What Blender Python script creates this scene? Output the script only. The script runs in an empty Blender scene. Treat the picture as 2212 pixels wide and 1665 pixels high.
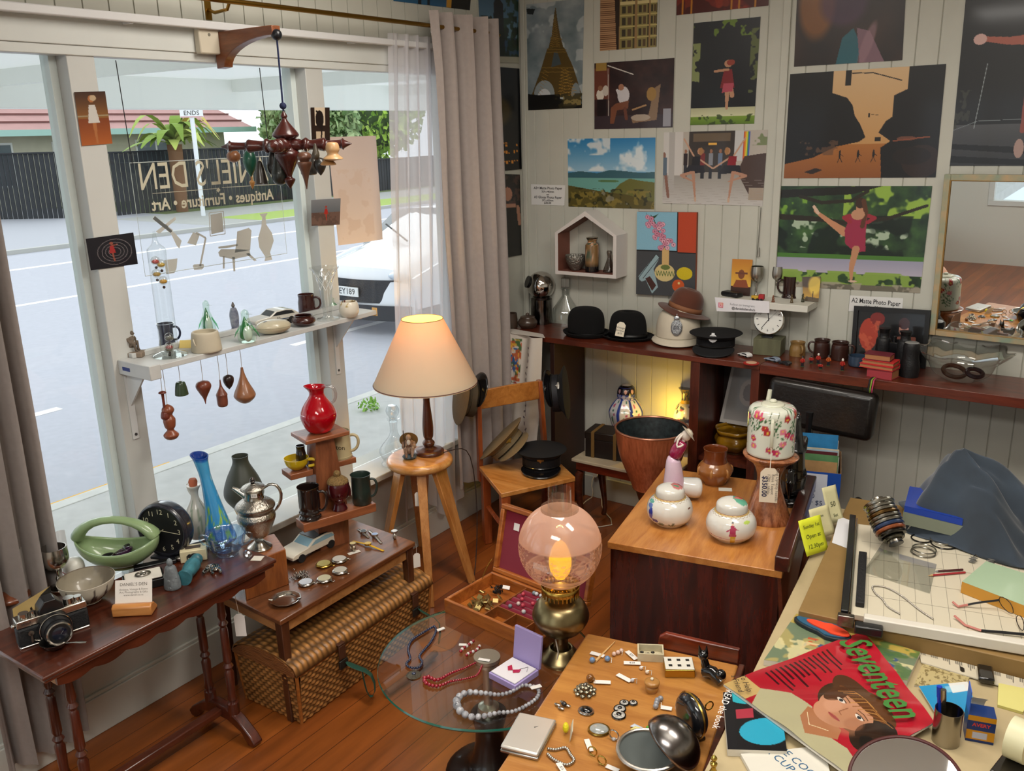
import bpy,math,random
import numpy as np
from mathutils import Vector,Matrix,Euler
PI=math.pi
random.seed(7)
SC=bpy.context.scene
COL=SC.collection
# ---------------------------------------------------------------- camera
CAM=Vector((3.30,-4.89,2.40));FPX=1920.0
AX=Matrix(((0.8231892452435489,0.5672839227842571,-0.0234183147528083),(0.13848604312485782,-0.24061665806298818,-0.9606899810668473),(-0.5506188176724226,0.7875865506806883,-0.2766339509386354)))
RT,DN,FW=Vector(AX[0]),Vector(AX[1]),Vector(AX[2])
cd=bpy.data.cameras.new('camera');co=bpy.data.objects.new('camera',cd);COL.objects.link(co)
mw=Matrix((RT,-DN,-FW)).transposed().to_4x4();mw.translation=CAM;co.matrix_world=mw
cd.sensor_fit='HORIZONTAL';cd.sensor_width=36;cd.lens=FPX/2212*36;cd.clip_start=.05;cd.clip_end=200
SC.camera=co
def ray(x,y):return RT*(x-1106)+DN*(y-832.5)+FW*FPX
def PZ(x,y,z=0.):
    d=ray(x,y);return CAM+d*((z-CAM.z)/d.z)
def PX(x,y,X=0.):
    d=ray(x,y);return CAM+d*((X-CAM.x)/d.x)
def PY(x,y,Y=0.):
    d=ray(x,y);return CAM+d*((Y-CAM.y)/d.y)
def pix(v):
    q=Vector(v)-CAM;w=q.dot(FW);return 1106+FPX*q.dot(RT)/w,832.5+FPX*q.dot(DN)/w
def mpp(v):return(Vector(v)-CAM).dot(FW)/FPX
def hz(v,row):
    lo,hi=-1.,5.
    for _ in range(40):
        m=(lo+hi)/2
        if pix((v[0],v[1],m))[1]>row:lo=m
        else:hi=m
    return lo-v[2]
# ---------------------------------------------------------------- materials
def lin(c):
    if isinstance(c,str):
        c=tuple(int(c[i:i+2],16)/255 for i in(0,2,4))
    return tuple((x/12.92 if x<=.04045 else((x+.055)/1.055)**2.4)for x in c[:3])
MC={}
def nt(name):
    m=bpy.data.materials.new(name);m.use_nodes=True
    return m,m.node_tree.nodes,m.node_tree.links,m.node_tree.nodes['Principled BSDF']
def M(c,r=.5,metal=0,tr=0,em=0,n=0,ns=20,bump=0,coat=0,vc=False,ior=1.45,alpha=1,sss=0,sheen=0,c2=None,stretch=None):
    key=(c,r,metal,tr,em,n,ns,bump,coat,vc,ior,alpha,sss,sheen,c2,stretch)
    if key in MC:return MC[key]
    m,N,L,b=nt('surface');MC[key]=m
    col=lin(c)+(1,)
    b.inputs['Base Color'].default_value=col
    b.inputs['Roughness'].default_value=r;b.inputs['Metallic'].default_value=metal
    b.inputs['Transmission Weight'].default_value=tr;b.inputs['IOR'].default_value=ior
    b.inputs['Alpha'].default_value=alpha
    if coat:b.inputs['Coat Weight'].default_value=coat;b.inputs['Coat Roughness'].default_value=.08
    if sheen:b.inputs['Sheen Weight'].default_value=sheen
    if em:b.inputs['Emission Color'].default_value=col;b.inputs['Emission Strength'].default_value=em
    src=None
    if vc:
        a=N.new('ShaderNodeAttribute');a.attribute_name='Col';src=a.outputs['Color'];L.new(src,b.inputs['Base Color'])
    if n or bump or c2:
        tc=N.new('ShaderNodeTexCoord');mp=N.new('ShaderNodeMapping');L.new(tc.outputs['Object'],mp.inputs['Vector'])
        if stretch:mp.inputs['Scale'].default_value=stretch
        no=N.new('ShaderNodeTexNoise');no.inputs['Scale'].default_value=ns;no.inputs['Detail'].default_value=5
        L.new(mp.outputs[0],no.inputs['Vector'])
        if n or c2:
            mr=N.new('ShaderNodeMapRange');mr.inputs[1].default_value=.3;mr.inputs[2].default_value=.7
            L.new(no.outputs['Fac'],mr.inputs[0])
            mx=N.new('ShaderNodeMix');mx.data_type='RGBA'
            if c2:
                mx.inputs[6].default_value=col;mx.inputs[7].default_value=lin(c2)+(1,)
            else:
                if src:L.new(src,mx.inputs[6])
                mx.blend_type='MULTIPLY' if src else 'MIX'
                if not src:mx.inputs[6].default_value=col
                k=1-n
                mx.inputs[7].default_value=(k,k,k,1)if src else(col[0]*k,col[1]*k,col[2]*k,1)
            L.new(mr.outputs[0],mx.inputs[0]);L.new(mx.outputs[2],b.inputs['Base Color'])
        if bump:
            bp=N.new('ShaderNodeBump');bp.inputs['Strength'].default_value=bump;bp.inputs['Distance'].default_value=.01
            L.new(no.outputs['Fac'],bp.inputs['Height']);L.new(bp.outputs[0],b.inputs['Normal'])
    return m
def wood(c1,c2,r=.35,axis='x',scale=3.,coat=.3,rings=8.):
    key=('wood',c1,c2,r,axis,scale,coat,rings)
    if key in MC:return MC[key]
    m,N,L,b=nt('wood');MC[key]=m
    tc=N.new('ShaderNodeTexCoord');mp=N.new('ShaderNodeMapping');L.new(tc.outputs['Object'],mp.inputs['Vector'])
    s={'x':(.12,1,1),'y':(1,.12,1),'z':(1,1,.12)}[axis]
    mp.inputs['Scale'].default_value=tuple(v*scale for v in s)
    no=N.new('ShaderNodeTexNoise');no.inputs['Scale'].default_value=rings;no.inputs['Detail'].default_value=6;no.inputs['Distortion'].default_value=.8
    L.new(mp.outputs[0],no.inputs['Vector'])
    n2=N.new('ShaderNodeTexNoise');n2.inputs['Scale'].default_value=rings*8;n2.inputs['Detail'].default_value=3
    L.new(mp.outputs[0],n2.inputs['Vector'])
    ad=N.new('ShaderNodeMath');ad.operation='MULTIPLY_ADD';ad.inputs[1].default_value=.35
    L.new(n2.outputs['Fac'],ad.inputs[0]);L.new(no.outputs['Fac'],ad.inputs[2])
    cr=N.new('ShaderNodeValToRGB');cr.color_ramp.elements[0].position=.5;cr.color_ramp.elements[1].position=.85
    cr.color_ramp.elements[0].color=lin(c1)+(1,);cr.color_ramp.elements[1].color=lin(c2)+(1,)
    L.new(ad.outputs[0],cr.inputs[0]);L.new(cr.outputs[0],b.inputs['Base Color'])
    b.inputs['Roughness'].default_value=r;b.inputs['Coat Weight'].default_value=coat;b.inputs['Coat Roughness'].default_value=.15
    return m
def glass_thin(tint=(1,1,1),gl=.10):
    key=('thin',tint,gl)
    if key in MC:return MC[key]
    m,N,L,b=nt('thin_glass');MC[key]=m;N.remove(b)
    t=N.new('ShaderNodeBsdfTransparent');t.inputs[0].default_value=tint+(1,)
    g=N.new('ShaderNodeBsdfGlossy');g.inputs['Roughness'].default_value=.02
    fr=N.new('ShaderNodeLayerWeight');fr.inputs[0].default_value=.5
    pw=N.new('ShaderNodeMath');pw.operation='POWER';pw.inputs[1].default_value=3.5;L.new(fr.outputs['Facing'],pw.inputs[0])
    ml=N.new('ShaderNodeMath');ml.operation='MULTIPLY_ADD';ml.inputs[1].default_value=.8;ml.inputs[2].default_value=gl*.5
    L.new(pw.outputs[0],ml.inputs[0])
    mx=N.new('ShaderNodeMixShader');L.new(ml.outputs[0],mx.inputs[0]);L.new(t.outputs[0],mx.inputs[1]);L.new(g.outputs[0],mx.inputs[2])
    L.new(mx.outputs[0],N['Material Output'].inputs[0])
    return m
def sheer(c,a=.4,trl=.5):
    key=('sheer',c,a,trl)
    if key in MC:return MC[key]
    m,N,L,b=nt('sheer');MC[key]=m;N.remove(b)
    t=N.new('ShaderNodeBsdfTransparent');d=N.new('ShaderNodeBsdfDiffuse');d.inputs[0].default_value=lin(c)+(1,)
    tl=N.new('ShaderNodeBsdfTranslucent');tl.inputs[0].default_value=lin(c)+(1,)
    m1=N.new('ShaderNodeMixShader');m1.inputs[0].default_value=trl;L.new(d.outputs[0],m1.inputs[1]);L.new(tl.outputs[0],m1.inputs[2])
    m2=N.new('ShaderNodeMixShader');m2.inputs[0].default_value=1-a;L.new(m1.outputs[0],m2.inputs[1]);L.new(t.outputs[0],m2.inputs[2])
    L.new(m2.outputs[0],N['Material Output'].inputs[0])
    return m
VC=lambda r=.5,coat=0,n=0,ns=30,metal=0:M('ffffff',r=r,coat=coat,vc=True,n=n,ns=ns,metal=metal)
# ---------------------------------------------------------------- mesh builder
def frame(d,up=(0,0,1)):
    d=Vector(d).normalized();u=Vector(up)
    if abs(d.dot(u))>.98:u=Vector((1,0,0))
    s=d.cross(u).normalized();return s,s.cross(d).normalized(),d
def TR(loc=(0,0,0),rot=(0,0,0),s=1.):
    s=(s,s,s)if isinstance(s,(int,float))else s
    return Matrix.LocRotScale(Vector(loc),Euler(rot),Vector(s))
class MB:
    def __init__(s,x=None):s.v=[];s.f=[];s.c=[];s.x=x
    def add(s,vs,fs,cs=None):
        b=len(s.v)
        s.v+=[tuple(s.x@Vector(v))if s.x else tuple(v)for v in vs];s.f+=[tuple(b+i for i in f)for f in fs]
        if cs is not None:
            s.c+=[(0.8,.8,.8)]*(b-len(s.c));s.c+=list(cs)
        return s
    def box(s,x0,x1,y0,y1,z0,z1,x=None):
        vs=[(a,b,c)for a in(x0,x1)for b in(y0,y1)for c in(z0,z1)]
        if x:vs=[x@Vector(v)for v in vs]
        return s.add(vs,[(0,1,3,2),(4,6,7,5),(0,4,5,1),(2,3,7,6),(0,2,6,4),(1,5,7,3)])
    def cb(s,c,d,rot=(0,0,0)):
        return s.box(-d[0]/2,d[0]/2,-d[1]/2,d[1]/2,-d[2]/2,d[2]/2,TR(c,rot))
    def lathe(s,pr,seg=32,c=(0,0,0),x=None,cap=True,col=None,sq=None):
        vs=[];fs=[];cs=[];n=len(pr)
        for j,(r,z)in enumerate(pr):
            for i in range(seg):
                a=2*PI*i/seg;k=(1.0)if sq is None else sq(a,j/(n-1))
                vs.append(Vector((c[0]+r*k*math.cos(a),c[1]+r*k*math.sin(a),c[2]+z)))
                if col:cs.append(col(a,j/(n-1)))
        for j in range(n-1):
            for i in range(seg):
                k=(i+1)%seg;fs.append((j*seg+i,j*seg+k,(j+1)*seg+k,(j+1)*seg+i))
        if cap:
            if pr[0][0]>1e-4:fs.append(tuple(range(seg))[::-1])
            if pr[-1][0]>1e-4:fs.append(tuple(range((n-1)*seg,n*seg)))
        if x:vs=[x@v for v in vs]
        return s.add(vs,fs,cs if col else None)
    def cyl(s,a,b,r0,r1=None,seg=16,cap=True):
        return s.tube([a,b],[r0,r0 if r1 is None else r1],seg,cap=cap)
    def tube(s,pts,r,seg=8,closed=False,cap=True,flat=1.):
        pts=[Vector(p)for p in pts];n=len(pts);R=r if isinstance(r,(list,tuple))else[r]*n
        vs=[];fs=[];S=None
        for i,p in enumerate(pts):
            a=pts[i-1]if(i or closed)else p;b=pts[(i+1)%n]if(i<n-1 or closed)else p
            d=(b-a).normalized()if(b-a).length>1e-9 else Vector((0,0,1))
            if S is None:S,U,_=frame(d)
            else:
                S=(S-d*S.dot(d));S=S.normalized()if S.length>1e-6 else frame(d)[0]
            U=S.cross(d)
            for k in range(seg):
                t=2*PI*k/seg;vs.append(p+(S*math.cos(t)+U*math.sin(t)*flat)*R[i])
        for i in range(n if closed else n-1):
            j=(i+1)%n
            for k in range(seg):
                q=(k+1)%seg;fs.append((i*seg+k,i*seg+q,j*seg+q,j*seg+k))
        if cap and not closed:fs+=[tuple(range(seg))[::-1],tuple(range((n-1)*seg,n*seg))]
        return s.add(vs,fs)
    def sph(s,c,r,seg=16,rings=10,x=None):
        r=(r,r,r)if isinstance(r,(int,float))else r
        pr=[(math.sin(PI*j/rings),-math.cos(PI*j/rings))for j in range(rings+1)]
        m=TR(c,(0,0,0),r)
        return s.lathe([(max(a,1e-5),b)for a,b in pr],seg,x=(x@m)if x else m,cap=False)
    def prism(s,poly,z0,z1,x=None):
        n=len(poly);vs=[(p[0],p[1],z0)for p in poly]+[(p[0],p[1],z1)for p in poly]
        if x:vs=[x@Vector(v)for v in vs]
        return s.add(vs,[tuple(range(n))[::-1],tuple(range(n,2*n))]+[(i,(i+1)%n,n+(i+1)%n,n+i)for i in range(n)])
    def surf(s,fn,nu,nv,cu=False,col=None):
        vs=[];cs=[]
        for j in range(nv+1):
            for i in range(nu if cu else nu+1):
                u,v=i/nu,j/nv;vs.append(fn(u,v))
                if col:cs.append(col(u,v))
        w=nu if cu else nu+1
        fs=[(j*w+i,j*w+(i+1)%w,(j+1)*w+(i+1)%w,(j+1)*w+i)for j in range(nv)for i in range(nu)]
        return s.add(vs,fs,cs if col else None)
def mesh(name,mb,mat,parent=None,smooth=40,bev=0,sub=0,solid=0,loc=None,rot=None,seg=2):
    me=bpy.data.meshes.new(name);me.from_pydata(mb.v,[],mb.f);me.validate()
    if mb.c:
        cs=mb.c+[(.8,.8,.8)]*(len(mb.v)-len(mb.c))
        at=me.color_attributes.new('Col','FLOAT_COLOR','POINT')
        at.data.foreach_set('color',np.array([tuple(c)+(1,)for c in cs],dtype=np.float32).ravel())
    me.materials.append(mat)
    if smooth:me.shade_smooth();me.set_sharp_from_angle(angle=math.radians(smooth))
    o=bpy.data.objects.new(name,me);COL.objects.link(o)
    if parent is not None:o.parent=parent
    if loc is not None:o.location=loc
    if rot is not None:o.rotation_euler=rot
    if solid:md=o.modifiers.new('s','SOLIDIFY');md.thickness=solid;md.offset=0
    if bev:md=o.modifiers.new('b','BEVEL');md.width=bev;md.segments=seg;md.limit_method='ANGLE'
    if sub:md=o.modifiers.new('d','SUBSURF');md.levels=sub;md.render_levels=sub
    return o
def tag(o,label,cat,group=None):
    o['label']=label;o['category']=cat
    if group:o['group']=group
    return o
def T(name,label,cat,loc=(0,0,0),rz=0,group=None,rot=None):
    o=bpy.data.objects.new(name,None);COL.objects.link(o);o.location=loc;o.rotation_euler=rot or(0,0,rz)
    o.empty_display_size=.05
    return tag(o,label,cat,group)
def ST(name,mb,mat,parent=None,**k):
    o=mesh(name,mb,mat,parent,**k)
    if parent is None:o['kind']='structure'
    return o
def dup(root,loc,rz=None,label=None,rot=None,scale=None):
    r=root.copy();COL.objects.link(r);r.location=loc
    if rz is not None:r.rotation_euler=(0,0,rz)
    if rot is not None:r.rotation_euler=rot
    if scale is not None:r.scale=scale if not isinstance(scale,(int,float))else(scale,)*3
    if label:r['label']=label
    for ch in list(root.children):
        c=ch.copy();COL.objects.link(c);c.parent=r
        for g in list(ch.children):
            d=g.copy();COL.objects.link(d);d.parent=c
    return r
def text(body,size,mat,parent,loc,rot=(0,0,0),name='lettering',align='CENTER',sx=1.,sp=1.,mtx=None,bold=0):
    cu=bpy.data.curves.new(name,'FONT');cu.body=body;cu.size=size;cu.align_x=align;cu.align_y='CENTER'
    cu.space_character=sp;cu.resolution_u=2;cu.offset=bold
    tmp=bpy.data.objects.new(name,cu);me=bpy.data.meshes.new_from_object(tmp);bpy.data.objects.remove(tmp)
    me.materials.clear();me.materials.append(mat);o=bpy.data.objects.new(name,me);COL.objects.link(o)
    if parent is not None:o.parent=parent
    if mtx is not None:o.matrix_local=mtx
    else:o.location=loc;o.rotation_euler=rot;o.scale=(sx,1,1)
    return o
def planem(org,xd,yd):
    xd=Vector(xd).normalized();n=xd.cross(Vector(yd)).normalized();y=n.cross(xd)
    m=Matrix((xd,y,n)).transposed().to_4x4();m.translation=Vector(org);return m
# ---------------------------------------------------------------- canvases (vertex-colour pictures)
class Can:
    def __init__(s,w,h,c='ffffff'):
        s.w,s.h=w,h;s.a=np.ones((h,w,3))*np.array(s.k(c));v,u=np.mgrid[0:h,0:w];s.u=(u+.5)/w;s.v=(v+.5)/h;s.rg=np.random.RandomState(w*7+h)
    def k(s,c):return[int(c[i:i+2],16)/255 for i in(0,2,4)]if isinstance(c,str)else list(c)
    def put(s,m,c,al=1.):
        m=(m.astype(float)*al)[...,None];s.a=s.a*(1-m)+np.array(s.k(c))*m;return s
    def rect(s,u0,v0,u1,v1,c,al=1.):return s.put((s.u>=u0)&(s.u<u1)&(s.v>=v0)&(s.v<v1),c,al)
    def grad(s,v0,v1,c0,c1,u0=0,u1=1):
        t=np.clip((s.v-v0)/(v1-v0),0,1)[...,None];g=np.array(s.k(c0))*(1-t)+np.array(s.k(c1))*t
        m=((s.v>=v0)&(s.v<v1)&(s.u>=u0)&(s.u<u1))[...,None];s.a=np.where(m,g,s.a);return s
    def ell(s,u,v,ru,rv,c,al=1.,rot=0,soft=0):
        du,dv=s.u-u,s.v-v;asp=s.h/s.w;x=du;y=dv*asp
        xr=x*math.cos(rot)+y*math.sin(rot);yr=-x*math.sin(rot)+y*math.cos(rot)
        d=(xr/ru)**2+(yr/(rv*asp))**2
        return s.put(np.clip((1+soft-d)/(soft+1e-9),0,1)if soft else d<1,c,al)
    def poly(s,P,c,al=1.):
        m=np.zeros((s.h,s.w),bool);n=len(P)
        for i in range(n):
            (x0,y0),(x1,y1)=P[i],P[(i+1)%n]
            if y0==y1:continue
            t=(s.v-y0)/(y1-y0);m^=((s.v>=min(y0,y1))&(s.v<max(y0,y1))&(s.u<x0+t*(x1-x0)))
        return s.put(m,c,al)
    def line(s,P,w,c,al=1.):
        asp=s.h/s.w;m=np.zeros((s.h,s.w),bool)
        ws=w if isinstance(w,(list,tuple))else[w]*len(P)
        for i in range(len(P)-1):
            (x0,y0),(x1,y1)=P[i],P[i+1];dx,dy=x1-x0,(y1-y0)*asp;q=dx*dx+dy*dy+1e-12
            t=np.clip(((s.u-x0)*dx+(s.v-y0)*asp*dy)/q,0,1)
            d=np.hypot(s.u-x0-t*dx,(s.v-y0)*asp-t*dy);m|=d<(ws[i]+(ws[i+1]-ws[i])*t)/2
        return s.put(m,c,al)
    def nz(s,n,seed=0,oct=3):
        r=np.random.RandomState(seed);out=np.zeros((s.h,s.w));amp=1;tot=0
        for o in range(oct):
            gw=max(2,int(n*2**o))+2;gh=max(2,int(n*2**o*s.h/s.w))+2;g=r.rand(gh,gw)
            x=s.u*(gw-1.001);y=s.v*(gh-1.001);xi=x.astype(int);yi=y.astype(int);fx=x-xi;fy=y-yi
            fx=fx*fx*(3-2*fx);fy=fy*fy*(3-2*fy)
            out+=amp*(g[yi,xi]*(1-fx)*(1-fy)+g[yi,xi+1]*fx*(1-fy)+g[yi+1,xi]*(1-fx)*fy+g[yi+1,xi+1]*fx*fy);tot+=amp;amp*=.55
        return out/tot
    def spk(s,n,th,c,al=1.,seed=0,u0=0,v0=0,u1=1,v1=1,oct=3):
        g=s.nz(n,seed,oct);m=np.clip((g-th)/.05,0,1)*((s.u>=u0)&(s.u<u1)&(s.v>=v0)&(s.v<v1));return s.put(m,c,al)
    def lin(s):
        a=np.clip(s.a,0,1);return np.where(a<=.04045,a/12.92,((a+.055)/1.055)**2.4)
    def at(s):
        L=s.lin()
        def f(u,v):return tuple(L[min(s.h-1,max(0,int(v*s.h))),min(s.w-1,max(0,int(u*s.w)))])
        return f
def sheet(name,can,q,mat,parent=None,bulge=0,nrm=None,fold=None):
    TL,TRr,BR,BL=[Vector(p)for p in q];w,h=can.w,can.h
    u=np.linspace(0,1,w)[None,:,None];v=np.linspace(0,1,h)[:,None,None]
    A=[np.array(p)for p in(TL,TRr,BR,BL)]
    pts=(A[0]*(1-u)+A[1]*u)*(1-v)+(A[3]*(1-u)+A[2]*u)*v
    if bulge or fold:
        n=np.array(nrm or(TRr-TL).cross(BL-TL).normalized()*-1)
        d=bulge*(4*u*(1-u))*np.ones_like(v)if bulge else 0
        if fold:d=d+fold(u[...,0]*np.ones_like(v[...,0]),v[...,0]*np.ones_like(u[...,0]))[...,None]
        pts=pts+n*d
    me=bpy.data.meshes.new(name);idx=np.arange(w*h).reshape(h,w)
    F=np.stack([idx[:-1,:-1],idx[1:,:-1],idx[1:,1:],idx[:-1,1:]],-1).reshape(-1,4);nf=len(F)
    me.vertices.add(w*h);me.vertices.foreach_set('co',pts.astype(np.float32).ravel())
    me.loops.add(nf*4);me.loops.foreach_set('vertex_index',F.astype(np.int32).ravel())
    me.polygons.add(nf);me.polygons.foreach_set('loop_start',np.arange(0,nf*4,4,dtype=np.int32));me.update(calc_edges=True)
    at=me.color_attributes.new('Col','FLOAT_COLOR','POINT')
    cc=np.ones((h,w,4),np.float32);cc[...,:3]=can.lin();at.data.foreach_set('color',cc.ravel())
    me.shade_smooth();me.materials.append(mat);o=bpy.data.objects.new(name,me);COL.objects.link(o)
    if parent is not None:o.parent=parent
    return o
def site(x,y,z,top=None):
    p=PZ(x,y,z)+Vector((0,0,.0006));return(p,mpp(p))if top is None else(p,mpp(p),hz(p,top))
def az2(x0,y0,x1,y1,z):
    d=PZ(x1,y1,z)-PZ(x0,y0,z);return math.atan2(d.y,d.x)
def prof(pts,n=6):
    """smooth a profile with Catmull-Rom"""
    out=[];P=[pts[0]]+list(pts)+[pts[-1]]
    for i in range(1,len(P)-2):
        for k in range(n):
            t=k/n;a,b,c,d=P[i-1],P[i],P[i+1],P[i+2]
            out.append(tuple(.5*(2*b[j]+(c[j]-a[j])*t+(2*a[j]-5*b[j]+4*c[j]-d[j])*t*t+(3*b[j]-a[j]-3*c[j]+d[j])*t**3)for j in(0,1)))
    out.append(tuple(pts[-1]));return[(max(r,1e-4),z)for r,z in out]
def arc(c,r,a0,a1,n=16,pl='xz',ry=None):
    ry=ry or r;o=[]
    for i in range(n+1):
        a=a0+(a1-a0)*i/n;p,q=r*math.cos(a),ry*math.sin(a)
        o.append({'xz':(c[0]+p,c[1],c[2]+q),'xy':(c[0]+p,c[1]+q,c[2]),'yz':(c[0],c[1]+p,c[2]+q)}[pl])
    return o
def vessel(t,name,pr,mat,seg=36,sc=1.,th=.0025,**k):
    """open vessel from an outer profile (r,z) with an inner wall"""
    o=[(r*sc,z*sc)for r,z in pr];i=[(max(r-th,1e-4),max(z,o[0][1]+th))for r,z in o[::-1]]
    return mesh(name,MB().lathe([(1e-4,o[0][1])]+o+i+[(1e-4,o[0][1]+th)],seg,cap=False,**k),mat,t)
def pricetag(t,p,w=.03,h=.05,rz=0,tilt=0,txt=None,strl=.04,label=None):
    """white card tag with string, hung at p (local)"""
    x=TR(p,(tilt,0,rz))
    a=mesh('price_tag',MB(x).prism([(-w/2,-h),(w/2,-h),(w/2,-.01),(w/4,0),(-w/4,0),(-w/2,-.01)],0,.0008,TR((0,0,-strl),(PI/2,0,0))),M('e8e2d8',.8),t,smooth=0)
    mesh('tag_string',MB(x).tube([(0,0,-strl-.004),(.002,0,-strl/2),(0,0,0)],.0007,5),M('ddd8cc',.9),a)
    if txt:text(txt,h*.16,M('3a3a48',.8),a,(0,0,0),mtx=x@TR((0,-.0012,-strl-h*.55),(PI/2,PI/2,0)))
    return a
W_PINE=wood('c98a4b','a9652c',.4);W_OAK=wood('b98550','9a683a',.4)
W_DARK=wood('5a2a18','33150c',.3,coat=.5);W_RED=wood('7a2c14','43120a',.3,axis='x',coat=.5)
# ================================================================ ROOM
WALLC=M('c6c6bb',.6,n=.06,ns=6)
def grooves(mb_fn,name,width_axis):
    pass
RX,RY,RH=5.6,-7.0,3.4
def vwall(name,x0,x1,z0,z1,y=0.,pitch=.105):
    # tongue-and-groove boards: shallow V grooves, real relief; faces -y
    vs=[];fs=[];n=int((x1-x0)/pitch);pr=[]
    x=x0
    while x<x1-1e-6:
        e=min(x+pitch,x1)
        pr+=[(x,y-.000),(x+.0035,y-.006),(e-.0035,y-.006)];x=e
    pr.append((x1,y))
    m=MB()
    for i in range(len(pr)-1):
        (a,b),(c,d)=pr[i],pr[i+1];m.add([(a,b,z0),(c,d,z0),(c,d,z1),(a,b,z1)],[(0,1,2,3)])
    m.box(x0,x1,y,y+.08,z0,z1)
    return m
ST('wall_back',vwall('b',-.1,RX,0,RH),WALLC,smooth=0)
PY0=-.006
# vertical battens over the board joins on the photo wall
for i,(xa,xb)in enumerate(((1.66,1.70),(0.02,.05))):
    ST('trim_%d'%(i+1),MB().box(xa,xb,-.022,-.0065,1.14,RH),WALLC,bev=.003)
# window wall (x = 0 plane), glass between posts
WW=M('c2c4bd',.55,n=.05,ns=5);WFR=M('d3d6d2',.4,n=.04,ns=8)
SILL,HEAD=.58,2.735
for i,(y0,y1,z0,z1)in enumerate(((RY,0,0,SILL),(RY,0,2.83,RH),(-.62,0,SILL,2.83))):
    mb=MB().box(-.12,0,y0,y1,z0,z1)
    if i==1:
        y=-6.9
        while y<0:mb.box(-.001,.006,y,y+.1,z0+.001,z1);y+=.106
    ST('wall_left' if i==0 else 'wall_left.%03d'%i,mb,WW if i==0 else WALLC,smooth=0)
fr=ST('window_1',MB().box(-.12,.015,RY,-.62,HEAD,2.83).box(-.06,.008,RY,-.62,HEAD-.035,HEAD).box(-.12,.03,RY,-.62,SILL-.035,SILL+.002),WFR,bev=.003)
for(y0,y1)in((-2.965,-2.855),(-1.80,-1.692),(-.70,-.62),(-4.3,-4.19)):
    ST('window_post',MB().box(-.14,.0,y0,y1,SILL,HEAD),M('c9cac6',.45,n=.04,ns=6),fr,bev=.003)
    ST('window_stop',MB().box(-.13,-.07,y0-.03,y0,SILL,HEAD).box(-.13,-.07,y1,y1+.03,SILL,HEAD),M('d9e4e2',.4),fr,bev=.002)
for i,(y0,y1)in enumerate(((RY,-4.3),(-4.19,-2.965),(-2.855,-1.80),(-1.692,-.70))):
    ST('pane',MB().box(-.104,-.098,y0,y1,SILL+.02,HEAD-.03),glass_thin((.985,1,.99),.06),fr,smooth=0)
ST('window_sill',MB().box(-.24,.075,RY,-.62,SILL-.03,SILL+.004),WFR,fr,bev=.004)
ST('baseboard_left',MB().box(0,.022,RY,0,0,.17).box(0,.014,RY,0,.17,.185),M('cfd0c8',.45,n=.05,ns=5),bev=.003)
ST('baseboard_back',MB().box(.022,RX,-.026,-.0065,0,.15),WALLC,bev=.003)
# floor boards
def floor_mat():
    m,N,L,b=nt('floorboards')
    tc=N.new('ShaderNodeTexCoord');mp=N.new('ShaderNodeMapping');mp.inputs['Rotation'].default_value=(0,0,PI/2);L.new(tc.outputs['Object'],mp.inputs['Vector'])
    br=N.new('ShaderNodeTexBrick');br.inputs['Scale'].default_value=1;br.inputs['Brick Width'].default_value=4.;br.inputs['Row Height'].default_value=.13
    br.inputs['Mortar Size'].default_value=.0015;br.inputs['Color1'].default_value=lin('95511f')+(1,);br.inputs['Color2'].default_value=lin('743814')+(1,);br.inputs['Mortar'].default_value=lin('3a1a0c')+(1,)
    L.new(mp.outputs[0],br.inputs['Vector'])
    no=N.new('ShaderNodeTexNoise');no.inputs['Scale'].default_value=5;no.inputs['Detail'].default_value=6
    m2=N.new('ShaderNodeMapping');m2.inputs['Scale'].default_value=(3,.35,1);L.new(tc.outputs['Object'],m2.inputs[0]);L.new(m2.outputs[0],no.inputs['Vector'])
    mr=N.new('ShaderNodeMapRange');mr.inputs[1].default_value=.35;mr.inputs[2].default_value=.65;mr.inputs[3].default_value=.72;mr.inputs[4].default_value=1.15;L.new(no.outputs['Fac'],mr.inputs[0])
    mx=N.new('ShaderNodeMix');mx.data_type='RGBA';mx.blend_type='MULTIPLY';mx.inputs[0].default_value=1;L.new(br.outputs[0],mx.inputs[6]);L.new(mr.outputs[0],mx.inputs[7])
    L.new(mx.outputs[2],b.inputs['Base Color']);b.inputs['Roughness'].default_value=.32;b.inputs['Coat Weight'].default_value=.25;b.inputs['Coat Roughness'].default_value=.2
    bp=N.new('ShaderNodeBump');bp.inputs['Strength'].default_value=.3;bp.inputs['Distance'].default_value=.004;L.new(br.outputs['Fac'],bp.inputs['Height']);bp.invert=True;L.new(bp.outputs[0],b.inputs['Normal'])
    return m
ST('floor',MB().box(-.1,RX,RY,0,-.05,0),floor_mat(),smooth=0)
ST('ceiling',MB().box(-.1,RX,RY,.08,RH,RH+.06),M('dcdcd4',.7),smooth=0)
ST('wall_right',MB().box(RX,RX+.1,RY,.08,0,RH),M('cfcfc6',.6),smooth=0)
# wall behind the camera with a shop window (seen only in the mirror)
ww=MB()
for(x0,x1,z0,z1)in((-.1,1.0,0,RH),(2.6,RX,0,RH),(1.0,2.6,0,.7),(1.0,2.6,2.7,RH)):ww.box(x0,x1,RY-.1,RY,z0,z1)
ST('wall_front',ww,M('cfcfc6',.6),smooth=0)
f2=ST('window_2',MB().box(1.,2.6,RY-.08,RY+.01,.7,.76).box(1.,2.6,RY-.08,RY+.01,2.64,2.7).box(1.,1.06,RY-.08,RY+.01,.76,2.64).box(2.54,2.6,RY-.08,RY+.01,.76,2.64).box(1.75,1.82,RY-.07,RY,.76,2.64),WFR,bev=.003)
ST('pane',MB().box(1.06,2.54,RY-.05,RY-.045,.76,2.64),glass_thin((.985,1,.99),.06),f2,smooth=0)
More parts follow.
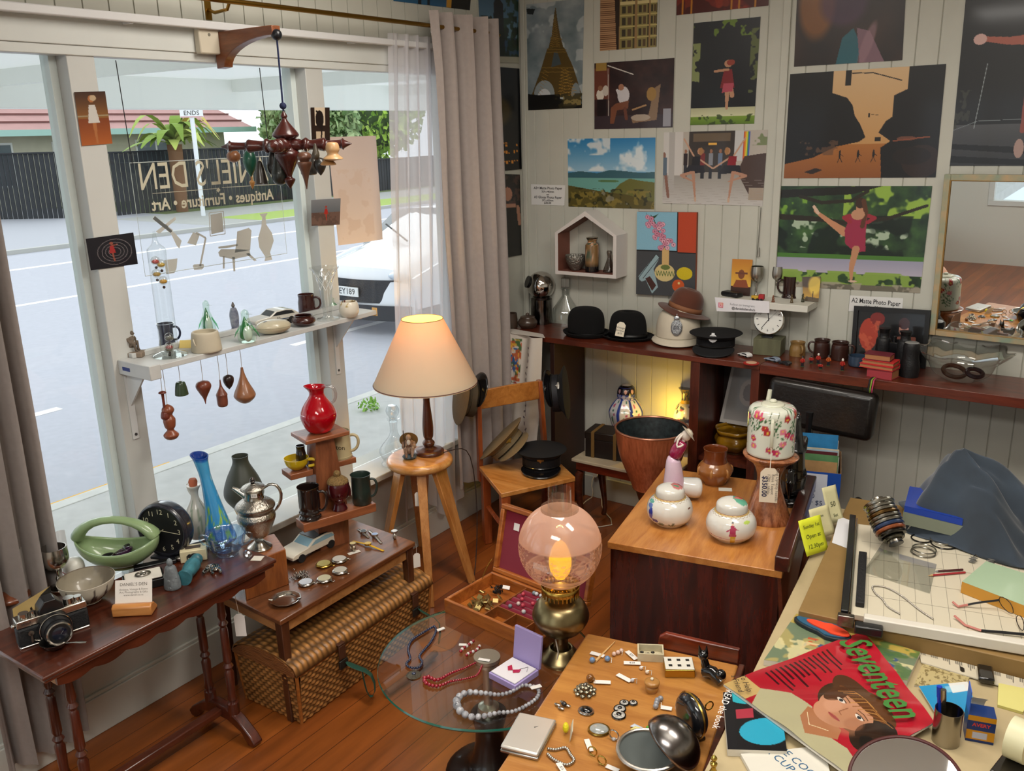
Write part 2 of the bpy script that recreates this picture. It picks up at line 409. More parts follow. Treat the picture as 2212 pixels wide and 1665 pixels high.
# ---------------- lights
w=bpy.data.worlds.new('sky');SC.world=w;w.use_nodes=True
WN,WL=w.node_tree.nodes,w.node_tree.links
tc=WN.new('ShaderNodeTexCoord');no=WN.new('ShaderNodeTexNoise');no.inputs['Scale'].default_value=2.2;no.inputs['Detail'].default_value=5
WL.new(tc.outputs['Generated'],no.inputs['Vector'])
cr=WN.new('ShaderNodeValToRGB');cr.color_ramp.elements[0].position=.35;cr.color_ramp.elements[1].position=.62
cr.color_ramp.elements[0].color=(.74,.85,1.,1);cr.color_ramp.elements[1].color=(1,1,1,1);WL.new(no.outputs['Fac'],cr.inputs[0])
WL.new(cr.outputs[0],WN['Background'].inputs[0]);WN['Background'].inputs[1].default_value=1.55
def area(name,loc,rot,sx,sy,e,c=(1,1,1)):
    l=bpy.data.lights.new(name,'AREA');l.shape='RECTANGLE';l.size=sx;l.size_y=sy;l.energy=e;l.color=c
    o=bpy.data.objects.new(name,l);COL.objects.link(o);o.location=loc;o.rotation_euler=rot;return o
area('ceiling_fill',(1.4,-2.2,3.35),(0,0,0),1.2,.5,34,(1,.93,.84))  # unseen area lamps added overhead as fill for the interior
area('ceiling_fill',(3.2,-2.4,3.35),(0,0,0),1.2,.5,38,(1,.93,.84))
area('ceiling_fill',(2.6,-5.2,3.35),(0,0,0),1.6,.8,72,(1,.95,.88))
area('ceiling_fill_up',(2.8,-3.4,2.9),(PI,0,0),1.4,.4,26,(1,.96,.9))  # upward fill added to brighten the ceiling and soften the room
s=bpy.data.lights.new('sun','SUN');s.energy=1.3;s.angle=math.radians(50);s.color=(.93,.97,1)
so=bpy.data.objects.new('sun',s);COL.objects.link(so);so.rotation_euler=(0,math.radians(-58),math.radians(-25))
SC.view_settings.view_transform='Standard';SC.view_settings.look='None';SC.view_settings.exposure=0;SC.view_settings.gamma=1
SC.cycles.max_bounces=10;SC.cycles.transparent_max_bounces=16;SC.cycles.transmission_bounces=8;SC.cycles.diffuse_bounces=3;SC.cycles.glossy_bounces=4
SC.cycles.caustics_reflective=False;SC.cycles.caustics_refractive=False;SC.cycles.sample_clamp_indirect=4;SC.cycles.use_denoising=True
# ================================================================ OUTSIDE
RZ=-.12
ST('ground',MB().box(-60,-19.2,-25,60,RZ-.1,RZ+.05),M('6f7f4c',.9,n=.3,ns=3),smooth=0)
ST('road',MB().box(-18,-2.62,-25,60,RZ-.1,RZ),M('b4b6bf',.85,n=.07,ns=14,bump=.1),smooth=0)
ST('sidewalk',MB().box(-2.6,-.12,-25,60,RZ-.1,RZ+.07),M('c3c3c0',.85,n=.14,ns=7),smooth=0)
ST('kerb',MB().box(-2.68,-2.55,-25,60,RZ,RZ+.075),M('d2d2cd',.8,n=.12,ns=10),bev=.01)
ST('kerb.001',MB().box(-18.15,-18,-25,60,RZ-.05,RZ+.1),M('b9b9b3',.8),smooth=0)
ST('sidewalk.001',MB().box(-23.5,-18.15,11.5,60,RZ-.02,RZ+.06),M('a9aaa6',.9,n=.1,ns=3),smooth=0)
def strip(name,x0,x1,y0,y1,c,z=RZ):return ST(name,MB().box(x0,x1,y0,y1,z,z+.004),M(c,.8),smooth=0)
strip('road_marking',-2.72,-2.86,-25,-1.42,'e8b23c');strip('road_marking',-2.72,-2.86,-1.2,-.95,'e8b23c')
strip('road_marking',-5.05,-5.17,-3.2,-.6,'f2f2f2');strip('road_marking',-5.05,-5.17,2.4,5.4,'f2f2f2')
strip('road_marking',-11.1,-11.25,-25,60,'f2f2f2');strip('road_marking',-15.3,-15.5,-25,60,'f2f2f2')
strip('driveway',-40,-18.1,1,13.4,'a9abb2',RZ+.055)
strip('grass_verge',-20.6,-18.3,13.2,60,'9bb352',RZ+.06)
strip('grass_verge',-20.4,-18.3,-20,4.6,'8fa651',RZ+.06)
# canopy over the footpath, its parts given slight emission to lighten the underside
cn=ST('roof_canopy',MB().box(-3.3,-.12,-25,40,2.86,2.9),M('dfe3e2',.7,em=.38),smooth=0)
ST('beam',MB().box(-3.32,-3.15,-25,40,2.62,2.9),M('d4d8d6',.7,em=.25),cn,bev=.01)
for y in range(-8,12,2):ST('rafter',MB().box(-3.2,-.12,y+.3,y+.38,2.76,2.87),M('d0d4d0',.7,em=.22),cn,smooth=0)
# black fence
FA,FB,FC_=Vector((-25.4,11.3,0)),Vector((-22.2,13.3,0)),Vector((-26.0,22.5,0))
FC2=Vector((-38,5.5,0))
def fence(name,A,B,h,label,c='33373d'):
    t=T(name,label,'fence',A);d=(B-A);n=int(d.length/.17);mb=MB();u=d.normalized();a=math.atan2(d.y,d.x)
    for i in range(n):
        p=u*(i*d.length/n);mb.cb((p.x,p.y,h/2+RZ),(.14,.025+.02*(i%2),h),(0,0,a))
    mesh('palings',mb,M(c,.8,n=.3,ns=2),t,smooth=0)
    mesh('top_rail',MB().cb((d.x/2,d.y/2,h+RZ+.02),(d.length,.12,.05),(0,0,a)),M('2a2d33',.8),t,smooth=0)
fence('paling_fence',PZ(-30,478,RZ),PZ(155,475,RZ),2.25,'black stained paling fence angled back along the empty driveway')
fence('paling_fence',PZ(228,472,RZ),PZ(640,432,RZ),2.2,'long black stained paling fence behind the street sign')
fence('paling_fence',PZ(636,434,RZ),PZ(980,398,RZ),1.5,'low black paling fence under the green trees')
# bungalow
HGZ=PX(330,284,-30).z
t=T('bungalow','single storey house with terracotta tile roof behind the black fence','house',(-31,8,HGZ-3.1),math.radians(0))
mesh('wall',MB().box(-6,0,-14,14,0,3.3),M('cdc9b4',.8,n=.1,ns=3),t,smooth=0)
mesh('roof',MB().add([(.9,-15,3.2),(.9,15,3.2),(-6,15,5.6),(-6,-15,5.6),(.9,-15,3.1),(.9,15,3.1)],[(0,1,2,3),(0,4,5,1)]),M('b98d88',.8,n=.12,ns=2),t,smooth=0)
rl=MB()
for k in range(1,8):rl.box(.9-k*.86,.9-k*.86+.05,-15,15,3.2+k*.3,3.26+k*.3)
mesh('roof_tiles',rl,M('7f5450',.8),t,smooth=0)
mesh('gutter',MB().box(.85,1.05,-15,15,3.02,3.24),M('a9cfc4',.5),t,smooth=0)
for y in(-9,-5.5,-1.5,2.6,6,9.5):
    wd=mesh('window',MB().box(-.02,.06,y,y+1.9,1.2,2.8),M('e8eae6',.5),t,smooth=0)
    mesh('pane',MB().box(.05,.08,y+.08,y+.9,1.28,2.72).box(.05,.08,y+1.,y+1.82,1.28,2.72),M('56656c',.1),wd,smooth=0)
# trees
def foliage(t,c,r,n,cols,s=.12,name='foliage',seed=1):
    rg=random.Random(seed);mb=MB()
    for i in range(n):
        th,ph=rg.uniform(0,2*PI),math.acos(rg.uniform(-1,1));k=rg.uniform(.72,1.02)
        p=Vector((c[0]+r[0]*k*math.sin(ph)*math.cos(th),c[1]+r[1]*k*math.sin(ph)*math.sin(th),c[2]+r[2]*k*math.cos(ph)))
        e=TR(p,(rg.uniform(0,6),rg.uniform(0,6),rg.uniform(0,6)),s*rg.uniform(.6,1.3));cc=lin(rg.choice(cols))
        mb.add([e@Vector(v)for v in((-1,-.5,0),(1,-.3,.2),(.9,.6,0),(-.6,.7,.3))],[(0,1,2,3)],[cc]*4)
    mesh(name,mb,VC(.8),t,smooth=0)
def tree(name,label,loc,r,cols,n=2600,s=.16,trunk=1.5,seed=1):
    t=T(name,label,'tree',loc);mesh('trunk',MB().tube([(0,0,0),(.1,0,trunk),(0,.1,trunk+r[2])],[.22,.16,.05],8),M('5d4a3a',.9),t)
    mesh('inner_crown',MB().sph((0,0,trunk+r[2]*.8),(r[0]*.8,r[1]*.8,r[2]*.8)),M('4c6b35',.9,n=.5,ns=3),t)
    foliage(t,(0,0,trunk+r[2]*.8),r,n,cols,s,seed=seed);return t
tree('leafy_tree','grey green leafy tree above the low fence, nearest the window post',PZ(735,425,RZ)+Vector((-3.4,1.9,0)),(2.1,2.3,1.9),['8fa878','a3bd84','6f8f58','b7cc94'],seed=3)
tree('leafy_tree','bright yellow green tree seen behind the sheer curtain edge',PZ(850,405,RZ)+Vector((-5,3.5,0)),(3.2,3.2,2.6),['a9cf4e','86b03b','c4e06a','6d9a35'],seed=5)
t=T('garden_bush','small green bush growing through the end of the long black fence','shrub',PZ(628,425,RZ)+Vector((.3,0,0)));foliage(t,(0,0,1.1),(.9,.9,.8),500,['7f9c62','9cb878','6b8a50'],.1,seed=9)
mesh('stem',MB().cyl((0,0,0),(0,0,1),.05,.04),M('5d4a3a',.9),t)
# tree fern
t=T('tree_fern','tree fern with arching yellow green fronds above the black fence','plant',PZ(420,470,RZ)+Vector((-2.0,1.,0)))
mesh('trunk',MB().cyl((0,0,0),(0,0,2.3),.2,.25),M('7d5a41',.9),t);fb=MB();rg=random.Random(4)
for k in range(34):
    a=rg.uniform(0,2*PI);L_=rg.uniform(1.1,1.9);up=rg.uniform(.2,1.1);cc=lin(rg.choice(['9fb353','b9c766','7e9a3f','c8b45c']));pr_=None
    for q in range(9):
        s_=q/8;p=Vector((math.cos(a)*L_*s_,math.sin(a)*L_*s_,2.3+up*math.sin(s_*2.6)-s_*s_*.3));wv=Vector((-math.sin(a),math.cos(a),0))*.2*math.sin(PI*(s_*.85+.12))
        if pr_:fb.add([pr_[0],pr_[1],p+wv,p-wv],[(0,1,2,3)],[cc]*4)
        pr_=(p-wv,p+wv)
mesh('fronds',fb,VC(.8),t,smooth=0)
# street sign
p=PZ(440,470,RZ);t=T('street_sign','white street sign reading ends on a tall white post','sign',p)
hh=hz(p,238);mesh('post',MB().cyl((0,0,0),(0,0,hh),.07),M('eef2f6',.5),t)
sw=mpp(p)*46;d_=(CAM-p);az=math.atan2(d_.y,d_.x)+PI/2
pl=mesh('sign_plate',MB().box(-sw/2,sw/2,-.1,-.07,-.22,.06,TR((0,0,hh),(0,0,az))),M('f2f4f4',.5),t,smooth=0)
mesh('border',MB().box(-sw/2+.01,sw/2-.01,-.104,-.1,-.21,-.195,TR((0,0,hh),(0,0,az))).box(-sw/2+.01,sw/2-.01,-.104,-.1,.035,.05,TR((0,0,hh),(0,0,az))),M('c05050',.5),pl,smooth=0)
text('ENDS',.19,M('333333',.5),pl,(0,0,0),mtx=TR((0,0,hh),(0,0,az))@TR((0,-.106,-.09),(PI/2,0,0)))
# parked car (front towards the shop)
P0=PZ(772,722,RZ+.0);P0=Vector((-4.95,3.3,RZ))
t=T('parked_car','white hatchback parked at the kerb, its front behind the sheer curtain','car',P0,math.radians(90))
# local: +x forwards -> world; car faces -y world, so rotate -90
t.rotation_euler=(0,0,math.radians(-90));CW=.9
def carside(u,v):  # u around width -1..1, v along length 0 (nose) .. 1 (tail)
    pass
hood=[(0,.38),(.02,.72),(.12,.86),(.9,1.02),(1.05,1.04),(1.75,1.48),(3.2,1.5),(3.9,1.05),(4.1,.9),(4.15,.4)]
mb=MB();n=14;rows=[]
for(x,z)in hood:
    for i in range(n+1):
        s_=-1+2*i/n;e=abs(s_)**4;inset=.12*e if z<1.1 else.12*e
        nose=.22*s_*s_ if x<.3 else.0
        wd=CW*(.86 if z>1.3 else 1.)
        rows.append((-(x+nose),s_*wd,z-inset-(.04*s_*s_ if z>.9 else 0)))
mb.add(rows,[(j*(n+1)+i,j*(n+1)+i+1,(j+1)*(n+1)+i+1,(j+1)*(n+1)+i)for j in range(len(hood)-1)for i in range(n)])
for sgn in(-1,1):mb.prism([(-.25,.35),(-.2,.75),(-1.,.95),(-1.7,1.0),(-3.9,.98),(-4.1,.9),(-4.12,.35)],sgn*CW-.02,sgn*CW+.02,TR((0,0,0),(PI/2,0,0)))
mesh('body',mb,M('eef1f6',.25,coat=.6),t,sub=0)
mesh('windscreen',MB().surf(lambda u,v:(-(1.12+.62*v),(-1+2*u)*CW*(.9-.1*v),1.06+.42*v-.06*(2*u-1)**2),10,6),M('39444c',.05),t)
mesh('grille',MB().surf(lambda u,v:(-.0-.2*(2*u-1)**2+.02,(-1+2*u)*.72,.42+.3*v),12,3),M('23262b',.4,bump=.8,ns=60),t)
mesh('bumper',MB().surf(lambda u,v:(.04-.22*(2*u-1)**2,(-1+2*u)*.88,.2+.2*v),12,2),M('2a2d33',.6),t)
for sgn in(-1,1):mesh('headlight',MB().sph((-.17,sgn*.72,.78),(.12,.17,.06)),M('c8d4e0',.1),t)
pl=mesh('number_plate',MB().box(.045,.06,-.19,.19,.5,.62),M('eef0ee',.5),t,smooth=0)
text('EY189',.11,M('20242a',.5),pl,(0,0,0),mtx=TR((.062,0,.56),(PI/2,0,PI/2)))
mesh('wiper',MB().tube([(-1.05,.1,1.09),(-1.3,-.5,1.27)],.012),M('222222',.5),t)
for(x,sgn)in((-.85,1),(-.85,-1),(-3.3,1),(-3.3,-1)):mesh('wheel',MB().cyl((x,sgn*.72,.31),(x,sgn*.9,.31),.31,seg=24),M('22242a',.7),t)
# weed on the footpath
t=T('weed_tuft','small green weed growing in a crack of the footpath','plant',PZ(798,885,RZ+.07));foliage(t,(0,0,.05),(.1,.1,.06),60,['7fb33f','96c655'],.02,seed=2)
# ================================================================ WINDOW SIDE: curtains, rods, hanging things
def curtain(name,label,cat,edges,X,mat,waves,amp,ztop,zbot,seed=0,nv=26,grommets=False,cut=None):
    """edges: list of (pxL, pxR, row) read on the plane x = X, giving the gathered width at several heights"""
    rg=random.Random(seed);t=T(name,label,cat,(X,(PX(edges[0][0],edges[0][2],X).y),zbot))
    E_=[]
    for l,r,row in edges:a,b=PX(l,row,X),PX(r,row,X);E_.append((a.z,a.y,b.y))if False else E_.append(((a.z+b.z)/2,a.y,b.y))
    E_.sort(reverse=True)
    def at(z):
        if z>=E_[0][0]:return E_[0][1:]
        for i in range(len(E_)-1):
            if E_[i][0]>=z>=E_[i+1][0]:
                k=(E_[i][0]-z)/(E_[i][0]-E_[i+1][0]);return tuple(E_[i][j]*(1-k)+E_[i+1][j]*k for j in(1,2))
        return E_[-1][1:]
    ph=[rg.uniform(-.5,.5)for _ in range(8)]
    def f(u,v):
        z=ztop+(zbot-ztop)*v;a,b=at(z);w_=u*waves*2*PI
        am=amp*(1+.3*math.sin(3*u+ph[0]))*(1-.25*v)
        uu=u+.012*math.sin(w_*2+ph[1])+.01*math.sin(4*v+ph[2]*6)
        return Vector((am*math.sin(w_+ph[3]+.8*math.sin(2.2*v+ph[4]*3))+.3*am*math.sin(2.3*w_+ph[5]+v*2),a+(b-a)*uu-t.location.y,z-zbot+(cut(u)if cut and v>.99 else 0)))
    mesh('drape',MB().surf(f,int(waves*16),nv),mat,t,smooth=80)
    if grommets:
        for k in range(grommets):
            u=(k+.5)/grommets;q=f(u,.035)
            mesh('grommet',MB().tube(arc((q.x,q.y,q.z),.032,0,2*PI,20,'yz')[:-1],.007,8,closed=True),M('b8b4ae',.25,metal=1),t)
    return t
GREYC=M('a89d98',.85,n=.08,ns=40,sheen=.3)
curtain('curtain','mauve grey eyelet curtain gathered on the brass rod beside the photo wall','curtain',[(925,1062,50),(935,1066,150),(948,1080,450),(965,1092,700),(985,1102,1000)],.15,GREYC,4.2,.045,3.0,.32,seed=3,grommets=4)
curtain('curtain','mauve grey curtain hanging at the near end of the window behind the sofa table','curtain',[(-230,-12,480),(-180,28,700),(-130,76,950),(-90,118,1180)],.085,M('948b86',.85,n=.1,ns=40,sheen=.3),4,.04,2.96,.1,seed=5,grommets=4)
curtain('sheer_curtain','white sheer curtain gathered between the window and the grey drape','curtain',[(842,1000,90),(845,1010,400),(850,1010,700),(866,1010,1040)],.06,sheer('f0eef2',.66,.5),7,.02,2.885,.22,seed=8,cut=lambda u:.1*math.sin(u*7))
curtain('sheer_curtain','thin white curtain edge showing below the sofa table near the grey drape','curtain',[(60,172,1330),(60,180,1500)],.05,sheer('d8d2ce',.8,.4),3,.015,.95,.12,seed=2)
BR=M('8f6d2e',.3,metal=1);WHM=M('d8d8d8',.35)
a,b=PX(494,2,.15),PX(1066,65,.15)
t=T('curtain_rod','long brass curtain rod above the window carrying the grey eyelet curtain','curtain rod',(.15,0,0))
mesh('rod',MB().cyl((0,-5.5,a.z),(0,b.y,a.z),.011),BR,t);mesh('end_cap',MB().sph((0,b.y+.01,a.z),.016),BR,t)
for y in(-2.32,-.42):mesh('bracket',MB().tube([(0,y,a.z),(-.02,y,a.z-.03),(-.1,y,a.z-.035),(-.143,y,a.z-.02)],.007).box(-.15,-.14,y-.015,y+.015,a.z-.06,a.z+.02),BR,t)
c=PX(400,50,.06)
t=T('curtain_track','white curtain track running along the window head under the brass rod','curtain rod',(.06,0,0))
mesh('track',MB().box(-.014,.014,-5.5,-.55,c.z-.016,c.z+.016),WHM,t,bev=.005)
for y in(-2.72,-1.52):mesh('bracket',MB().prism([(-.025,.03),(.025,.03),(.012,-.05),(-.012,-.05)],0,.006,TR((-.053,y,c.z-.02),(PI/2,0,PI/2))).box(-.05,0,y-.008,y+.008,c.z-.02,c.z),WHM,t)
# small beige box on the header
p=PX(436,88,0);t=T('sensor_box','small beige plastic box screwed to the window head beside the wooden bracket','box',(.016,p.y,p.z));mesh('case',MB().box(0,.035,-.05,.05,-.055,.055),M('cbc2ae',.5),t,bev=.006)
mesh('screw',MB().cyl((.034,0,.02),(.037,0,.02),.006),M('7a7466',.5),t)
# wooden corbel bracket, projecting into the room
p=PX(472,92,.016);tip=PY(597,72,p.y);L_=tip.x-.016;zt=tip.z+.03
t=T('wooden_bracket','curved brown wooden bracket screwed over the window and holding the hanging mobile','bracket',(.016,p.y,zt))
pf=[(0,0),(L_,0),(L_,-.035)]+[(L_-(L_-.05)*math.sin(k/10*PI/2),-.035-.105*(1-math.cos(k/10*PI/2)))for k in range(1,11)]+[(0,-.145)]
mesh('corbel',MB().prism(pf,-.022,.022,TR((0,0,0),(PI/2,0,0))),wood('8a4f2c','6a381c',.4),t,bev=.003)
mesh('hook_knob',MB().sph((L_,0,-.035),.022),M('15171c',.3),t)
HX=p.y;TX=.016+L_
# ---- turned wood mobile
DW=M('4a1d18',.3,coat=.4,n=.4,ns=30);s0=PY(608,240,HX)
t=T('hanging_mobile','turned dark wood mobile with crossed pointed arms hanging from the wooden bracket','mobile',(TX+.0,HX,s0.z))
cd_top=zt-.035-s0.z
mesh('cord',MB().tube([(0,0,0),(0,0,cd_top)],.004,6).sph((0,0,.02),.014),M('1b2446',.8),t)
mesh('finial',MB().lathe(prof([(.003,0),(.014,-.02),(.012,-.035),(.05,-.085),(.052,-.1),(.03,-.115),(.035,-.13),(.038,-.15),(.052,-.175),(.02,-.24),(.012,-.262),(.024,-.275),(.002,-.31)],5),24),DW,t)
def armprof(L):return[(.02,0),(.026,.03),(.02,.06),(.03,L*.3),(.02,L*.36),(.024,L*.5),(.027,L*.58),(.016,L*.63),(.018,L*.82),(.024,L*.86),(.016,L*.89),(.001,L)]
for k in range(4):
    L=.27
    a_=k*PI/2+.62;mesh('arm',MB().lathe(prof(armprof(L),4),16,x=TR((0,0,-.135),(0,PI/2,a_))),DW,t)
def charm(name,label,px,py,row,pr,col,group=None,r=.35,dep=None,coat=.3,hang=None,n=.3,col2=None):
    """hanging turned charm; top of the body at px,py on the plane y=HX(+dep); hung by a thread up to z=hang"""
    q=PY(px,py,HX+(dep or 0))if hang is None or dep is not None else PX(px,py,.16)
    if hang is not None and dep is None:q=PX(px,py,.16)
    m=mpp(q);h=(row-py)*m;t=T(name,label,'hanging charm',q,0,group)
    mesh('body',MB().lathe(prof([(a*h,-b*h)for a,b in pr],5),20),M(col,r,n=n,ns=25,coat=coat,c2=col2),t)
    hh=(hang-q.z)if hang else.1
    mesh('thread',MB().tube([(0,0,-.004),(.002,0,hh*.5),(0,0,hh)],.0013,5),M('b9b0a0',.8),t)
    return t
az=s0.z-.15
drop=[(.01,0),(.08,.1),(.17,.45),(.23,.7),(.17,.92),(.02,1)];egg=[(.02,0),(.16,.06),(.26,.35),(.2,.7),(.02,1)]
bell=[(.02,0),(.08,.03),(.14,.2),(.2,.5),(.27,.9),(.27,.97),(.02,1)]
G1='charms hung from the arms of the mobile'
for d in(
    ('gourd_charm','small round tan wooden charm hung at the far end of the mobile',503,322,351,[(.02,0),(.2,.05),(.5,.4),(.42,.8),(.02,1)],'8a5a3a'),
    ('egg_charm','green malachite coloured egg shaped charm on the mobile',537,324,380,egg,'1f5a45'),
    ('finial_charm','small pale wood arrow shaped charm below the green egg charm',543,380,408,[(.02,0),(.08,.1),(.08,.3),(.22,.5),(.02,1)],'c08a4a'),
    ('bell_charm','mottled dark grey bell shaped charm between the green egg and the long drops',560,347,398,bell,'3a342e'),
    ('drop_charm','long dark teardrop charm hung in front at the middle of the mobile',587,318,378,drop,'2c2a28'),
    ('drop_charm','long dark teardrop charm hung behind, lowest of the two near the middle',599,322,399,drop,'20241f'),
    ('cone_charm','two part charm with dark cap and copper coloured cone point',656,328,407,[(.03,0),(.15,.03),(.2,.15),(.12,.25),(.2,.3),(.1,.6),(.01,1)],'6a4534'),
    ('bell_charm','dark squat bell charm hung behind the copper cone',664,330,377,[(.02,0),(.2,.1),(.3,.5),(.36,.95),(.02,1)],'33302c'),
    ('drop_charm','small olive drop charm nearest the pale wooden pieces',680,309,345,drop,'4a4234'),
    ('cone_charm','dark rounded pointed charm below the pale wooden pieces',690,340,378,[(.02,0),(.25,.1),(.36,.4),(.22,.75),(.02,1)],'2b2b29'),
    ('bell_charm','pale boxwood rounded charm with a flared foot at the near end of the mobile',717,306,346,[(.02,0),(.3,.08),(.38,.4),(.3,.65),(.55,.9),(.1,1)],'c9a070'),
    ('cone_charm','pale boxwood flared cone charm tucked under its rounder neighbour',708,338,357,[(.05,0),(.3,.2),(.9,.9),(.02,1)],'b98a58')):
    charm(*d,group=G1,hang=az,dep=random.uniform(-.05,.05))
# ---- photos stuck on the posts
def photo(name,label,q,can,bulge=0,mat=None,border=None,group=None,cat='photograph'):
    o=sheet(name,can,q,mat or VC(.35,coat=.3),bulge=bulge)
    if border:can.a[:border]=.93;can.a[-border:]=.93;can.a[:,:border]=.93;can.a[:,-border:]=.93
    return tag(o,label,cat,group)
def QX(pts,X=.004):return[PX(x,y,X)for x,y in pts]
def QY(pts,Y=-.009):return[PY(x,y,Y)for x,y in pts]
def figure(c,u,v,h,skin,dress,k=1.,arms=None,leg2=None,hair=None,headc=None):
    """small standing figure painted on a photograph: feet at v, height h"""
    w_=h*.5*c.h/c.w
    c.line([(u,v-h*.5),(u+.02*k,v)],[w_*.22,w_*.1],skin)
    if leg2:c.line([(u,v-h*.48)]+leg2,w_*.18,skin)
    c.poly([(u-w_*.16,v-h*.8),(u+w_*.16,v-h*.8),(u+w_*.3,v-h*.42),(u-w_*.3,v-h*.42)],dress)
    for a in(arms or[]):c.line([(u,v-h*.8)]+a,w_*.1,skin)
    c.ell(u,v-h*.92,w_*.16,h*.075,skin)
    if hair:c.ell(u+.1*w_,v-h*.94,w_*.17,h*.06,hair)
c=Can(60,84,'5a3018');c.grad(0,.5,'3a2012','8a5a2a').grad(.5,1,'7a3a18','a85a28');c.rect(0,.44,1,.47,'9a8a6a');figure(c,.5,.95,.88,'a8683a','c9c4be',hair='b9a080')
photo('postcard','brown toned photo of a standing woman taped high on the nearer window post',QX([(160,199),(227,197),(243,310),(177,315)]),c)
c=Can(84,64,'15131c');[c.ell(.55,.52,r,r*1.1,'aaa0a0',.6).ell(.55,.52,r-.012,r*1.1-.015,'15131c')for r in(.36,.27,.2,.13)];figure(c,.5,.8,.6,'8a4a3a','9a2a2a',arms=[[(.62,.3)]])
photo('postcard','dark photo with pale rings around a red figure, lower on the nearer window post',QX([(185,516),(288,502),(298,570),(196,584)]),c)
c=Can(50,80,'2a1a14');c.rect(.2,0,.75,.45,'d9c8b0');c.rect(.25,.6,.7,1,'c9b49a');c.ell(.45,.3,.22,.22,'1c1210');c.line([(.3,.1),(.6,.2),(.5,.9)],.08,'1c1210')
photo('postcard','dark sepia photo of a silhouetted figure behind the mobile arms',QX([(671,232),(712,232),(713,318),(675,318)]),c)
c=Can(70,60,'6d7076');c.grad(0,.5,'7c7f84','5f646c').rect(0,.5,1,1,'6a5148').spk(9,.5,'53403a',.8,3,0,.5);figure(c,.5,.8,.55,'a03428','a8261e');
photo('postcard','small seaside photo of a red figure taped to the farther window post',QX([(672,432),(736,428),(734,485),(673,488)]),c,border=2)
# large paper taped to the glass, seen from behind
c=Can(80,150,'dcc9bb');c.grad(0,1,'cdbcb4','e2cfc0').spk(5,.55,'cdb4a2',.45,6,.1,.3,.8,.95)
photo('poster_back','large plain pinkish poster seen from its blank back, taped to the window glass',[PX(x,y,-.09)for x,y in((707,296),(812,293),(827,517),(731,530))],c,mat=M('ffffff',.8,vc=True),cat='poster',bulge=.01)
# ---- hanging glass shop sign
XS=-.055;q=QX([(280,352),(600,335),(622,575),(322,595)],XS);z1,z0,y0,y1=q[0].z,q[3].z,q[0].y,q[1].y
t=T('hanging_sign','clear glass shop sign hung in the window with reversed gold lettering and silhouettes','sign',(XS,(y0+y1)/2,z0))
W_,H_=y1-y0,z1-z0
gp=mesh('glass_panel',MB().add([(0,-W_/2,0),(0,W_/2,0),(0,W_/2,H_),(0,-W_/2,H_)],[(0,1,2,3)]),glass_thin((.985,.99,.985),.05),t,smooth=0)
mesh('edge',MB().tube([(0,-W_/2,0),(0,W_/2,0),(0,W_/2,H_),(0,-W_/2,H_)],.0016,4,closed=True),M('d5dcd8',.3),t)
GR=M('b9b7b0',.7,em=.12);GOLD=M('c4bda6',.55,em=.1)  # faint emission lightens the sign's lettering and silhouettes
def S(x,y):v=PX(x,y,XS);return(v.y-t.location.y,v.z-z0)
for i,(x,y)in enumerate(((286,356),(583,342))):
    a=S(x,y);mesh('hanging_wire',MB().tube([(0,a[0],a[1]),(.0,a[0]-.01,HEAD-.04-z0)],.002,6),M('1c1c1f',.6),t)
def flat(name,polys,mat=GR,xx=-.002):
    mb=MB()
    for P in polys:
        v=[S(*p)for p in P];mb.add([(xx,a,b)for a,b in v],[tuple(range(len(v)))])
    return mesh(name,mb,mat,t,smooth=0)
def stroke(P,w):
    o=[]
    for i in range(len(P)-1):
        (a,b),(c_,d)=P[i],P[i+1];l=math.hypot(c_-a,d-b);nx,ny=-(d-b)/l*w/2,(c_-a)/l*w/2
        o.append([(a+nx,b+ny),(c_+nx,d+ny),(c_-nx,d-ny),(a-nx,b-ny)])
    return o
flat('pistols_silhouette',[[(330,472),(335,466),(380,505),(393,520),(388,537),(382,530),(370,505)],[(379,468),(381,474),(345,505),(337,500)]]+stroke([(333,470),(372,500)],8))
flat('lamp_silhouette',[[(405,525),(418,501),(432,507),(424,530)]]+stroke([(424,502),(445,514),(433,575)],4)+[[(417,574),(420,571),(440,570),(442,576),(437,582),(420,583)]])
flat('frame_silhouette',[[(455,464),(480,459),(484,500),(457,506)]]);flat('frame_border',stroke([(452,460),(483,456),(487,505),(455,510),(452,460)],1.6))
flat('armchair_silhouette',[[(513,500),(538,492),(544,498),(541,540),(508,546),(511,525)],[(472,545),(478,538),(512,538),(540,540),(542,552),(505,560),(475,554)],[(472,533),(514,527),(514,531),(490,536),(473,537)],[(482,553),(486,553),(486,580),(482,580)],[(502,555),(508,555),(509,586),(505,586)],[(532,548),(538,546),(555,562),(550,564)]])
flat('vase_silhouette',[[(561,462),(579,460),(574,468),(576,485),(588,503),(592,520),(584,545),(589,561),(572,564),(574,555),(561,535),(558,515),(565,490),(567,470)]])
flat('cup_silhouette',[[(355,562),(384,558),(382,580),(377,590),(360,592)]])
flat('rule',stroke([(330,418),(470,407)],1)+stroke([(480,405),(600,398)],1)+[[(468,411),(472,405),(477,410),(472,416)]],GOLD)
def mtext(body,xl,xr,y,size,sp=1.,bold=0):
    a,b=S(xl,y),S(xr,y-.06*(xr-xl));o=text(body,size,GOLD,gp,(0,0,0),sp=sp,bold=bold);wd=o.dimensions.x or 1
    o.matrix_local=Matrix.Translation((-.003,(a[0]+b[0])/2,(a[1]+b[1])/2))@Matrix(((0,0,-1),(-1,0,0),(0,1,0))).to_4x4()@TR((0,0,0),(0,0,0),(abs(b[0]-a[0])/wd,1,1));return o
mtext("DANIEL'S DEN",303,608,385,.155);mtext('Antiques \u2022 Furniture \u2022 Art',328,592,440,.068,bold=.0015)
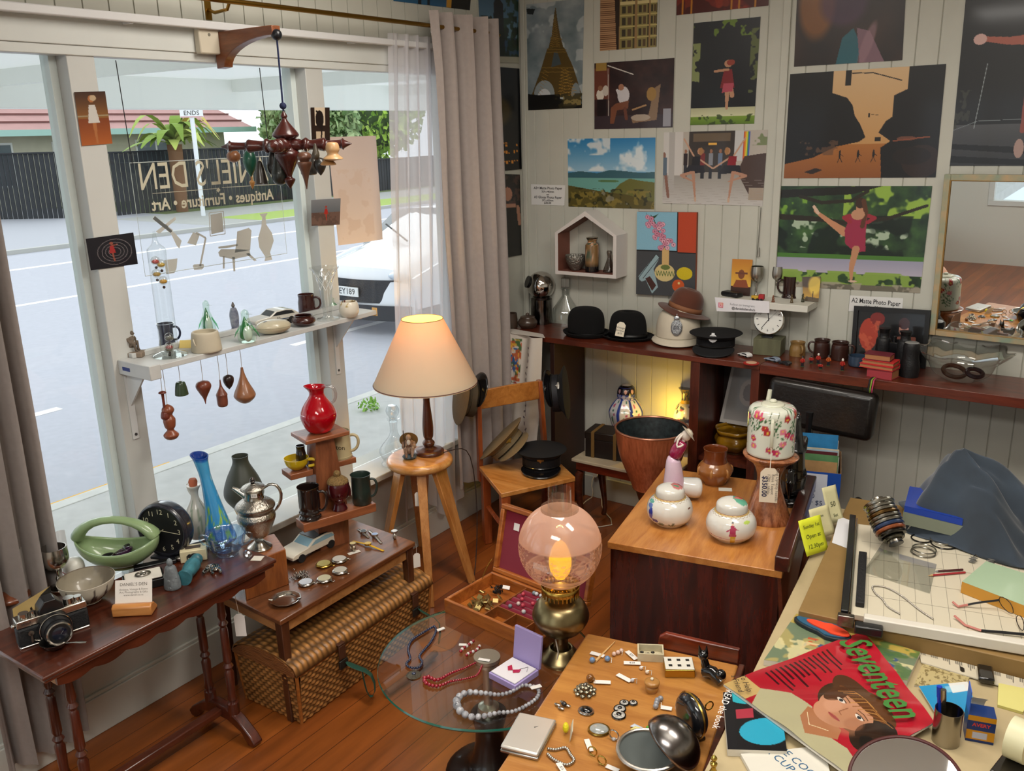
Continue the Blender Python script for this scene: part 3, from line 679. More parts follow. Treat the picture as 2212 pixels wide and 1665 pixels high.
# ---- window shelf
ZW=1.54;A_,B_=PZ(341,800,ZW),PZ(815,688,ZW);SXW=.215
t=T('window_shelf','narrow white painted shelf bracketed across the window posts and crowded with ornaments','shelf',(0,0,0))
ya,yb=-2.945,-1.655
WSH=M('c9cac8',.45,n=.12,ns=12)
mesh('board',MB().box(.001,SXW,ya+.05,yb,ZW-.022,ZW),WSH,t,bev=.002)
mesh('end_block',MB().box(.001,SXW,ya,ya+.05,ZW-.055,ZW+.004),WSH,t,bev=.003)
mesh('back_rail',MB().box(.001,.028,ya+.05,yb,ZW,ZW+.022),WSH,t,bev=.003)
mesh('end_tape',MB().box(SXW-.03,SXW+.002,yb-.001,yb+.003,ZW-.03,ZW+.012),M('e0b878',.7),t,smooth=0)
mesh('price_sticker',MB().box(.03,.08,ya-.001,ya,ZW-.035,ZW-.02),M('2b3a7a',.6),t,smooth=0)
for y in(-2.915,-1.745):
    bk=mesh('bracket',MB().box(.0015,.006,y-.014,y+.014,ZW-.34,ZW-.03).box(.003,.19,y-.012,y+.012,ZW-.030,ZW-.024).add([(.003,y-.004,ZW-.2),(.003,y+.004,ZW-.2),(.15,y+.004,ZW-.03),(.15,y-.004,ZW-.03),(.003,y-.004,ZW-.03),(.003,y+.004,ZW-.03)],[(0,1,2,3),(0,3,4),(1,5,2)]),M('d6d8d8',.4),t,smooth=0)
    mesh('screw',MB().cyl((.006,y,ZW-.32),(.009,y,ZW-.32),.006),M('444',.4)if 0 else M('444444',.4),bk)
GLS=M('ffffff',.02,tr=1,ior=1.3);G_='ornaments on the window shelf'
def handle(t,pts,r,mat,name='handle',flat_=1.):return mesh(name,MB().tube(pts,r,10,flat=flat_),mat,t)
def cbez(p0,p1,p2,p3,n=12):
    P=[Vector(p)for p in(p0,p1,p2,p3)];return[P[0]*(1-k)**3+P[1]*3*k*(1-k)**2+P[2]*3*k*k*(1-k)+P[3]*k**3 for k in[i/n for i in range(n+1)]]
def mug(name,label,x,y,z,top,hw,mat,prf=None,hs=1,ha=0.,cat='mug',th=.003,hk=1.,inner=None,group=None,hcol=None):
    p,m,h=site(x,y,z,top);R=hw*m;t=T(name,label,cat,p,0,group)
    prf=prf or[(.86,0),(.97,.05),(1,.3),(1,.8),(1.,1)]
    vessel(t,'cup_body',[(a*R,b*h)for a,b in prf],mat,th=th)
    if hs:
        a=ha;e=Vector((math.cos(a),math.sin(a),0));rr=R*.93
        handle(t,cbez(e*rr+Vector((0,0,h*.82)),e*(rr+R*hk)+Vector((0,0,h*.95)),e*(rr+R*hk)+Vector((0,0,h*.2)),e*rr*.97+Vector((0,0,h*.22))),R*.13,hcol or mat)
    return t,R,h
RIGHT=math.radians(35)  # the picture's rightward direction on the ground plane
def FZ(x,y):return PZ(x,y,ZW)
# monkey statuette on its block
def seated(t,h,mat,arm=True):
    """small seated figure in one skin: h = total height"""
    mb=MB();k=h
    mb.sph((0,0,.3*k),(.2*k,.17*k,.24*k)).sph((.02*k,0,.55*k),(.2*k,.22*k,.2*k)).sph((.08*k,0,.83*k),(.13*k,.12*k,.15*k)).sph((.19*k,0,.79*k),(.07*k,.06*k,.05*k))
    for s_ in(-1,1):
        mb.tube([(0,s_*.12*k,.25*k),(.26*k,s_*.16*k,.4*k),(.28*k,s_*.12*k,.08*k),(.36*k,s_*.12*k,.04*k)],[.1*k,.085*k,.06*k,.04*k],10)
        mb.tube([(.0,s_*.2*k,.62*k),(.12*k,s_*.26*k,.42*k),(.22*k,s_*.1*k,.55*k),(.2*k,s_*.05*k,.68*k)],[.08*k,.065*k,.05*k,.04*k],10)
    o=mesh('body',mb,mat,t);md=o.modifiers.new('r','REMESH');md.mode='VOXEL';md.voxel_size=h*.03;md.use_smooth_shade=True;return o
p,m,h=site(287,770,ZW,710);t=T('monkey_figurine','grey brown figurine of a seated thinking ape at the near end of the window shelf','figurine',p,RIGHT)
mesh('plinth',MB().box(-.035,.05,-.03,.03,0,.022),M('8a7a6a',.8),t,bev=.004);o=seated(t,h-.02,M('7a6c5e',.8,n=.4,ns=60,bump=.5));o.location=(-.005,0,.02)
# galileo thermometer
p,m,h=site(368,768,ZW,498);t=T('galileo_thermometer','tall clear glass thermometer with coloured liquid globes on the window shelf','thermometer',p)
R=19*m
TG=glass_thin((.97,.985,.98),.12)
mesh('glass_tube',MB().lathe(prof([(R*1.0,.012),(R*1.0,h*.2),(R,h*.5),(R,h*.82)],3)+prof([(R,h*.82),(R*.95,h*.86),(R*.4,h*.9),(R*.22,h*.95),(R*.1,h)],4),28),TG,t)
mesh('foot',MB().lathe(prof([(R*1.9,0),(R*1.9,.006),(R*1.3,.014),(R*.9,.02)],3),28),glass_thin((.9,.94,.93),.25),t)
for k,(dx,row,c_)in enumerate(((-5,563,'c92a1c'),(6,570,'d8b13a'),(-6,590,'c9a030'),(6,606,'e0a51e'),(0,748,'b01c30'),(2,728,'5a5a52'),(-1,770-18,'6a5a40'))):
    zz=hz(p,row);g=mesh('globe',MB().sph((dx*m*math.cos(RIGHT),dx*m*math.sin(RIGHT),zz),R*.5),glass_thin((.95,.95,.93),.25),t)
    mesh('liquid',MB().sph((dx*m*math.cos(RIGHT),dx*m*math.sin(RIGHT),zz-R*.1),(R*.42,R*.42,R*.25)),M(c_,.1,coat=.5),g)
    mesh('metal_tag',MB().sph((dx*m*math.cos(RIGHT),dx*m*math.sin(RIGHT),zz-R*.75),R*.16),M('3a2420',.3,metal=.6),g)
t,R,h=mug('dark_blue_mug','glossy dark blue mug standing behind the glass thermometer',362,744,ZW,698,18,M('10183a',.15,coat=.6),prf=[(1,0),(.8,.3),(.82,.7),(1,1)],ha=RIGHT)
p,m,h=site(447,757,ZW,716);t=T('cheese_cup','plain cream pottery pot with a small applied handle mark on the window shelf','pot',p)
mesh('pot_body',MB().lathe(prof([(31*m,0),(32*m,h*.1),(29*m,h*.8),(27*m,h),(23*m,h),(22*m,h*.7),(.001,h*.68)],3),32),M('c6bca6',.5,n=.12,ns=9,bump=.15),t);handle(t,cbez((-.0,-30*m,h*.7),(.01,-36*m,h*.8),(.02,-34*m,h*.4),(.01,-30*m,h*.4)),.003,M('c6bca6',.5))
def penguin(label,x,y,top,hw,lean=0):
    p,m,h=site(x,y,ZW,top);t=T('glass_penguin',label,'figurine',p,RIGHT);R=hw*m
    mesh('glass_body',MB().lathe(prof([(R*.75,0),(R,h*.12),(R*.85,h*.4),(R*.42,h*.68),(R*.42,h*.82),(R*.36,h*.94),(.001,h)],5),28),glass_thin((.88,.97,.9),.2),t)
    mesh('green_core',MB().lathe(prof([(.001,h*.05),(R*.62,h*.12),(R*.6,h*.35),(R*.28,h*.6),(.001,h*.78)],5),20,x=TR((-R*.12,R*.1,0))),M('12783c',.1,coat=.6),t)
    mesh('white_belly',MB().sph((R*.2,-R*.35,h*.26),(R*.5,R*.45,h*.24)),M('dfe6e0',.2),t)
    for s_ in(-1,1):mesh('wing',MB().tube([(s_*R*.55,0,h*.5),(s_*R*1.1,0,h*.3),(s_*R*1.35,0,h*.14)],[R*.18,R*.2,R*.05],8,flat=.5),glass_thin((.45,.8,.55),.25),t)
    mesh('beak',MB().cyl((R*.2,0,h*.86),(R*.8,0,h*.84),R*.12,.001),glass_thin((.95,.97,.95),.2),t)
penguin('taller green and clear glass penguin standing near the back of the window shelf',452,722,648,16)
penguin('rounder green and white glass penguin at the front edge of the window shelf',535,738,668,20)
p,m,h=site(509,712,ZW,652);t=T('knight_figurine','small porcelain soldier figurine in a white and blue cloak on the window shelf','figurine',p);R=9*m
mesh('cloak',MB().lathe(prof([(R*.8,0),(R*.9,h*.1),(R*1.1,h*.5),(R*.7,h*.76),(R*.3,h*.8)],4),18),M('b9bcc4',.4,c2='3a4468',ns=28),t)
mesh('head',MB().sph((0,0,h*.86),R*.42).cyl((0,0,h*.88),(0,0,h),R*.42,R*.1),M('6a6460',.4),t);mesh('base',MB().cyl((0,0,0),(0,0,.006),R),M('8a7a5a',.5),t)
# model car
p=FZ(590,700);m=mpp(p)
def modelcar(t,L,mat,wmat,trim=None,hs=.5,hood=.42):
    """saloon, nose at -x"""
    w_=L*.4;h=L*.3
    pf=[(-.5,.3),(-.5,.48),(-.44,.58),(-.16,.66),(-.02,.95),(.2,1.),(.36,.92),(.47,.68),(.5,.62),(.5,.3)]
    mesh('body',MB().prism([(a*L,b*h)for a,b in pf],-w_/2,w_/2,TR((0,0,0),(PI/2,0,0))),mat,t,bev=L*.012)
    for s_ in(-1,1):mesh('side_window',MB().prism([(a*L,b*h)for a,b in[(-.11,.68),(-.01,.9),(.2,.94),(.33,.88),(.4,.68)]],0,.0006,TR((0,s_*(w_/2+.0004),0),(PI/2,0,0))),wmat,t,smooth=0)
    mesh('windscreen',MB().add([(-.155*L,-w_*.42,.665*h+.0005),(-.155*L,w_*.42,.665*h+.0005),(-.03*L,w_*.4,.93*h+.001),(-.03*L,-w_*.4,.93*h+.001)],[(0,1,2,3)]),wmat,t,smooth=0)
    for x_ in(-.32,.31):
        for s_ in(-1,1):mesh('wheel',MB().cyl((x_*L,s_*w_*.36,h*.24),(x_*L,s_*w_*.52,h*.24),h*.24,seg=16),M('1a1a1c',.7),t)
    return w_,h
t=T('model_rally_car','silver and white model rally car with black racing numbers near the brown jug','model car',p,math.radians(80))
w_,h=modelcar(t,.235,M('cdc9be',.25,coat=.6),M('2e3032',.15))
text('32',.02,M('1a1a1a',.5),t,(0,0,0),mtx=TR((.005,-w_/2-.001,h*.45),(PI/2,0,0)))
mesh('side_stripe',MB().box(-.07,.07,-w_/2-.0006,-w_/2,h*.36,h*.42),M('30425a',.5),t,smooth=0)
p,m,h=site(592,720,ZW,691);t=T('egg_dish','cream covered oval dish painted with birds on the window shelf front','dish',p,math.radians(65));R=38*m
for nm,a,b in(('bowl',0,.5),('lid',.5,1)):
    mesh(nm,MB().lathe([(max(1e-4,R*math.sin(PI*(a+(b-a)*k/8))**.8),h*(.5-.5*math.cos(PI*(a+(b-a)*k/8))))for k in range(9)],32,x=TR((0,0,0 if nm=='bowl' else.001),(0,0,0),(1,.7,1)),cap=True),M('cfc6ae',.3,coat=.5,c2='b8ad90',ns=12),t)
mesh('painted_birds',MB().sph((.0,-R*.35,h*.82),(.018,.008,.004)).sph((-.03,-R*.1,h*.93),(.016,.008,.004)),M('5a5f6a',.5),t)
DB=M('3c1712',.25,coat=.5,n=.2,ns=12)
mug('cream_jug','dark brown glazed jug with pulled handle at the back of the window shelf',664,677,ZW,635,18,DB,prf=[(1,0),(1.02,.1),(1,.6),(.92,.8),(.98,1)],ha=RIGHT,cat='jug')
p,m,h=site(657,703,ZW,680);t=T('sugar_bowl','squat dark brown glazed bowl in front of the brown jug','bowl',p);vessel(t,'bowl_body',prof([(14*m,0),(25*m,h*.35),(24*m,h*.7),(18*m,h*.92),(20*m,h)],3),DB)
p,m,h=site(709,690,ZW,577);t=T('crystal_vase','tall cut crystal trumpet vase at the far end of the window shelf','vase',p)
CR=glass_thin((.93,.95,.95),.3)
def flute(a,v):return 1+(.05*math.cos(12*a)if v>.9 else 0)
mesh('glass_body',MB().lathe(prof([(24*m,0),(24*m,.006),(10*m,.018),(11*m,h*.25),(14*m,h*.6),(22*m,h*.88),(31*m,h)],5),48,sq=flute,cap=False),CR,t)
cm=MB()
for k in range(8):
    for sg in(-1,1):cm.tube([((15+9*v*v)*m*math.cos(k*PI/4+sg*v*1.2),(15+9*v*v)*m*math.sin(k*PI/4+sg*v*1.2),h*(.58+.32*v))for v in[i/8 for i in range(9)]],.0013,4)
mesh('cut_pattern',cm,M('eef2f2',.1),t)
penguin('small green glass bird figure behind the crystal vase',718,668,641,10)
p,m,h=site(755,683,ZW,652);t=T('painted_mug','small rounded cream mug with gold lettering at the far end of the window shelf','mug',p);c=Can(80,24,'d8d0c0');c.spk(14,.55,'8a6a2a',.9,4,.3,.2,.5,.8).rect(.6,.3,.63,.7,'222222').rect(.66,.3,.69,.7,'222222').rect(.54,.3,.57,.7,'5a1a1a').spk(16,.55,'9a7a2a',.9,2,.75,.2,1,.8)
mesh('cup_body',MB().lathe(prof([(16*m,0),(21*m,h*.3),(21*m,h*.7),(18*m,h),(16*m,h),(17*m,h*.6),(.001,h*.3)],5),60,col=lambda a,v,f=c.at():f((a/2/PI+.1)%1,min(.99,1.3-v*1.4)if v<.72 else.02)),VC(.3,coat=.4),t)
p,m,h=site(402,752,ZW,735);t=T('folded_note','folded yellow paper note behind the cream pot','note',p,RIGHT);mesh('paper',MB().add([(-.03,0,0),(.05,0,0),(.05,.02,.03),(-.03,.02,.03),(.05,.04,0),(-.03,.04,0)],[(0,1,2,3),(3,2,4,5)]),M('e2c97a',.8),t,smooth=0,solid=.0006)
mesh('writing',MB().box(-.01,.03,-.001,0,.012,.015,TR((0,.006,0),(-.59,0,0))),M('3a3a3a',.8),t,smooth=0)
# charms under the shelf
G2='turned wooden charms hung beneath the window shelf';zs=ZW-.0235
for d in(
    ('spindle_charm','thin reddish wooden spindle charm hung behind the stacked bead charm',350,844,912,[(.02,0),(.1,.03),(.12,.08),(.05,.12),(.05,.6),(.12,.72),(.14,.9),(.02,1)],'6a2a1c'),
    ('bead_charm','large stacked three ball wooden charm hanging lowest under the window shelf',361,873,954,[(.02,0),(.13,.08),(.16,.18),(.1,.3),(.16,.42),(.14,.62),(.09,.72),(.2,.85),(.14,.96),(.02,1)],'8a4a30'),
    ('bell_charm','small dark green bell shaped charm under the window shelf',389,823,856,[(.05,0),(.12,.05),(.3,.12),(.42,.8),(.38,.95),(.02,1)],'33452c'),
    ('heart_charm','reddish heart shaped charm with a curved point under the window shelf',438,822,875,[(.04,0),(.24,.06),(.31,.25),(.2,.5),(.07,.75),(.01,1)],'7a3c28'),
    ('acorn_charm','long necked tan and red acorn charm under the window shelf',475,820,881,[(.02,0),(.05,.25),(.18,.5),(.2,.56),(.19,.62),(.17,.95),(.02,1)],'7a4434'),
    ('cone_charm','small dark pine cone charm hanging highest under the window shelf',492,809,842,[(.04,0),(.3,.12),(.35,.4),(.22,.75),(.01,1)],'2c1c18'),
    ('teardrop_charm','big tan teardrop charm with a slot, under the window shelf',522,793,875,[(.03,0),(.06,.18),(.14,.42),(.27,.7),(.27,.82),(.14,.95),(.01,1)],'9a6644')):
    charm(*d,group=G2,hang=zs)
q=PX(525,857,.16);mesh('slot',MB().sph((0,0,0),(.012,.012,.007)),M('d9cdbb',.4),bpy.data.objects.get('teardrop_charm'),loc=(.02,-.012,q.z-bpy.data.objects['teardrop_charm'].location.z))
# decanter on the sill
p,m,h=site(820,992,SILL+.004,868);t=T('glass_decanter','clear ships decanter with ball stopper standing on the window sill','decanter',(.02,p.y,p.z));m=mpp(p)
mesh('glass_body',MB().lathe(prof([(30*m,0),(30*m,.006),(26*m,.02),(26*m,.03),(33*m,h*.25),(10*m,h*.5),(9*m,h*.72),(14*m,h*.77)],5),40,cap=False),glass_thin((.95,.965,.97),.22),t)
mesh('stopper',MB().lathe(prof([(8*m,h*.72),(8*m,h*.8),(13*m,h*.86),(14*m,h*.93),(9*m,h)],4),24),glass_thin((.9,.93,.94),.3),t)
# ================================================================ SOFA TABLE (near the window, lower left)
def thing_on(name,label,cat,x,y,z,top=None,rz=0,group=None):
    s_=site(x,y,z,top);t=T(name,label,cat,s_[0],rz,group);return(t,)+tuple(s_[1:])
ZN=.76
MAHO=wood('5e2c1a','3a170d',.28,axis='y',coat=.6);MAHX=wood('5b2616','34130b',.3,axis='z',coat=.6)
nx0,nx1,ny0,ny1=.235,.645,-3.735,-2.775
t=T('sofa_table','narrow mahogany console table on twin turned legs beside the window, crowded with antiques','table',((nx0+nx1)/2,(ny0+ny1)/2,0));tx,ty=t.location.x,t.location.y
hw,hl=(nx1-nx0)/2,(ny1-ny0)/2
mesh('tabletop',MB().box(-hw,hw,-hl,hl,ZN-.016,ZN),MAHO,t,bev=.006,seg=3)
mesh('edge_moulding',MB().box(-hw+.008,hw-.008,-hl+.008,hl-.008,ZN-.032,ZN-.0165),MAHO,t,bev=.005,seg=3)
ap=[(-hl+.05,0)]+[(-hl+.05+(2*hl-.1)*k/60,-.03-.014*abs(math.sin(k/60*PI*7)))for k in range(61)]+[(hl-.05,0)]
for sgn in(-1,1):mesh('scalloped_apron',MB().prism(ap,-.006,.006,TR((sgn*(hw-.025),0,ZN-.033),(PI/2,0,PI/2))),MAHO,t,smooth=0)
for sgn in(-1,1):mesh('end_apron',MB().box(-hw+.03,hw-.03,sgn*(hl-.06)-.006,sgn*(hl-.06)+.006,ZN-.07,ZN-.033),W_OAK,t,smooth=0)
TL_=[(.024,.1),(.024,.16),(.012,.165),(.02,.18),(.016,.2),(.019,.3),(.012,.315),(.021,.33),(.012,.345),(.018,.36),(.016,.5),(.011,.51),(.02,.525),(.011,.54),(.018,.56),(.014,.62),(.024,.66),(.024,ZN-.034)]
for ys in(-hl+.135,hl-.195):
    for xs in(-.075,.075):mesh('leg',MB().lathe(TL_,20,c=(xs,ys,0)),MAHX,t)
    ft=[(-.2,0),(-.17,.0),(-.13,.05),(-.05,.075),(.05,.075),(.13,.05),(.17,.0),(.2,0),(.215,.022),(.19,.05),(.12,.1),(.05,.13),(-.05,.13),(-.12,.1),(-.19,.05),(-.215,.022)]
    mesh('foot',MB().prism(ft,-.022,.022,TR((0,ys,0),(PI/2,0,0))),MAHX,t,bev=.006)
mesh('stretcher',MB().box(-.02,.02,-hl+.15,hl-.21,.085,.115),MAHO,t,bev=.006)
# --- things on it
SIL=M('b9b4ac',.18,metal=1);SIL2=M('9a948c',.28,metal=1,n=.5,ns=60);BLK=M('131315',.35,coat=.3)
# camera
t,m=thing_on('film_camera','vintage chrome and black film camera at the near end of the sofa table','camera',118,1372,ZN,rz=math.radians(2))
CW_=140*m;ch=.075
x_=TR((0,0,0),(0,0,math.radians(38)))
t.rotation_euler=(0,0,az2(60,1388,165,1352,ZN));t.scale=(1.55,)*3
CW_=.145
mesh('camera_body',MB().box(-CW_/2,CW_/2,-.016,.018,0,.048),M('17181a',.6,bump=.3,ns=300),t,bev=.006)
mesh('top_plate',MB().box(-CW_/2+.001,CW_/2-.001,-.017,.019,.0485,.066).box(-CW_/2+.001,CW_/2-.001,-.017,.019,0.0,.005),SIL,t,bev=.004)
mesh('pentaprism',MB().prism([(-.026,.0),(.026,.0),(.024,.012),(.011,.028),(-.011,.028),(-.024,.012)],-.02,.018,TR((0,0,.066),(PI/2,0,0))),BLK,t,bev=.002)
L1=mesh('lens',MB().cyl((0,-.016,.031),(0,-.03,.031),.033,.033,32).cyl((0,-.03,.031),(0,-.048,.031),.031,.029,32).cyl((0,-.048,.031),(0,-.06,.031),.027,.027,32),M('1a1a1c',.4),t)
mesh('lens_rim',MB().tube(arc((0,-.06,.031),.0245,0,2*PI,32,'xz')[:-1],.0028,6,closed=True).tube(arc((0,-.031,.031),.0325,0,2*PI,32,'xz')[:-1],.0012,6,closed=True),SIL,L1)
mesh('front_glass',MB().sph((0,-.056,.031),(.021,.006,.021)),M('141a2a',.05,coat=1),L1)
for px_,r_,hh in((-.052,.011,.01),(.04,.012,.013),(.058,.009,.01),(-.034,.006,.008)):mesh('dial',MB().cyl((px_,0,.066),(px_,0,.066+hh),r_,r_*.95,24),SIL,t)
mesh('strap_lug',MB().sph((-CW_/2-.002,0,.052),.005),SIL,t);mesh('self_timer',MB().cyl((-.047,-.018,.034),(-.047,-.022,.034),.006).box(-.049,-.045,-.022,-.019,.012,.034),SIL,t)
text('SENI-R',.007,M('333333',.5),t,(-.052,-.0176,.057),(PI/2,0,0))
# folded photo card standing behind it
q=[PZ(37,1388,ZN),PZ(118,1335,ZN)];zc=hz(q[0],1310);zd=hz(q[1],1248)
c=Can(100,90,'c9a765');c.grad(0,1,'a8905c','d9b878').poly([(0,.25),(.18,.45),(.22,.7),(.5,.75),(.7,1),(0,1)],'14120f').poly([(1,0),(.72,.1),(.66,.4),(.8,.6),(.9,1),(1,1)],'14120f').poly([(.42,.28),(.47,.26),(.48,.36),(.43,.38)],'14120f').rect(.3,.75,1,1,'14120f').spk(14,.6,'b89858',.4,3,.3,.75,.9,1)
up=Vector((-.25,.16,.97))*.115
o=photo('street_postcard','sepia city skyline photo card leaning behind the vintage camera',[q[0]+up,q[1]+up,q[1],q[0]],c)
# tea strainer
t,m=thing_on('tea_strainer','small silver tea strainer with a pierced bowl and handle in front of the camera','strainer',120,1400,ZN,rz=math.radians(20));t.scale=(1.25,)*3
mesh('bowl',MB().lathe(prof([(.004,.004),(.02,.004),(.03,.016),(.036,.022),(.036,.0235),(.028,.018),(.018,.008),(.001,.007)],3),32),SIL2,t)
mesh('handle',MB().tube([(.034,0,.021),(.06,.004,.024),(.08,.006,.026),(.096,.008,.026)],[.003,.003,.006,.003],8,flat=.35),SIL,t)
mesh('rest_tab',MB().tube([(-.034,0,.021),(-.055,0,.022),(-.062,0,.022)],[.006,.009,.003],8,flat=.25),SIL,t)
# bowl with zigzag
t,m,h=thing_on('pottery_bowl','cream pottery bowl with a dark triangle border behind the camera','bowl',194,1298,ZN,1248);R=58*m
c=Can(160,40,'cfc8b6')
for k in range(12):c.poly([((k+.1)/12,.5),((k+.9)/12,.5),((k+.5)/12,.08)],'40302a').poly([((k+.3)/12,.5),((k+.7)/12,.5),((k+.5)/12,.28)],'7a6454')
c.rect(0,.9,1,1,'b0a894');fc=c.at();c2=Can(120,30,'8f8674');c2.spk(6,.5,'6f675a',.7,2).rect(0,0,1,.06,'5a4a3c');f2_=c2.at()
op=prof([(R*.3,0),(R*.42,.004),(R*.45,h*.1),(R*.85,h*.5),(R,h*.98)],5);ip=prof([(R*.97,h),(R*.8,h*.52),(R*.4,h*.18),(.001,h*.14)],6);NN=len(op);NT=NN+len(ip)
mesh('bowl_body',MB().lathe(op+ip,96,cap=False,col=lambda a,v:fc((a/2/PI)%1,max(0,min(.99,1-v*NT/NN)))if v*(NT-1)<NN else f2_((a/2/PI)%1,min(.99,(v*NT-NN)/(NT-NN)))),VC(.4,coat=.4),t)
# goblet
def goblet(name,label,x,y,z,top,hw,mat=SIL,group=None,hb=.55):
    t,m,h=thing_on(name,label,'goblet',x,y,z,top,group=group);R=hw*m
    mesh('foot',MB().lathe(prof([(R*.85,0),(R*.8,.003),(R*.3,.008),(R*.12,h*.12)],4),28),mat,t)
    mesh('stem',MB().lathe(prof([(R*.12,h*.1),(R*.2,h*.22),(R*.1,h*.3),(R*.14,h*.42),(R*.1,h*.47)],4),20),mat,t)
    vessel(t,'goblet_cup',prof([(R*.12,h*.45),(R*.7,h*.53),(R*.98,h*.72),(R*.9,h)],5),mat,th=.0015);return t
goblet('silver_goblet','polished silver goblet standing behind the patterned pottery bowl',130,1268,ZN,1182,28)
# green basket vase
t,m,h=thing_on('basket_vase','pale green glazed pottery basket with a high loop handle holding dark bangles','vase',262,1225,ZN,1120,rz=RIGHT);Lh=88*m;GRN=M('8fa878',.35,coat=.5,n=.25,ns=8)
def bsk(u,v):
    a=u*2*PI;x=math.cos(a);y=math.sin(a);s_=[.3,.6,.9,1.,.97][0]if 0 else None
    k=.32+.68*math.sin(min(1,v*1.05)*PI/2);zz=h*(.06+.36*v**1.5+.22*v*abs(x)**2.2)
    return Vector((x*Lh*k,y*Lh*.5*k,zz))
mesh('bowl',MB().surf(bsk,48,12,cu=True).lathe([(Lh*.3,0),(Lh*.3,h*.06),(Lh*.33,h*.08)],32,x=TR((0,0,0),(0,0,0),(1,.55,1))),GRN,t,solid=.006)
hp=[(-Lh*.97,h*.58),(-Lh*.9,h*.75),(-Lh*.55,h*.95),(0,h*1.0),(Lh*.5,h*.92),(Lh*.85,h*.75),(Lh*.97,h*.58)]
mesh('loop_handle',MB().tube([(a,0,b)for a,b in prof(hp,5)]if 0 else[(a,0,b)for a,b in hp],[.04,.034,.022,.019,.022,.034,.04],14,flat=.75),GRN,t,sub=1)
def ring(name,label,x,y,z,r,th,mat,cat='bangle',tilt=(0,0,0),group=None,dz=0):
    p=PZ(x,y,z)+Vector((0,0,th+dz));t=T(name,label,cat,p,rot=tilt,group=group);mesh('band',MB().tube(arc((0,0,0),r,0,2*PI,36,'xy')[:-1],th,8,closed=True,flat=1.3),mat,t);return t
for i,(x,y,r_,dz,c_,tl,lb)in enumerate(((232,1190,.034,.0,'1a1a1c',(.25,.1,0),'glossy black bangle low in the green basket vase'),(262,1188,.034,.004,'2a1e1c',(.1,.3,0),'dark brown ridged bangle in the middle of the green basket vase'),(290,1172,.036,.012,'171419',(-.2,.2,0),'dark tagged bangle uppermost in the green basket vase'),(270,1182,.03,.022,'3a1a3a',(.1,-.3,0),'dark purple bangle resting on others in the green basket vase'))):
    ring('bangle',lb,x,y+22,ZN+.035,r_,.006,M(c_,.2,coat=.5),tilt=tl,group='bangles in the green basket vase',dz=dz)
# black round alarm clock
def clock(name,label,x,y,z,top,hw,rim,face,num,hands,az,tilt=0,time=(0,0),stand=None,numc=12,group=None,pivot=.0):
    t,m,h=thing_on(name,label,'clock',x,y,z,top);R=h/2;t.rotation_euler=(0,0,az)
    X=TR((0,0,R+.004),(tilt,0,0));D=R*.35
    mesh('case',MB(X).lathe(prof([(R*.7,-D),(R*.95,-D*.8),(R,0),(R,D*.5),(R*.95,D*.6)],4),48,x=TR((0,0,0),(PI/2,0,0))),rim,t)
    fcx=mesh('dial',MB(X).cyl((0,-D*.6,0),(0,-D*.62,0),R*.9,R*.9,48),face,t,smooth=0)
    for k in range(1,13):
        a=PI/2-k*PI/6
        if numc==12 or k in(12,11,1,2,5,6,10):text(str(k),R*.26,num,fcx,(0,0,0),mtx=X@TR((R*.7*math.cos(a),-D*.65,R*.7*math.sin(a)),(PI/2,0,0)))
        else:mesh('hour_mark',MB(X).box(-R*.02,R*.02,-D*.66,-D*.63,R*.62,R*.78,TR((0,0,0),(0,PI/2-a,0))),num,fcx,smooth=0)
    for(dg,L,w)in time:mesh('clock_hand',MB(X).box(-w,w,-D*.7,-D*.67,-R*.1,R*L,TR((0,0,0),(0,math.radians(dg),0))),hands,fcx,smooth=0)
    mesh('rim',MB(X).tube(arc((0,-D*.62,0),R*.93,0,2*PI,48,'xz')[:-1],R*.06,8,closed=True),rim,t)
    return t,R,X,D
NUMC=M('d6cfb0',.6)
t,R,X,D=clock('alarm_clock','round black faced vintage alarm clock with pale numerals by the window sill',366,1200,ZN,1088,42,M('24242c',.25,coat=.5),M('17171a',.4),NUMC,NUMC,math.radians(20),time=((235,.5,.0015),(95,.75,.001)))
t.location+=Vector((0,0,.004));mesh('foot',MB().box(-R*.5,R*.5,-R*.4,R*.3,-.004,.008),M('24242c',.3),t,bev=.003)
# white trinket and green dish behind the goblet
t,m=thing_on('china_trinket','small white china trinket box behind the silver goblet','trinket',162,1240,ZN);t.scale=(1.45,)*3;mesh('box_body',MB().lathe(prof([(.02,0),(.027,.01),(.027,.03),(.018,.045),(.001,.05)],4),24),M('e4e2da',.3,coat=.4),t);mesh('red_ribbon',MB().tube([(-.01,-.026,.014),(.03,-.03,.012),(.05,-.02,.006)],.0016,6),M('b02a3a',.6),t)
t,m=thing_on('green_dish','small pale green leaf dish beneath the basket vase edge','dish',178,1262,ZN);t.scale=(1.2,)*3;vessel(t,'dish_body',[(.02,0),(.03,.008),(.036,.016)],M('b9c49a',.3,coat=.4),th=.002)
# jewellery box tray, card stand, buddha, blue figure, etc
t,m=thing_on('ring_box','open black box with a white padded lining holding a brooch','box',312,1262,ZN,rz=math.radians(62));t.scale=(1.45,)*3;t.location.z+=.0
mesh('box_body',MB().box(-.05,.05,-.035,.035,0,.022),BLK,t,bev=.002);mesh('lining',MB().box(-.045,.045,-.03,.03,.0225,.028),M('ddd8cc',.8),t,bev=.004);mesh('brooch',MB().tube(arc((0,0,.031),.018,0,2*PI,20,'xy',.012)[:-1],.0025,6,closed=True).sph((0,0,.031),(.008,.006,.003)),SIL2,t)
mesh('lid',MB().box(-.05,.05,-.035,.035,0,.005,TR((.02,.045,.003),(0,0,.1))),M('4a3a3a',.5),t,bev=.002)
t,m=thing_on('card_holder','pale wooden holder with a shop card standing at the front edge of the sofa table','card holder',292,1322,ZN,rz=math.radians(38));t.scale=(1.45,)*3
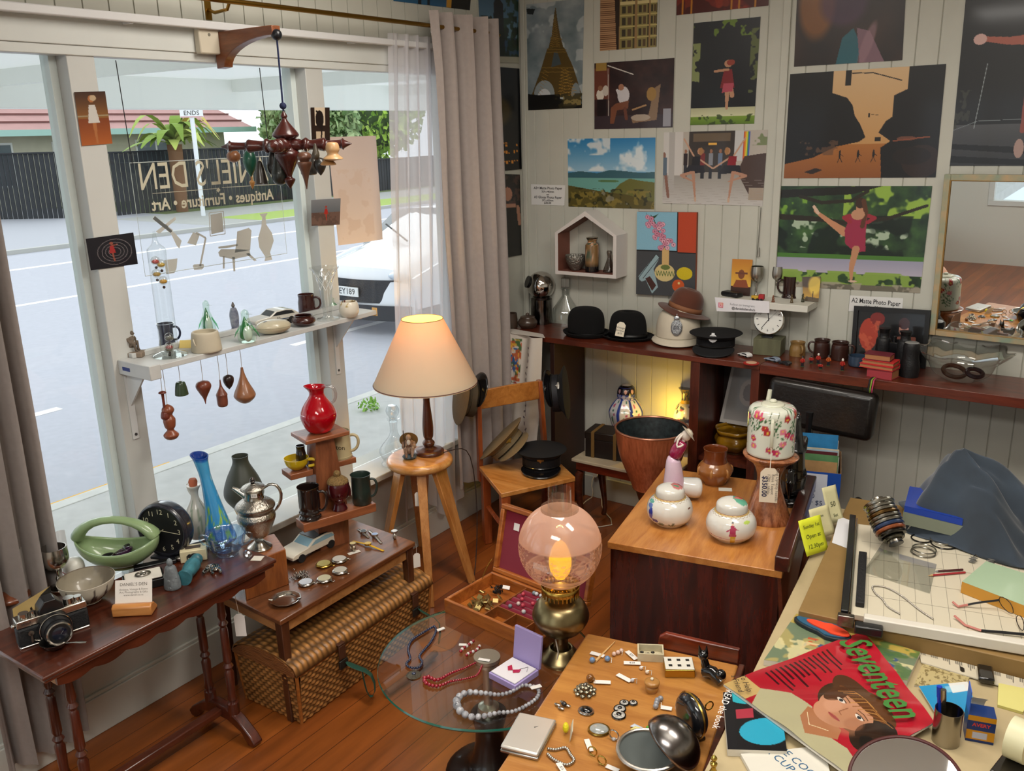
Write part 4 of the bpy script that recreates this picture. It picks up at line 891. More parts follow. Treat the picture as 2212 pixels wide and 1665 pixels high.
mesh('holder',MB().prism([(-.022,0),(.024,0),(.024,.006),(.006,.024),(-.012,.03),(-.022,.024)],-.048,.048,TR((0,0,0),(PI/2,0,PI/2))),W_PINE,t,bev=.003)
cX=TR((0,.0,.026),(math.radians(-22),0,0));cdm=mesh('card',MB(cX).box(-.045,.045,-.0005,.0005,-.004,.056),M('e6e0d8',.7),t,smooth=0)
text("DANIEL'S DEN",.0105,M('6a625a',.7),cdm,(0,0,0),mtx=cX@TR((0,-.001,.045),(PI/2,0,0)))
text('Antique, Vintage & Retro\nArt, Photography & Gifts\nwww.daniel.co.nz',.0068,M('8a827a',.7),cdm,(0,0,0),mtx=cX@TR((0,-.001,.026),(PI/2,0,0)))
def budfig(t,h,w,mat,rz=0):
    mb=MB().lathe(prof([(w*.9,0),(w,h*.06),(w*.92,h*.3),(w*.8,h*.45),(w*.62,h*.7),(w*.3,h*.77)],4),24,sq=lambda a,v:1+.08*math.cos(2*a)).sph((0,0,h*.86),(w*.38,w*.38,h*.14)).sph((0,0,h*.98),w*.13)
    for s_ in(-1,1):mb.tube([(s_*w*.55,0,h*.62),(s_*w*.75,-w*.3,h*.4),(0,-w*.7,h*.32)],w*.2,8).tube([(s_*w*.9,-w*.2,h*.12),(0,-w*.85,h*.1)],w*.2,8)
    return mesh('body',mb,mat,t)
t,m,h=thing_on('buddha_figurine','small frosted grey seated buddha figurine between the open box and the blue figure','figurine',374,1270,ZN,1206,rz=math.radians(30));budfig(t,h,17*m,M('8f979c',.35,tr=.25,n=.4,ns=60,bump=.3))
t,m=thing_on('blue_figurine','turquoise blue glazed figure lying on its side on the sofa table','figurine',415,1240,ZN,rz=math.radians(8));t.scale=(1.45,)*3
TQ=M('3f7f8c',.4,coat=.4,n=.5,ns=40);mesh('body',MB().lathe(prof([(.001,-.06),(.014,-.055),(.016,-.04),(.01,-.032),(.02,-.02),(.019,.02),(.015,.04),(.02,.05),(.021,.062)],4),20,x=TR((0,0,.02),(0,PI/2,math.radians(-62)))),TQ,t)
t,m=thing_on('matchbox_holder','cream wooden match box stamped with a black elephant','box',420,1206,ZN,rz=math.radians(52));t.scale=(1.45,)*3
mesh('box_body',MB().box(-.035,.035,-.022,.022,0,.034),M('d8cca8',.6),t,bev=.002);mesh('top_slot',MB().box(-.02,.02,-.008,.008,.034,.036),M('4a4038',.7),t,smooth=0)
mesh('elephant_stamp',MB().sph((.002,-.0222,.018),(.011,.0006,.008)).sph((-.010,-.0222,.019),(.006,.0006,.006)).box(-.006,-.002,-.0228,-.0222,.006,.013).box(.006,.01,-.0228,-.0222,.006,.013).box(-.018,-.015,-.0228,-.0222,.008,.02),M('18181a',.6),t,smooth=0)
t,m,h=thing_on('glass_sugar_basin','pale blue pressed glass bowl with two handles at the far corner of the sofa table','bowl',492,1198,ZN,1153,rz=math.radians(40));R=42*m
BG=glass_thin((.72,.86,.98),.3)
mesh('bowl_body',MB().lathe(prof([(R*.5,0),(R*.55,.006),(R*.5,.012),(R*.8,h*.4),(R,h),(R*.95,h),(R*.72,h*.42),(R*.4,h*.2),(.001,h*.18)],4),48,cap=False,sq=lambda a,v:1+.035*math.cos(16*a)),BG,t)
for s_ in(-1,1):handle(t,cbez((s_*R*.85,0,h*.9),(s_*R*1.5,0,h*1.3),(s_*R*1.5,0,h*.5),(s_*R*.7,0,h*.4)),.004,BG)
t,m=thing_on('shell_brooch','cluster of twisted silver bracelet and brooch in front of the blue glass bowl','brooch',462,1236,ZN);t.scale=(1.45,)*3
mb=MB();rg=random.Random(3)
for k in range(9):mb.tube(arc((rg.uniform(-.02,.02),rg.uniform(-.012,.012),.006+.003*(k%2)),.008+rg.random()*.006,0,5,10,'xy'),.003,6)
mesh('silver_links',mb,SIL,t)
t,m=thing_on('glass_stopper','small faceted clear glass stopper lying beside the blue glass bowl','stopper',536,1206,ZN);t.scale=(1.45,)*3;mesh('glass_knob',MB().sph((0,0,.013),(.013,.013,.012),10,6),glass_thin((.85,.88,.9),.4),t,smooth=0);mesh('price_card',MB().box(.012,.042,-.014,.014,0,.0008,TR((0,0,.0003),(0,0,.5))),M('ddd6c8',.8),t,smooth=0)
t,m=thing_on('knife_case','flat dark case with a silver end lying behind the open ring box','case',340,1222,ZN,rz=math.radians(60));t.scale=(1.45,)*3;mesh('case',MB().box(-.06,.05,-.012,.012,0,.012),BLK,t,bev=.003);mesh('silver_end',MB().sph((.06,0,.009),(.014,.01,.008)),SIL2,t)
t,m=thing_on('flat_case','flat grey metal case under the alarm clock edge','case',385,1188,ZN,rz=math.radians(70));t.scale=(1.45,)*3;t.location+=Vector((.05,.02,0));mesh('case',MB().box(-.045,.045,-.03,.03,0,.009),M('5c6066',.35,metal=.7),t,bev=.003)
# swan vase and blue art glass vase
p=PZ(428,1150,ZN);t,m,h=thing_on('swan_vase','white pottery carafe with painted leaves and a cork behind the blue glass vase','vase',432,1158,ZN,1040);R=24*m
c=Can(60,60,'d6d4ca')
for k in range(8):c.poly([((k+.15)/8,.95),((k+.85)/8,.95),((k+.5)/8,.45)],'8fa08a').poly([((k+.3)/8,.95),((k+.7)/8,.95),((k+.5)/8,.55)],'d6d4ca')
mesh('vase_body',MB().lathe(prof([(R*.8,0),(R,h*.2),(R*.95,h*.45),(R*.4,h*.68),(R*.35,h*.82),(R*.6,h*.93),(R*.3,h*.93)],6),40,col=lambda a,v,f=c.at():f((a/2/PI)%1,max(0,min(.99,1-v)))),VC(.3,coat=.4),t);mesh('cork',MB().lathe([(R*.25,h*.85),(R*.4,h),(R*.3,h*1.05)],16),M('c06a4a',.7),t);handle(t,cbez((-R*.4,0,h*.9),(-R*1.1,0,h),(-R*1,0,h*.8),(-R*.5,0,h*.75)),.004,M('d6d4ca',.4))
t,m,h=thing_on('art_glass_vase','tall blue art glass vase swirled with green, a slanted open mouth at the top','vase',478,1166,ZN,985);R=30*m
c=Can(80,120,'2a8fd0');c.grad(0,.12,'1a52c0','2f86d0').grad(.12,.7,'4aa8d8','2c8fd0').grad(.7,1,'2a88d0','1040a0')
for k in range(5):
    u=(k+.5)/5
    for s_ in(0,.18,.36):c.line([(u-.1,.55+s_),(u-.06,.66+s_),(u,.7+s_),(u+.06,.66+s_),(u+.1,.55+s_)],.03,'8fc040',.9)
c.line([(.1,.1),(.25,.3),(.15,.5),(.3,.65)],.04,'8fbf58',.8).line([(.6,.15),(.5,.35),(.7,.55)],.04,'8fc060',.8)
pr_=prof([(R*1.05,0),(R*1.1,h*.05),(R*.8,h*.25),(R*.55,h*.5),(R*.4,h*.75),(R*.5,h*.93),(R*.62,h)],6)
def bend(v):return Vector((-.0-.05*(v.z/h)**1.6,-.02*(v.z/h),0))+Vector((v.x,v.y,v.z-(.25*v.x if v.z>h*.9 else 0)))
mb=MB();mb.lathe(pr_+[(r*.85,z)for r,z in pr_[::-1][:18]],48,cap=False,col=lambda a,v,f=c.at():f((a/2/PI)%1,max(0,min(.99,1-v*1.5)))if v<.66 else lin('123a90'));mb.v=[tuple(bend(Vector(v)))for v in mb.v]
mesh('glass_body',mb,M('ffffff',.05,vc=True,coat=.8,tr=.15),t)
# ================================================================ LOW SIDE TABLE with watches
Z2=.50;SW_=wood('7e4c2c','5a3219',.3,axis='y',coat=.5)
def quad_table(name,label,c4,z,th,mat,legs,edge=None,bev=.004):
    """table from its four top corners (world xy)"""
    cx_=sum(p[0]for p in c4)/4;cy_=sum(p[1]for p in c4)/4;t=T(name,label,'table',(cx_,cy_,0))
    P=[(p[0]-cx_,p[1]-cy_)for p in c4];mesh('tabletop',MB().prism(P,z-th,z),mat,t,bev=bev);return t,P
c4=[PZ(605,1342,Z2),PZ(897,1170,Z2),PZ(752,1118,Z2)];c4.append(c4[0]+c4[2]-c4[1])
t,P=quad_table('side_table','low teak side table with tapered legs, displaying watches over the wicker hamper',[c4[0],c4[1],c4[2],c4[3]],Z2,.022,SW_,None)
def legs4(t,P,z,w,ins,mat,apron=None,am=None,w2=None,nm='leg'):
    C=[]
    for i in range(4):
        a=Vector(P[i]);n_=Vector(P[(i+1)%4]);q=Vector(P[(i-1)%4]);c=a+(n_-a).normalized()*ins+(q-a).normalized()*ins;C.append(c)
        rz=math.atan2((n_-a).y,(n_-a).x);b_=w2 or w*.7;mb=MB(TR((c.x,c.y,0),(0,0,rz)))
        mb.add([(sx*s_*.5,sy*s_*.5,zz)for zz,s_ in((0.001,b_),(z,w))for sx,sy in((-1,-1),(1,-1),(1,1),(-1,1))],[(3,2,1,0),(4,5,6,7),(0,1,5,4),(1,2,6,5),(2,3,7,6),(3,0,4,7)]);mesh(nm,mb,mat,t,bev=.003)
    if apron:
        for i in range(4):
            a,b=C[i],C[(i+1)%4];rz=math.atan2((b-a).y,(b-a).x);L=(b-a).length;mesh('apron',MB(TR((a.x,a.y,0),(0,0,rz))).box(w*.5,L-w*.5,-.009,.009,z-apron,z-.0005),am or mat,t,smooth=0)
legs4(t,P,Z2-.0225,.042,.03,wood('5a3420','3c2012',.35,axis='z'),apron=.055,am=W_OAK)
pricetag(t,(P[1][0]+.003,P[1][1],Z2-.01),.035,.075,rz=math.radians(60),strl=.05)
def SP(a,b,k):return a+(b-a)*k
# angled wooden wedge stand carrying the silver pot
p=PZ(575,1300,Z2);t=T('wedge_block','orange brown wooden display block under the silver coffee pot','display block',p,az2(540,1330,640,1275,Z2))
hB=hz(PZ(575,1310,Z2),1195);q0,q1,q2=PZ(537,1345,Z2),PZ(630,1300,Z2),PZ(610,1255,Z2)
hB=.17;t.rotation_euler=(0,0,0);v3=[Vector(((q-p).x,(q-p).y))for q in(PZ(532,1298,Z2),PZ(625,1262,Z2),PZ(600,1225,Z2),PZ(520,1250,Z2))]
mesh('block',MB().prism([tuple(v)for v in v3],.0,hB),wood('a35f2c','7e4520',.4,axis='z'),t,bev=.004)
# tray under it: pale base board overlapping behind
# silver coffee pot
ptop=Vector((p.x+sum(v.x for v in v3)/4,p.y+sum(v.y for v in v3)/4,Z2+hB+.0006));ppx=pix(ptop)
t=T('silver_coffee_pot','ornate silver coffee pot with a domed lid and scroll handle on the wooden block','coffee pot',ptop,RIGHT);m=mpp(ptop);h=hz(ptop,1030);R=42*m
SCP=M('aaa49a',.2,metal=1,bump=.35,ns=130);SCS=M('b4aea4',.16,metal=1)
mesh('foot',MB().lathe(prof([(R*.62,0),(R*.62,.006),(R*.4,.02),(R*.22,.035)],4),36),SCS,t)
mesh('pot_body',MB().lathe(prof([(R*.22,h*.14),(R*.55,h*.2),(R*.95,h*.42),(R*.9,h*.5),(R*.85,h*.53),(R*1,h*.6),(R*.8,h*.66),(R*.5,h*.71)],4),40),SCP,t)
mesh('neck',MB().lathe(prof([(R*.5,h*.7),(R*.46,h*.78),(R*.58,h*.84),(R*.62,h*.85)],4),36),SCS,t)
ld=mesh('lid',MB().lathe(prof([(R*.62,h*.85),(R*.5,h*.88),(R*.2,h*.915),(R*.08,h*.925)],4),36),SCP,t);mesh('finial',MB().lathe(prof([(R*.06,h*.92),(R*.16,h*.94),(R*.1,h*.955),(R*.13,h*.97),(.001,h)],4),16),M('4a4440',.3,metal=.8),ld)
mesh('spout',MB().tube([(-R*.4,0,h*.74),(-R*.7,0,h*.8),(-R*1.05,0,h*.855)],[R*.2,R*.16,R*.08],12),SCS,t)
handle(t,[(R*.5,0,h*.83),(R*.75,0,h*.9),(R*1.2,0,h*.9),(R*1.45,0,h*.76),(R*1.25,0,h*.6),(R*.9,0,h*.5)],[.007,.008,.008,.008,.007,.005],SCS).modifiers.new('d','SUBSURF').render_levels=1
mesh('price_label',MB().box(.0,.026,-.001,.0005,-.009,.009,TR((R*.0,-R*.5,h*.79),(0,0,0))),M('ece8e0',.7),t,smooth=0);text('$160',.009,M('444444',.7),t,(R*.0+.013,-R*.5-.0016,h*.79),(PI/2,0,0))
# grey green bottle vase on a pale stand (behind the pot)
pz=PZ(548,1150,SILL+.05);t=T('flask_stand','pale turned wooden stand under the dark green bottle vase','stand',PZ(540,1175,Z2+.001));h0=hz(t.location,1096);m=mpp(t.location)
mesh('stand',MB().lathe(prof([(24*m,0),(22*m,h0*.15),(12*m,h0*.5),(24*m,h0)],5),28),M('c9a878',.6,n=.1),t)
vp=t.location+Vector((0,0,h0+.0008));t=T('bottle_vase','dark olive green matte bottle vase on the pale turned stand','vase',vp);h=hz(vp,984);R=41*m
vessel(t,'vase_body',prof([(R*.55,0),(R*.95,h*.2),(R*1.,h*.35),(R*.8,h*.58),(R*.42,h*.86),(R*.42,h)],5),M('3e4239',.45,n=.1))
# wooden display tower
p=PZ(712,1170,Z2);t=T('display_tower','stepped brown wooden tower with three stacked ledges standing on the side table','display stand',p,RIGHT*.35);m=mpp(p)
h=hz(p,932);WT=wood('8f5534','6b3a20',.4,axis='z');WTX=wood('9a5c38','74402a',.4,axis='x')
az=az2(640,1105,800,1060,Z2+.15);t.rotation_euler=(0,0,az)
zl=hz(p,1108-15)
lo=.18
mesh('column',MB().add([(s_*a,r_*b,z)for z,a,b in((0,.075,.06),(lo,.08,.065),(h-.02,.045,.045))for s_,r_ in((-1,-1),(1,-1),(1,1),(-1,1))],[(0,3,2,1)]+[(k*4+i,k*4+(i+1)%4,k*4+4+(i+1)%4,k*4+4+i)for k in(0,1)for i in range(4)]+[(8,9,10,11)]),WT,t,smooth=0)
mesh('top_board',MB().box(-.11,.11,-.085,.085,h-.0195,h),WTX,t,bev=.004)
mesh('front_ledge',MB().box(-.185,.185,-.155,-.066,lo-.02,lo+.022),WTX,t,bev=.003)
mesh('rear_ledge',MB().box(-.175,-.062,-.03,.075,h*.66,h*.66+.028),WTX,t,bev=.003);mesh('rear_ledge',MB().box(.062,.165,-.02,.09,h*.66+.002,h*.66+.03),WTX,t,bev=.003)
def on(t,lx,ly,z):return t.matrix_basis@Vector((lx,ly,z+.0008))
TW=t;zt_=h;zf=lo+.022;zr=h*.66+.03
def at_on(nm,lb,cat,v,top=None,rz=0,group=None):
    t=T(nm,lb,cat,v,rz,group);return t,mpp(v),(hz(v,top)if top else 0)
# red glass jug
v=on(TW,-.0,0,zt_);t,m,h=at_on('red_glass_jug','large round scarlet glass jug with a clear handle on top of the wooden tower','jug',v,828,RIGHT);R=39*m
RED=M('c4001a',.03,coat=.8,tr=.35,ior=1.3)
jug=MB().lathe(prof([(R*.5,0),(R*.75,h*.08),(R*1.0,h*.32),(R*.85,h*.52),(R*.45,h*.74),(R*.42,h*.85),(R*.52,h*.93),(R*.48,h*.93),(R*.38,h*.84),(R*.4,h*.74),(R*.8,h*.52),(R*.95,h*.32),(.001,.006)],5),44,cap=False)
jug.v=[(x-max(0,(z/h-.84))*3.2*max(0,-x),y,z+max(0,(z/h-.84))*.9*max(0,-x))for x,y,z in jug.v]
mesh('glass_body',jug,RED,t);handle(t,cbez((R*.42,0,h*.92),(R*1.2,0,h*1.02),(R*1.15,0,h*.65),(R*.8,0,h*.6),16),R*.09,glass_thin((.9,.88,.88),.35),'clear_handle')
# mugs & buddha on the front ledge
def mug_on(nm,lb,v,top,hw,mat,prf,ha,cat='mug',**k):
    m=mpp(v);h=hz(v,top);R=hw*m;t=T(nm,lb,cat,v);vessel(t,'cup_body',[(a*R,b*h)for a,b in prf],mat);e=Vector((math.cos(ha),math.sin(ha),0))
    handle(t,cbez(e*R*.95+Vector((0,0,h*.82)),e*R*1.9+Vector((0,0,h*.95)),e*R*1.8+Vector((0,0,h*.25)),e*R*.95+Vector((0,0,h*.22))),R*.13,mat);return t,R,h
BR2=M('1d1413',.12,coat=.8)
mug_on('ribbed_mug','glossy near black ribbed mug at the near end of the tower ledge',on(TW,-.13,-.11,zf),1050,24,BR2,prof([(.95,0),(1,.06),(.88,.14),(1,.22),(.9,.3),(.96,.4),(.95,.9),(1,1)],3),RIGHT)
mug_on('green_mug','dark grey green pottery mug at the far end of the tower ledge',on(TW,.135,-.11,zf),1024,21,M('27352f',.3,coat=.4,n=.2),[(.85,0),(.98,.05),(1,.5),(.98,.95),(1.05,1)],RIGHT)
v=on(TW,.02,-.105,zf);t,m,h=at_on('buddha_bust','dark red buddha head bust with gold curled hair between two mugs','bust',v,1018,math.radians(-38));R=25*m;DR=M('4a0f16',.25,coat=.5,n=.3,ns=30)
hd=MB().lathe(prof([(R*.7,0),(R*.62,h*.06),(R*.5,h*.16),(R*.55,h*.24),(R*.85,h*.36),(R*.98,h*.55),(R*.9,h*.72),(R*.5,h*.86),(.001,h*.88)],5),28)
hd.sph((R*.9,0,h*.44),(R*.16,R*.14,R*.25)).sph((R*.82,0,h*.31),(R*.14,R*.26,R*.1))
for s_ in(-1,1):hd.sph((R*.1,s_*R*.95,h*.45),(R*.12,R*.12,h*.16)).sph((R*.78,s_*R*.35,h*.52),(R*.14,R*.2,R*.1))
o=mesh('head',hd,DR,t);md=o.modifiers.new('r','REMESH');md.mode='VOXEL';md.voxel_size=R*.07;md.use_smooth_shade=True
mesh('curled_hair',MB().lathe(prof([(R*.84,h*.69),(R*.93,h*.73),(R*.8,h*.8),(R*.4,h*.88),(.001,h*.89)],4),28).sph((0,0,h*.94),(R*.32,R*.32,h*.09)),M('9a7a48',.5,n=.5,ns=160,bump=1),t)
v=on(TW,-.12,.02,h*0+zr);t,R_,h_=mug_on('yellow_cup','bright yellow teacup on the rear ledge left of the tower',v,988,27,M('d2b21e',.25,coat=.5),prof([(.35,0),(.5,.06),(.85,.45),(1,1)],4),RIGHT,'cup')
v=on(TW,.11,.035,zr);t,R_,h_=mug_on('lettered_stein','cream stoneware mug with dark lettering on the far rear ledge of the tower',v,930,25,M('bfae86',.35,coat=.4,n=.1),prof([(1.0,0),(1.02,.08),(.96,.15),(.9,.8),(.92,1)],3),RIGHT)
text('Murton',R_*.62,M('2a2018',.6),t,(0,0,0),mtx=TR((0,0,h_*.5),(0,0,RIGHT-.25))@TR((0,-R_*.98,0),(PI/2,0,0)))
v=on(TW,-.01,.09,0.0006);t,m,h=at_on('black_jug','small black glazed jug tucked behind the wooden tower','jug',PZ(640,1010,Z2+.36),None);t.location=on(TW,-.085,.045,zr);h=.1
vessel(t,'jug_body',prof([(.02,0),(.026,.04),(.02,.08),(.022,.1)],4),BR2)
# white model estate car
v=PZ(668,1192,Z2);t=T('toy_car','cream toy car with a black roof and blue windows beside the wooden block','toy car',v+Vector((0,0,.0008)),az2(642,1215,722,1175,Z2)+.0)
L_=(PZ(627,1222,Z2)-PZ(728,1172,Z2)).length;w_,h_=modelcar(t,L_,M('ddd5c3',.4),M('8fb4c4',.15))
mesh('roof',MB().box(-.03*L_,.27*L_,-w_*.44,w_*.44,h_*.985,h_*1.02),M('18181a',.4),t,bev=.001)
# watches
def watch(label,x,y,a,strap,face,L=.13,casec='b8b4ac',open_=False,sm='M',group='wristwatches on the side table'):
    v=PZ(x,y,Z2)+Vector((0,0,.0008));t=T('wristwatch',label,'watch',v,a,group)
    if not open_:
        mesh('strap',MB().surf(lambda u,w:Vector(((u-.5)*L,(w-.5)*(.013-.003*abs(u-.5)),.002+.007*math.cos((u-.5)*PI*.9)**2)),16,2),strap,t,solid=.0015)
    else:mesh('strap',MB().tube([(.0,.02*math.cos(q),.018+.017*math.sin(q))for q in[math.pi*.5+i/24*2*PI for i in range(24)]],.006,8,closed=True,flat=.35),strap,t)
    cs=mesh('watch_case',MB().cyl((0,0,.009 if not open_ else.035),(0,0,.017 if not open_ else.041),.0165,.0165,28),M(casec,.2,metal=1),t)
    mesh('dial',MB().cyl((0,0,.0172 if not open_ else.0412),(0,0,.0176 if not open_ else.0416),.0138,.0138,28),M(face,.3),cs)
    return t
watch('yellow plastic wristwatch lying full length on the side table',795,1180,az2(745,1165,845,1197,Z2),M('d8a81a',.5),'c9a840',L=.2,casec='c9a030')
watch('silver mesh watch with a pale blue dial lying across the yellow watch',810,1160,az2(795,1145,838,1188,Z2),M('b4b0aa',.3,metal=.9),'8fa8d8',L=.17)
watch('small digital watch with a thin metal band beside the blue dial watch',785,1153,az2(775,1150,800,1170,Z2),M('9a948c',.3,metal=.9),'22242c',L=.12)
watch('round silver bracelet watch with a closed band at the far corner of the side table',853,1163,RIGHT,M('aaa49a',.3,metal=.9),'d8e0e8',open_=True)
watch('gold rimmed watch with an expanding bracelet in front of the yellow watch',763,1190,RIGHT+.6,M('a89c88',.3,metal=.9),'d8c890',open_=True)
mesh('price_card',MB().box(-.03,.03,-.012,.012,0,.0008),M('e0dace',.8),bpy.data.objects['wristwatch.004'],smooth=0,loc=(-.005,-.02,.001))
def pocket(label,x,y,face,cas):
    v=PZ(x,y,Z2)+Vector((0,0,.0008));t=T('pocket_watch',label,'watch',v,random.random(),'pocket watches on the side table');R=17*mpp(v)
    mesh('watch_case',MB().lathe(prof([(R*.7,0),(R,.005),(R,.01),(R*.85,.014)],3),32),cas,t);mesh('dial',MB().cyl((0,0,.0142),(0,0,.0148),R*.82,R*.82,32),M(face,.3,coat=.6),t);mesh('crown',MB().cyl((R,0,.007),(R*1.2,0,.007),.004).tube(arc((R*1.3,0,.007),.007,0,2*PI,14,'xy')[:-1],.0012,5,closed=True),cas,t)
GLD=M('b89a4a',.25,metal=1)
pocket('gold pocket watch with a yellowed dial, leftmost of the upper pair',700,1222,'b0a468',GLD);pocket('silver pocket watch with a white dial beside the gold one',733,1212,'d0ccc4',SIL)
pocket('silver pocket watch alone in the second row, below its white dialled neighbour',735,1236,'c4c0b4',SIL);pocket('silver pocket watch with a cream dial in the front row',701,1254,'c8c2a4',SIL);pocket('silver pocket watch beside the coiled chain',661,1262,'c0c4cc',SIL)
v=PZ(648,1246,Z2)+Vector((0,0,.0008));t=T('watch_chain','coiled silver watch chain beside the pocket watches','chain',v);mb=MB();rg=random.Random(5)
for k in range(60):mb.tube(arc((rg.gauss(0,.015),rg.gauss(0,.015),.004+rg.random()*.012),.005,0,2*PI,8,'xy')[:-1],.0014,4,closed=True)
mesh('links',mb,SIL2,t)
v=PZ(617,1300,Z2)+Vector((0,0,.0008));t=T('silver_ashtray','round silver ashtray with a scalloped rim at the near corner of the side table','ashtray',v);R=33*mpp(v)
mesh('dish',MB().lathe(prof([(R*.6,0),(R*.9,.01),(R,.016),(R*.98,.018),(R*.75,.012),(R*.7,.006),(.001,.004)],3),48,sq=lambda a,v:1+.02*math.cos(10*a)),SIL,t)
for a in(.5,3.9):mesh('cigarette_rest',MB().tube([(R*.8*math.cos(a),R*.8*math.sin(a),.016),(R*1.05*math.cos(a),R*1.05*math.sin(a),.019)],.007,8,flat=.5),SIL,t)
# ================================================================ WICKER HAMPER
b0,b1,b2=PZ(652,1562,0),PZ(547,1502,0),PZ(868,1400,0)
U_=(b2-b0);U_.z=0;LB=.86;U_.normalize();V_=Vector((-U_.y,U_.x,0));WB=.34
t=T('picnic_hamper','wicker picnic hamper with green straps on the floor under the side table','basket',b0,math.atan2(U_.y,U_.x));HB=hz(b0,1455)
def wk(name,fn,nu,nv,flip=1,solid=.006,step=2):
    """woven surface: alternating over-under relief and colour"""
    rg=random.Random(nu);K=[.8+.4*rg.random()for _ in range(400)]
    def rel(u,v):
        i,j=int(round(u*nu)),int(round(v*nv));row=j//3;a=(0,1,.55)[j%3];s_=math.sin(i/4*PI+(PI if row%2 else 0));return i,row,a,s_
    def f(u,v):
        i,row,a,s_=rel(u,v);p,n=fn(u,v);return p+n*(.007*a*(.5+.5*s_))
    def col(u,v):
        i,row,a,s_=rel(u,v);k=(.2+.8*a*(.55+.45*s_))*K[(row*7+i//8)%400];return(.52*k,.235*k,.065*k)
    mb=MB().surf(f,nu,nv,col=col);return mesh(name,mb,VC(.5,coat=.15),t,smooth=80,solid=solid)
Xv,Yv,Zv=Vector((1,0,0)),Vector((0,1,0)),Vector((0,0,1))
TP=.018
wk('front_panel',lambda u,v:(Vector((-.0+LB*u,-TP*v,HB*v+.003)),-Yv),168,42)
wk('end_panel',lambda u,v:(Vector((-TP*v,WB*u,HB*v+.003)),-Xv),72,42)
wk('end_panel',lambda u,v:(Vector((LB+TP*v,WB*u,HB*v+.003)),Xv),72,42)
wk('back_panel',lambda u,v:(Vector((LB*u,WB+TP*v,HB*v+.003)),Yv),168,42)
mesh('base',MB().box(0,LB,0,WB,.0005,.01),M('8a5a30',.7),t,smooth=0)
def lidf(u,v):
    y=-TP-.01+(WB+2*TP+.02)*v;z=HB+.02+.055*math.sin(PI*min(1,max(0,v)))**.6 if 0<v<1 else HB+.006
    return Vector((-TP-.01+(LB+2*TP+.02)*u,y,z)),Zv
wk('lid',lidf,260,24,solid=.008)
for x in(-TP-.01,LB+TP+.01):
    mesh('lid_end',MB().prism([(-TP,HB+.004)]+[(-TP+(WB+2*TP)*k/10,HB+.02+.055*math.sin(PI*k/10)**.6)for k in range(11)]+[(WB+TP,HB+.004)],x-.004,x+.004,TR((0,0,0),(PI/2,0,PI/2))),M('9a6030',.6,n=.5,ns=60,bump=1,stretch=(1,.3,4)),t,smooth=0)
mesh('corner_binding',MB().tube([(0,0,0),(-TP,-TP,HB)],.008).tube([(LB,0,0),(LB+TP,-TP,HB)],.008).tube([(0,WB,0),(-TP,WB+TP,HB)],.008).tube([(-TP,-TP,HB),(LB+TP,-TP,HB)],.007).tube([(-TP,-TP,HB),(-TP,WB+TP,HB)],.007),M('a8662c',.5,n=.4,ns=80),t)
GS=M('1f4a3c',.7)
for xx in(LB*.27,LB*.86):
    mesh('leather_loop',MB().box(xx-.02,xx+.02,-TP-.022,-TP-.014,HB-.045,HB+.02).box(xx-.02,xx+.02,-TP-.022,.03,HB+.02,HB+.03),M('4a2c1c',.5),t,bev=.003)
    mesh('buckle_patch',MB().box(xx-.025,xx+.025,-TP-.026,-TP-.015,HB-.09,HB-.05),M('22201c',.4),t,bev=.002)
    mesh('hinge',MB().box(xx-.03,xx+.03,WB-.02,WB+.02,HB+.045,HB+.062),M('1c1a18',.4),t,bev=.003)
mesh('green_strap',MB().tube([(LB*.27,-TP-.028,HB-.06),(LB*.28+.03,-.08,HB-.10),(LB*.3+.05,-.14,.12),(LB*.3+.03,-.17,.035),(LB*.3-.01,-.16,.022),(LB*.3+.0,-.13,.08),(LB*.3+.03,-.09,.14)],.026,8,flat=.12),GS,t,sub=1)
mesh('green_strap',MB().tube([(LB*.86,-TP-.028,HB-.05),(LB*.86+.04,-.07,HB-.1),(LB*.85+.08,-.14,.12),(LB*.82,-.19,.05)],.026,8,flat=.12),GS,t,sub=1)
mesh('carry_handle',MB().tube([(LB*.37,-.2,.03),(LB*.55,-.21,.03),(LB*.78,-.2,.035)],.016,12),M('5a3222',.5),t)
# ================================================================ STOOL + TABLE LAMP
ZS=.71;sc_=PZ(906,985,ZS);t=T('bar_stool','round pine stool with four splayed legs between the window and the chair','stool',(sc_.x,sc_.y,0));RS=.178
PINE=wood('c98b4c','a96a30',.35,axis='z',coat=.4);PINEX=wood('d09a5c','b07638',.3,axis='x',coat=.5)
mesh('seat',MB().lathe(prof([(RS*.9,ZS-.052),(RS,ZS-.038),(RS*1.01,ZS-.018),(RS*.93,ZS-.002),(RS*.8,ZS)],4),56),PINEX,t)
fx=[PZ(1020,1258,0),PZ(930,1310,0),PZ(818,1262,0)];fx.append(Vector((sc_.x,sc_.y,0))*2-fx[1])
for i,f_ in enumerate(fx):
    d=Vector((f_.x-sc_.x,f_.y-sc_.y));a=math.atan2(d.y,d.x);L=d.length;wt=0
    mb=MB(TR((0,0,0),(0,0,a)));q=[]
    for(r0,z,w_)in((L,.001,.04),(RS*.62,ZS-.0525,.12 if i!=1 else.05)):
        q+=[(r0-.014,-w_/2,z),(r0+.014,-w_/2,z),(r0+.014,w_/2,z),(r0-.014,w_/2,z)]
    mb.add(q,[(3,2,1,0),(4,5,6,7),(0,1,5,4),(1,2,6,5),(2,3,7,6),(3,0,4,7)]);mesh('leg',mb,PINE,t,bev=.003)
pricetag(t,(.08,-.12,ZS-.1),.035,.08,rz=RIGHT,strl=.05)
v=PZ(927,978,ZS)+Vector((0,0,.0008));m=mpp(v);t=T('table_lamp','turned wooden table lamp with a lit cream cone shade on the pine stool','lamp',v);hT=hz(v,706-10);R=32*m
LW=wood('5a2f1c','3e1d10',.3,axis='z',coat=.5)
zsb=hz(v,828);zst=hz(v,688)
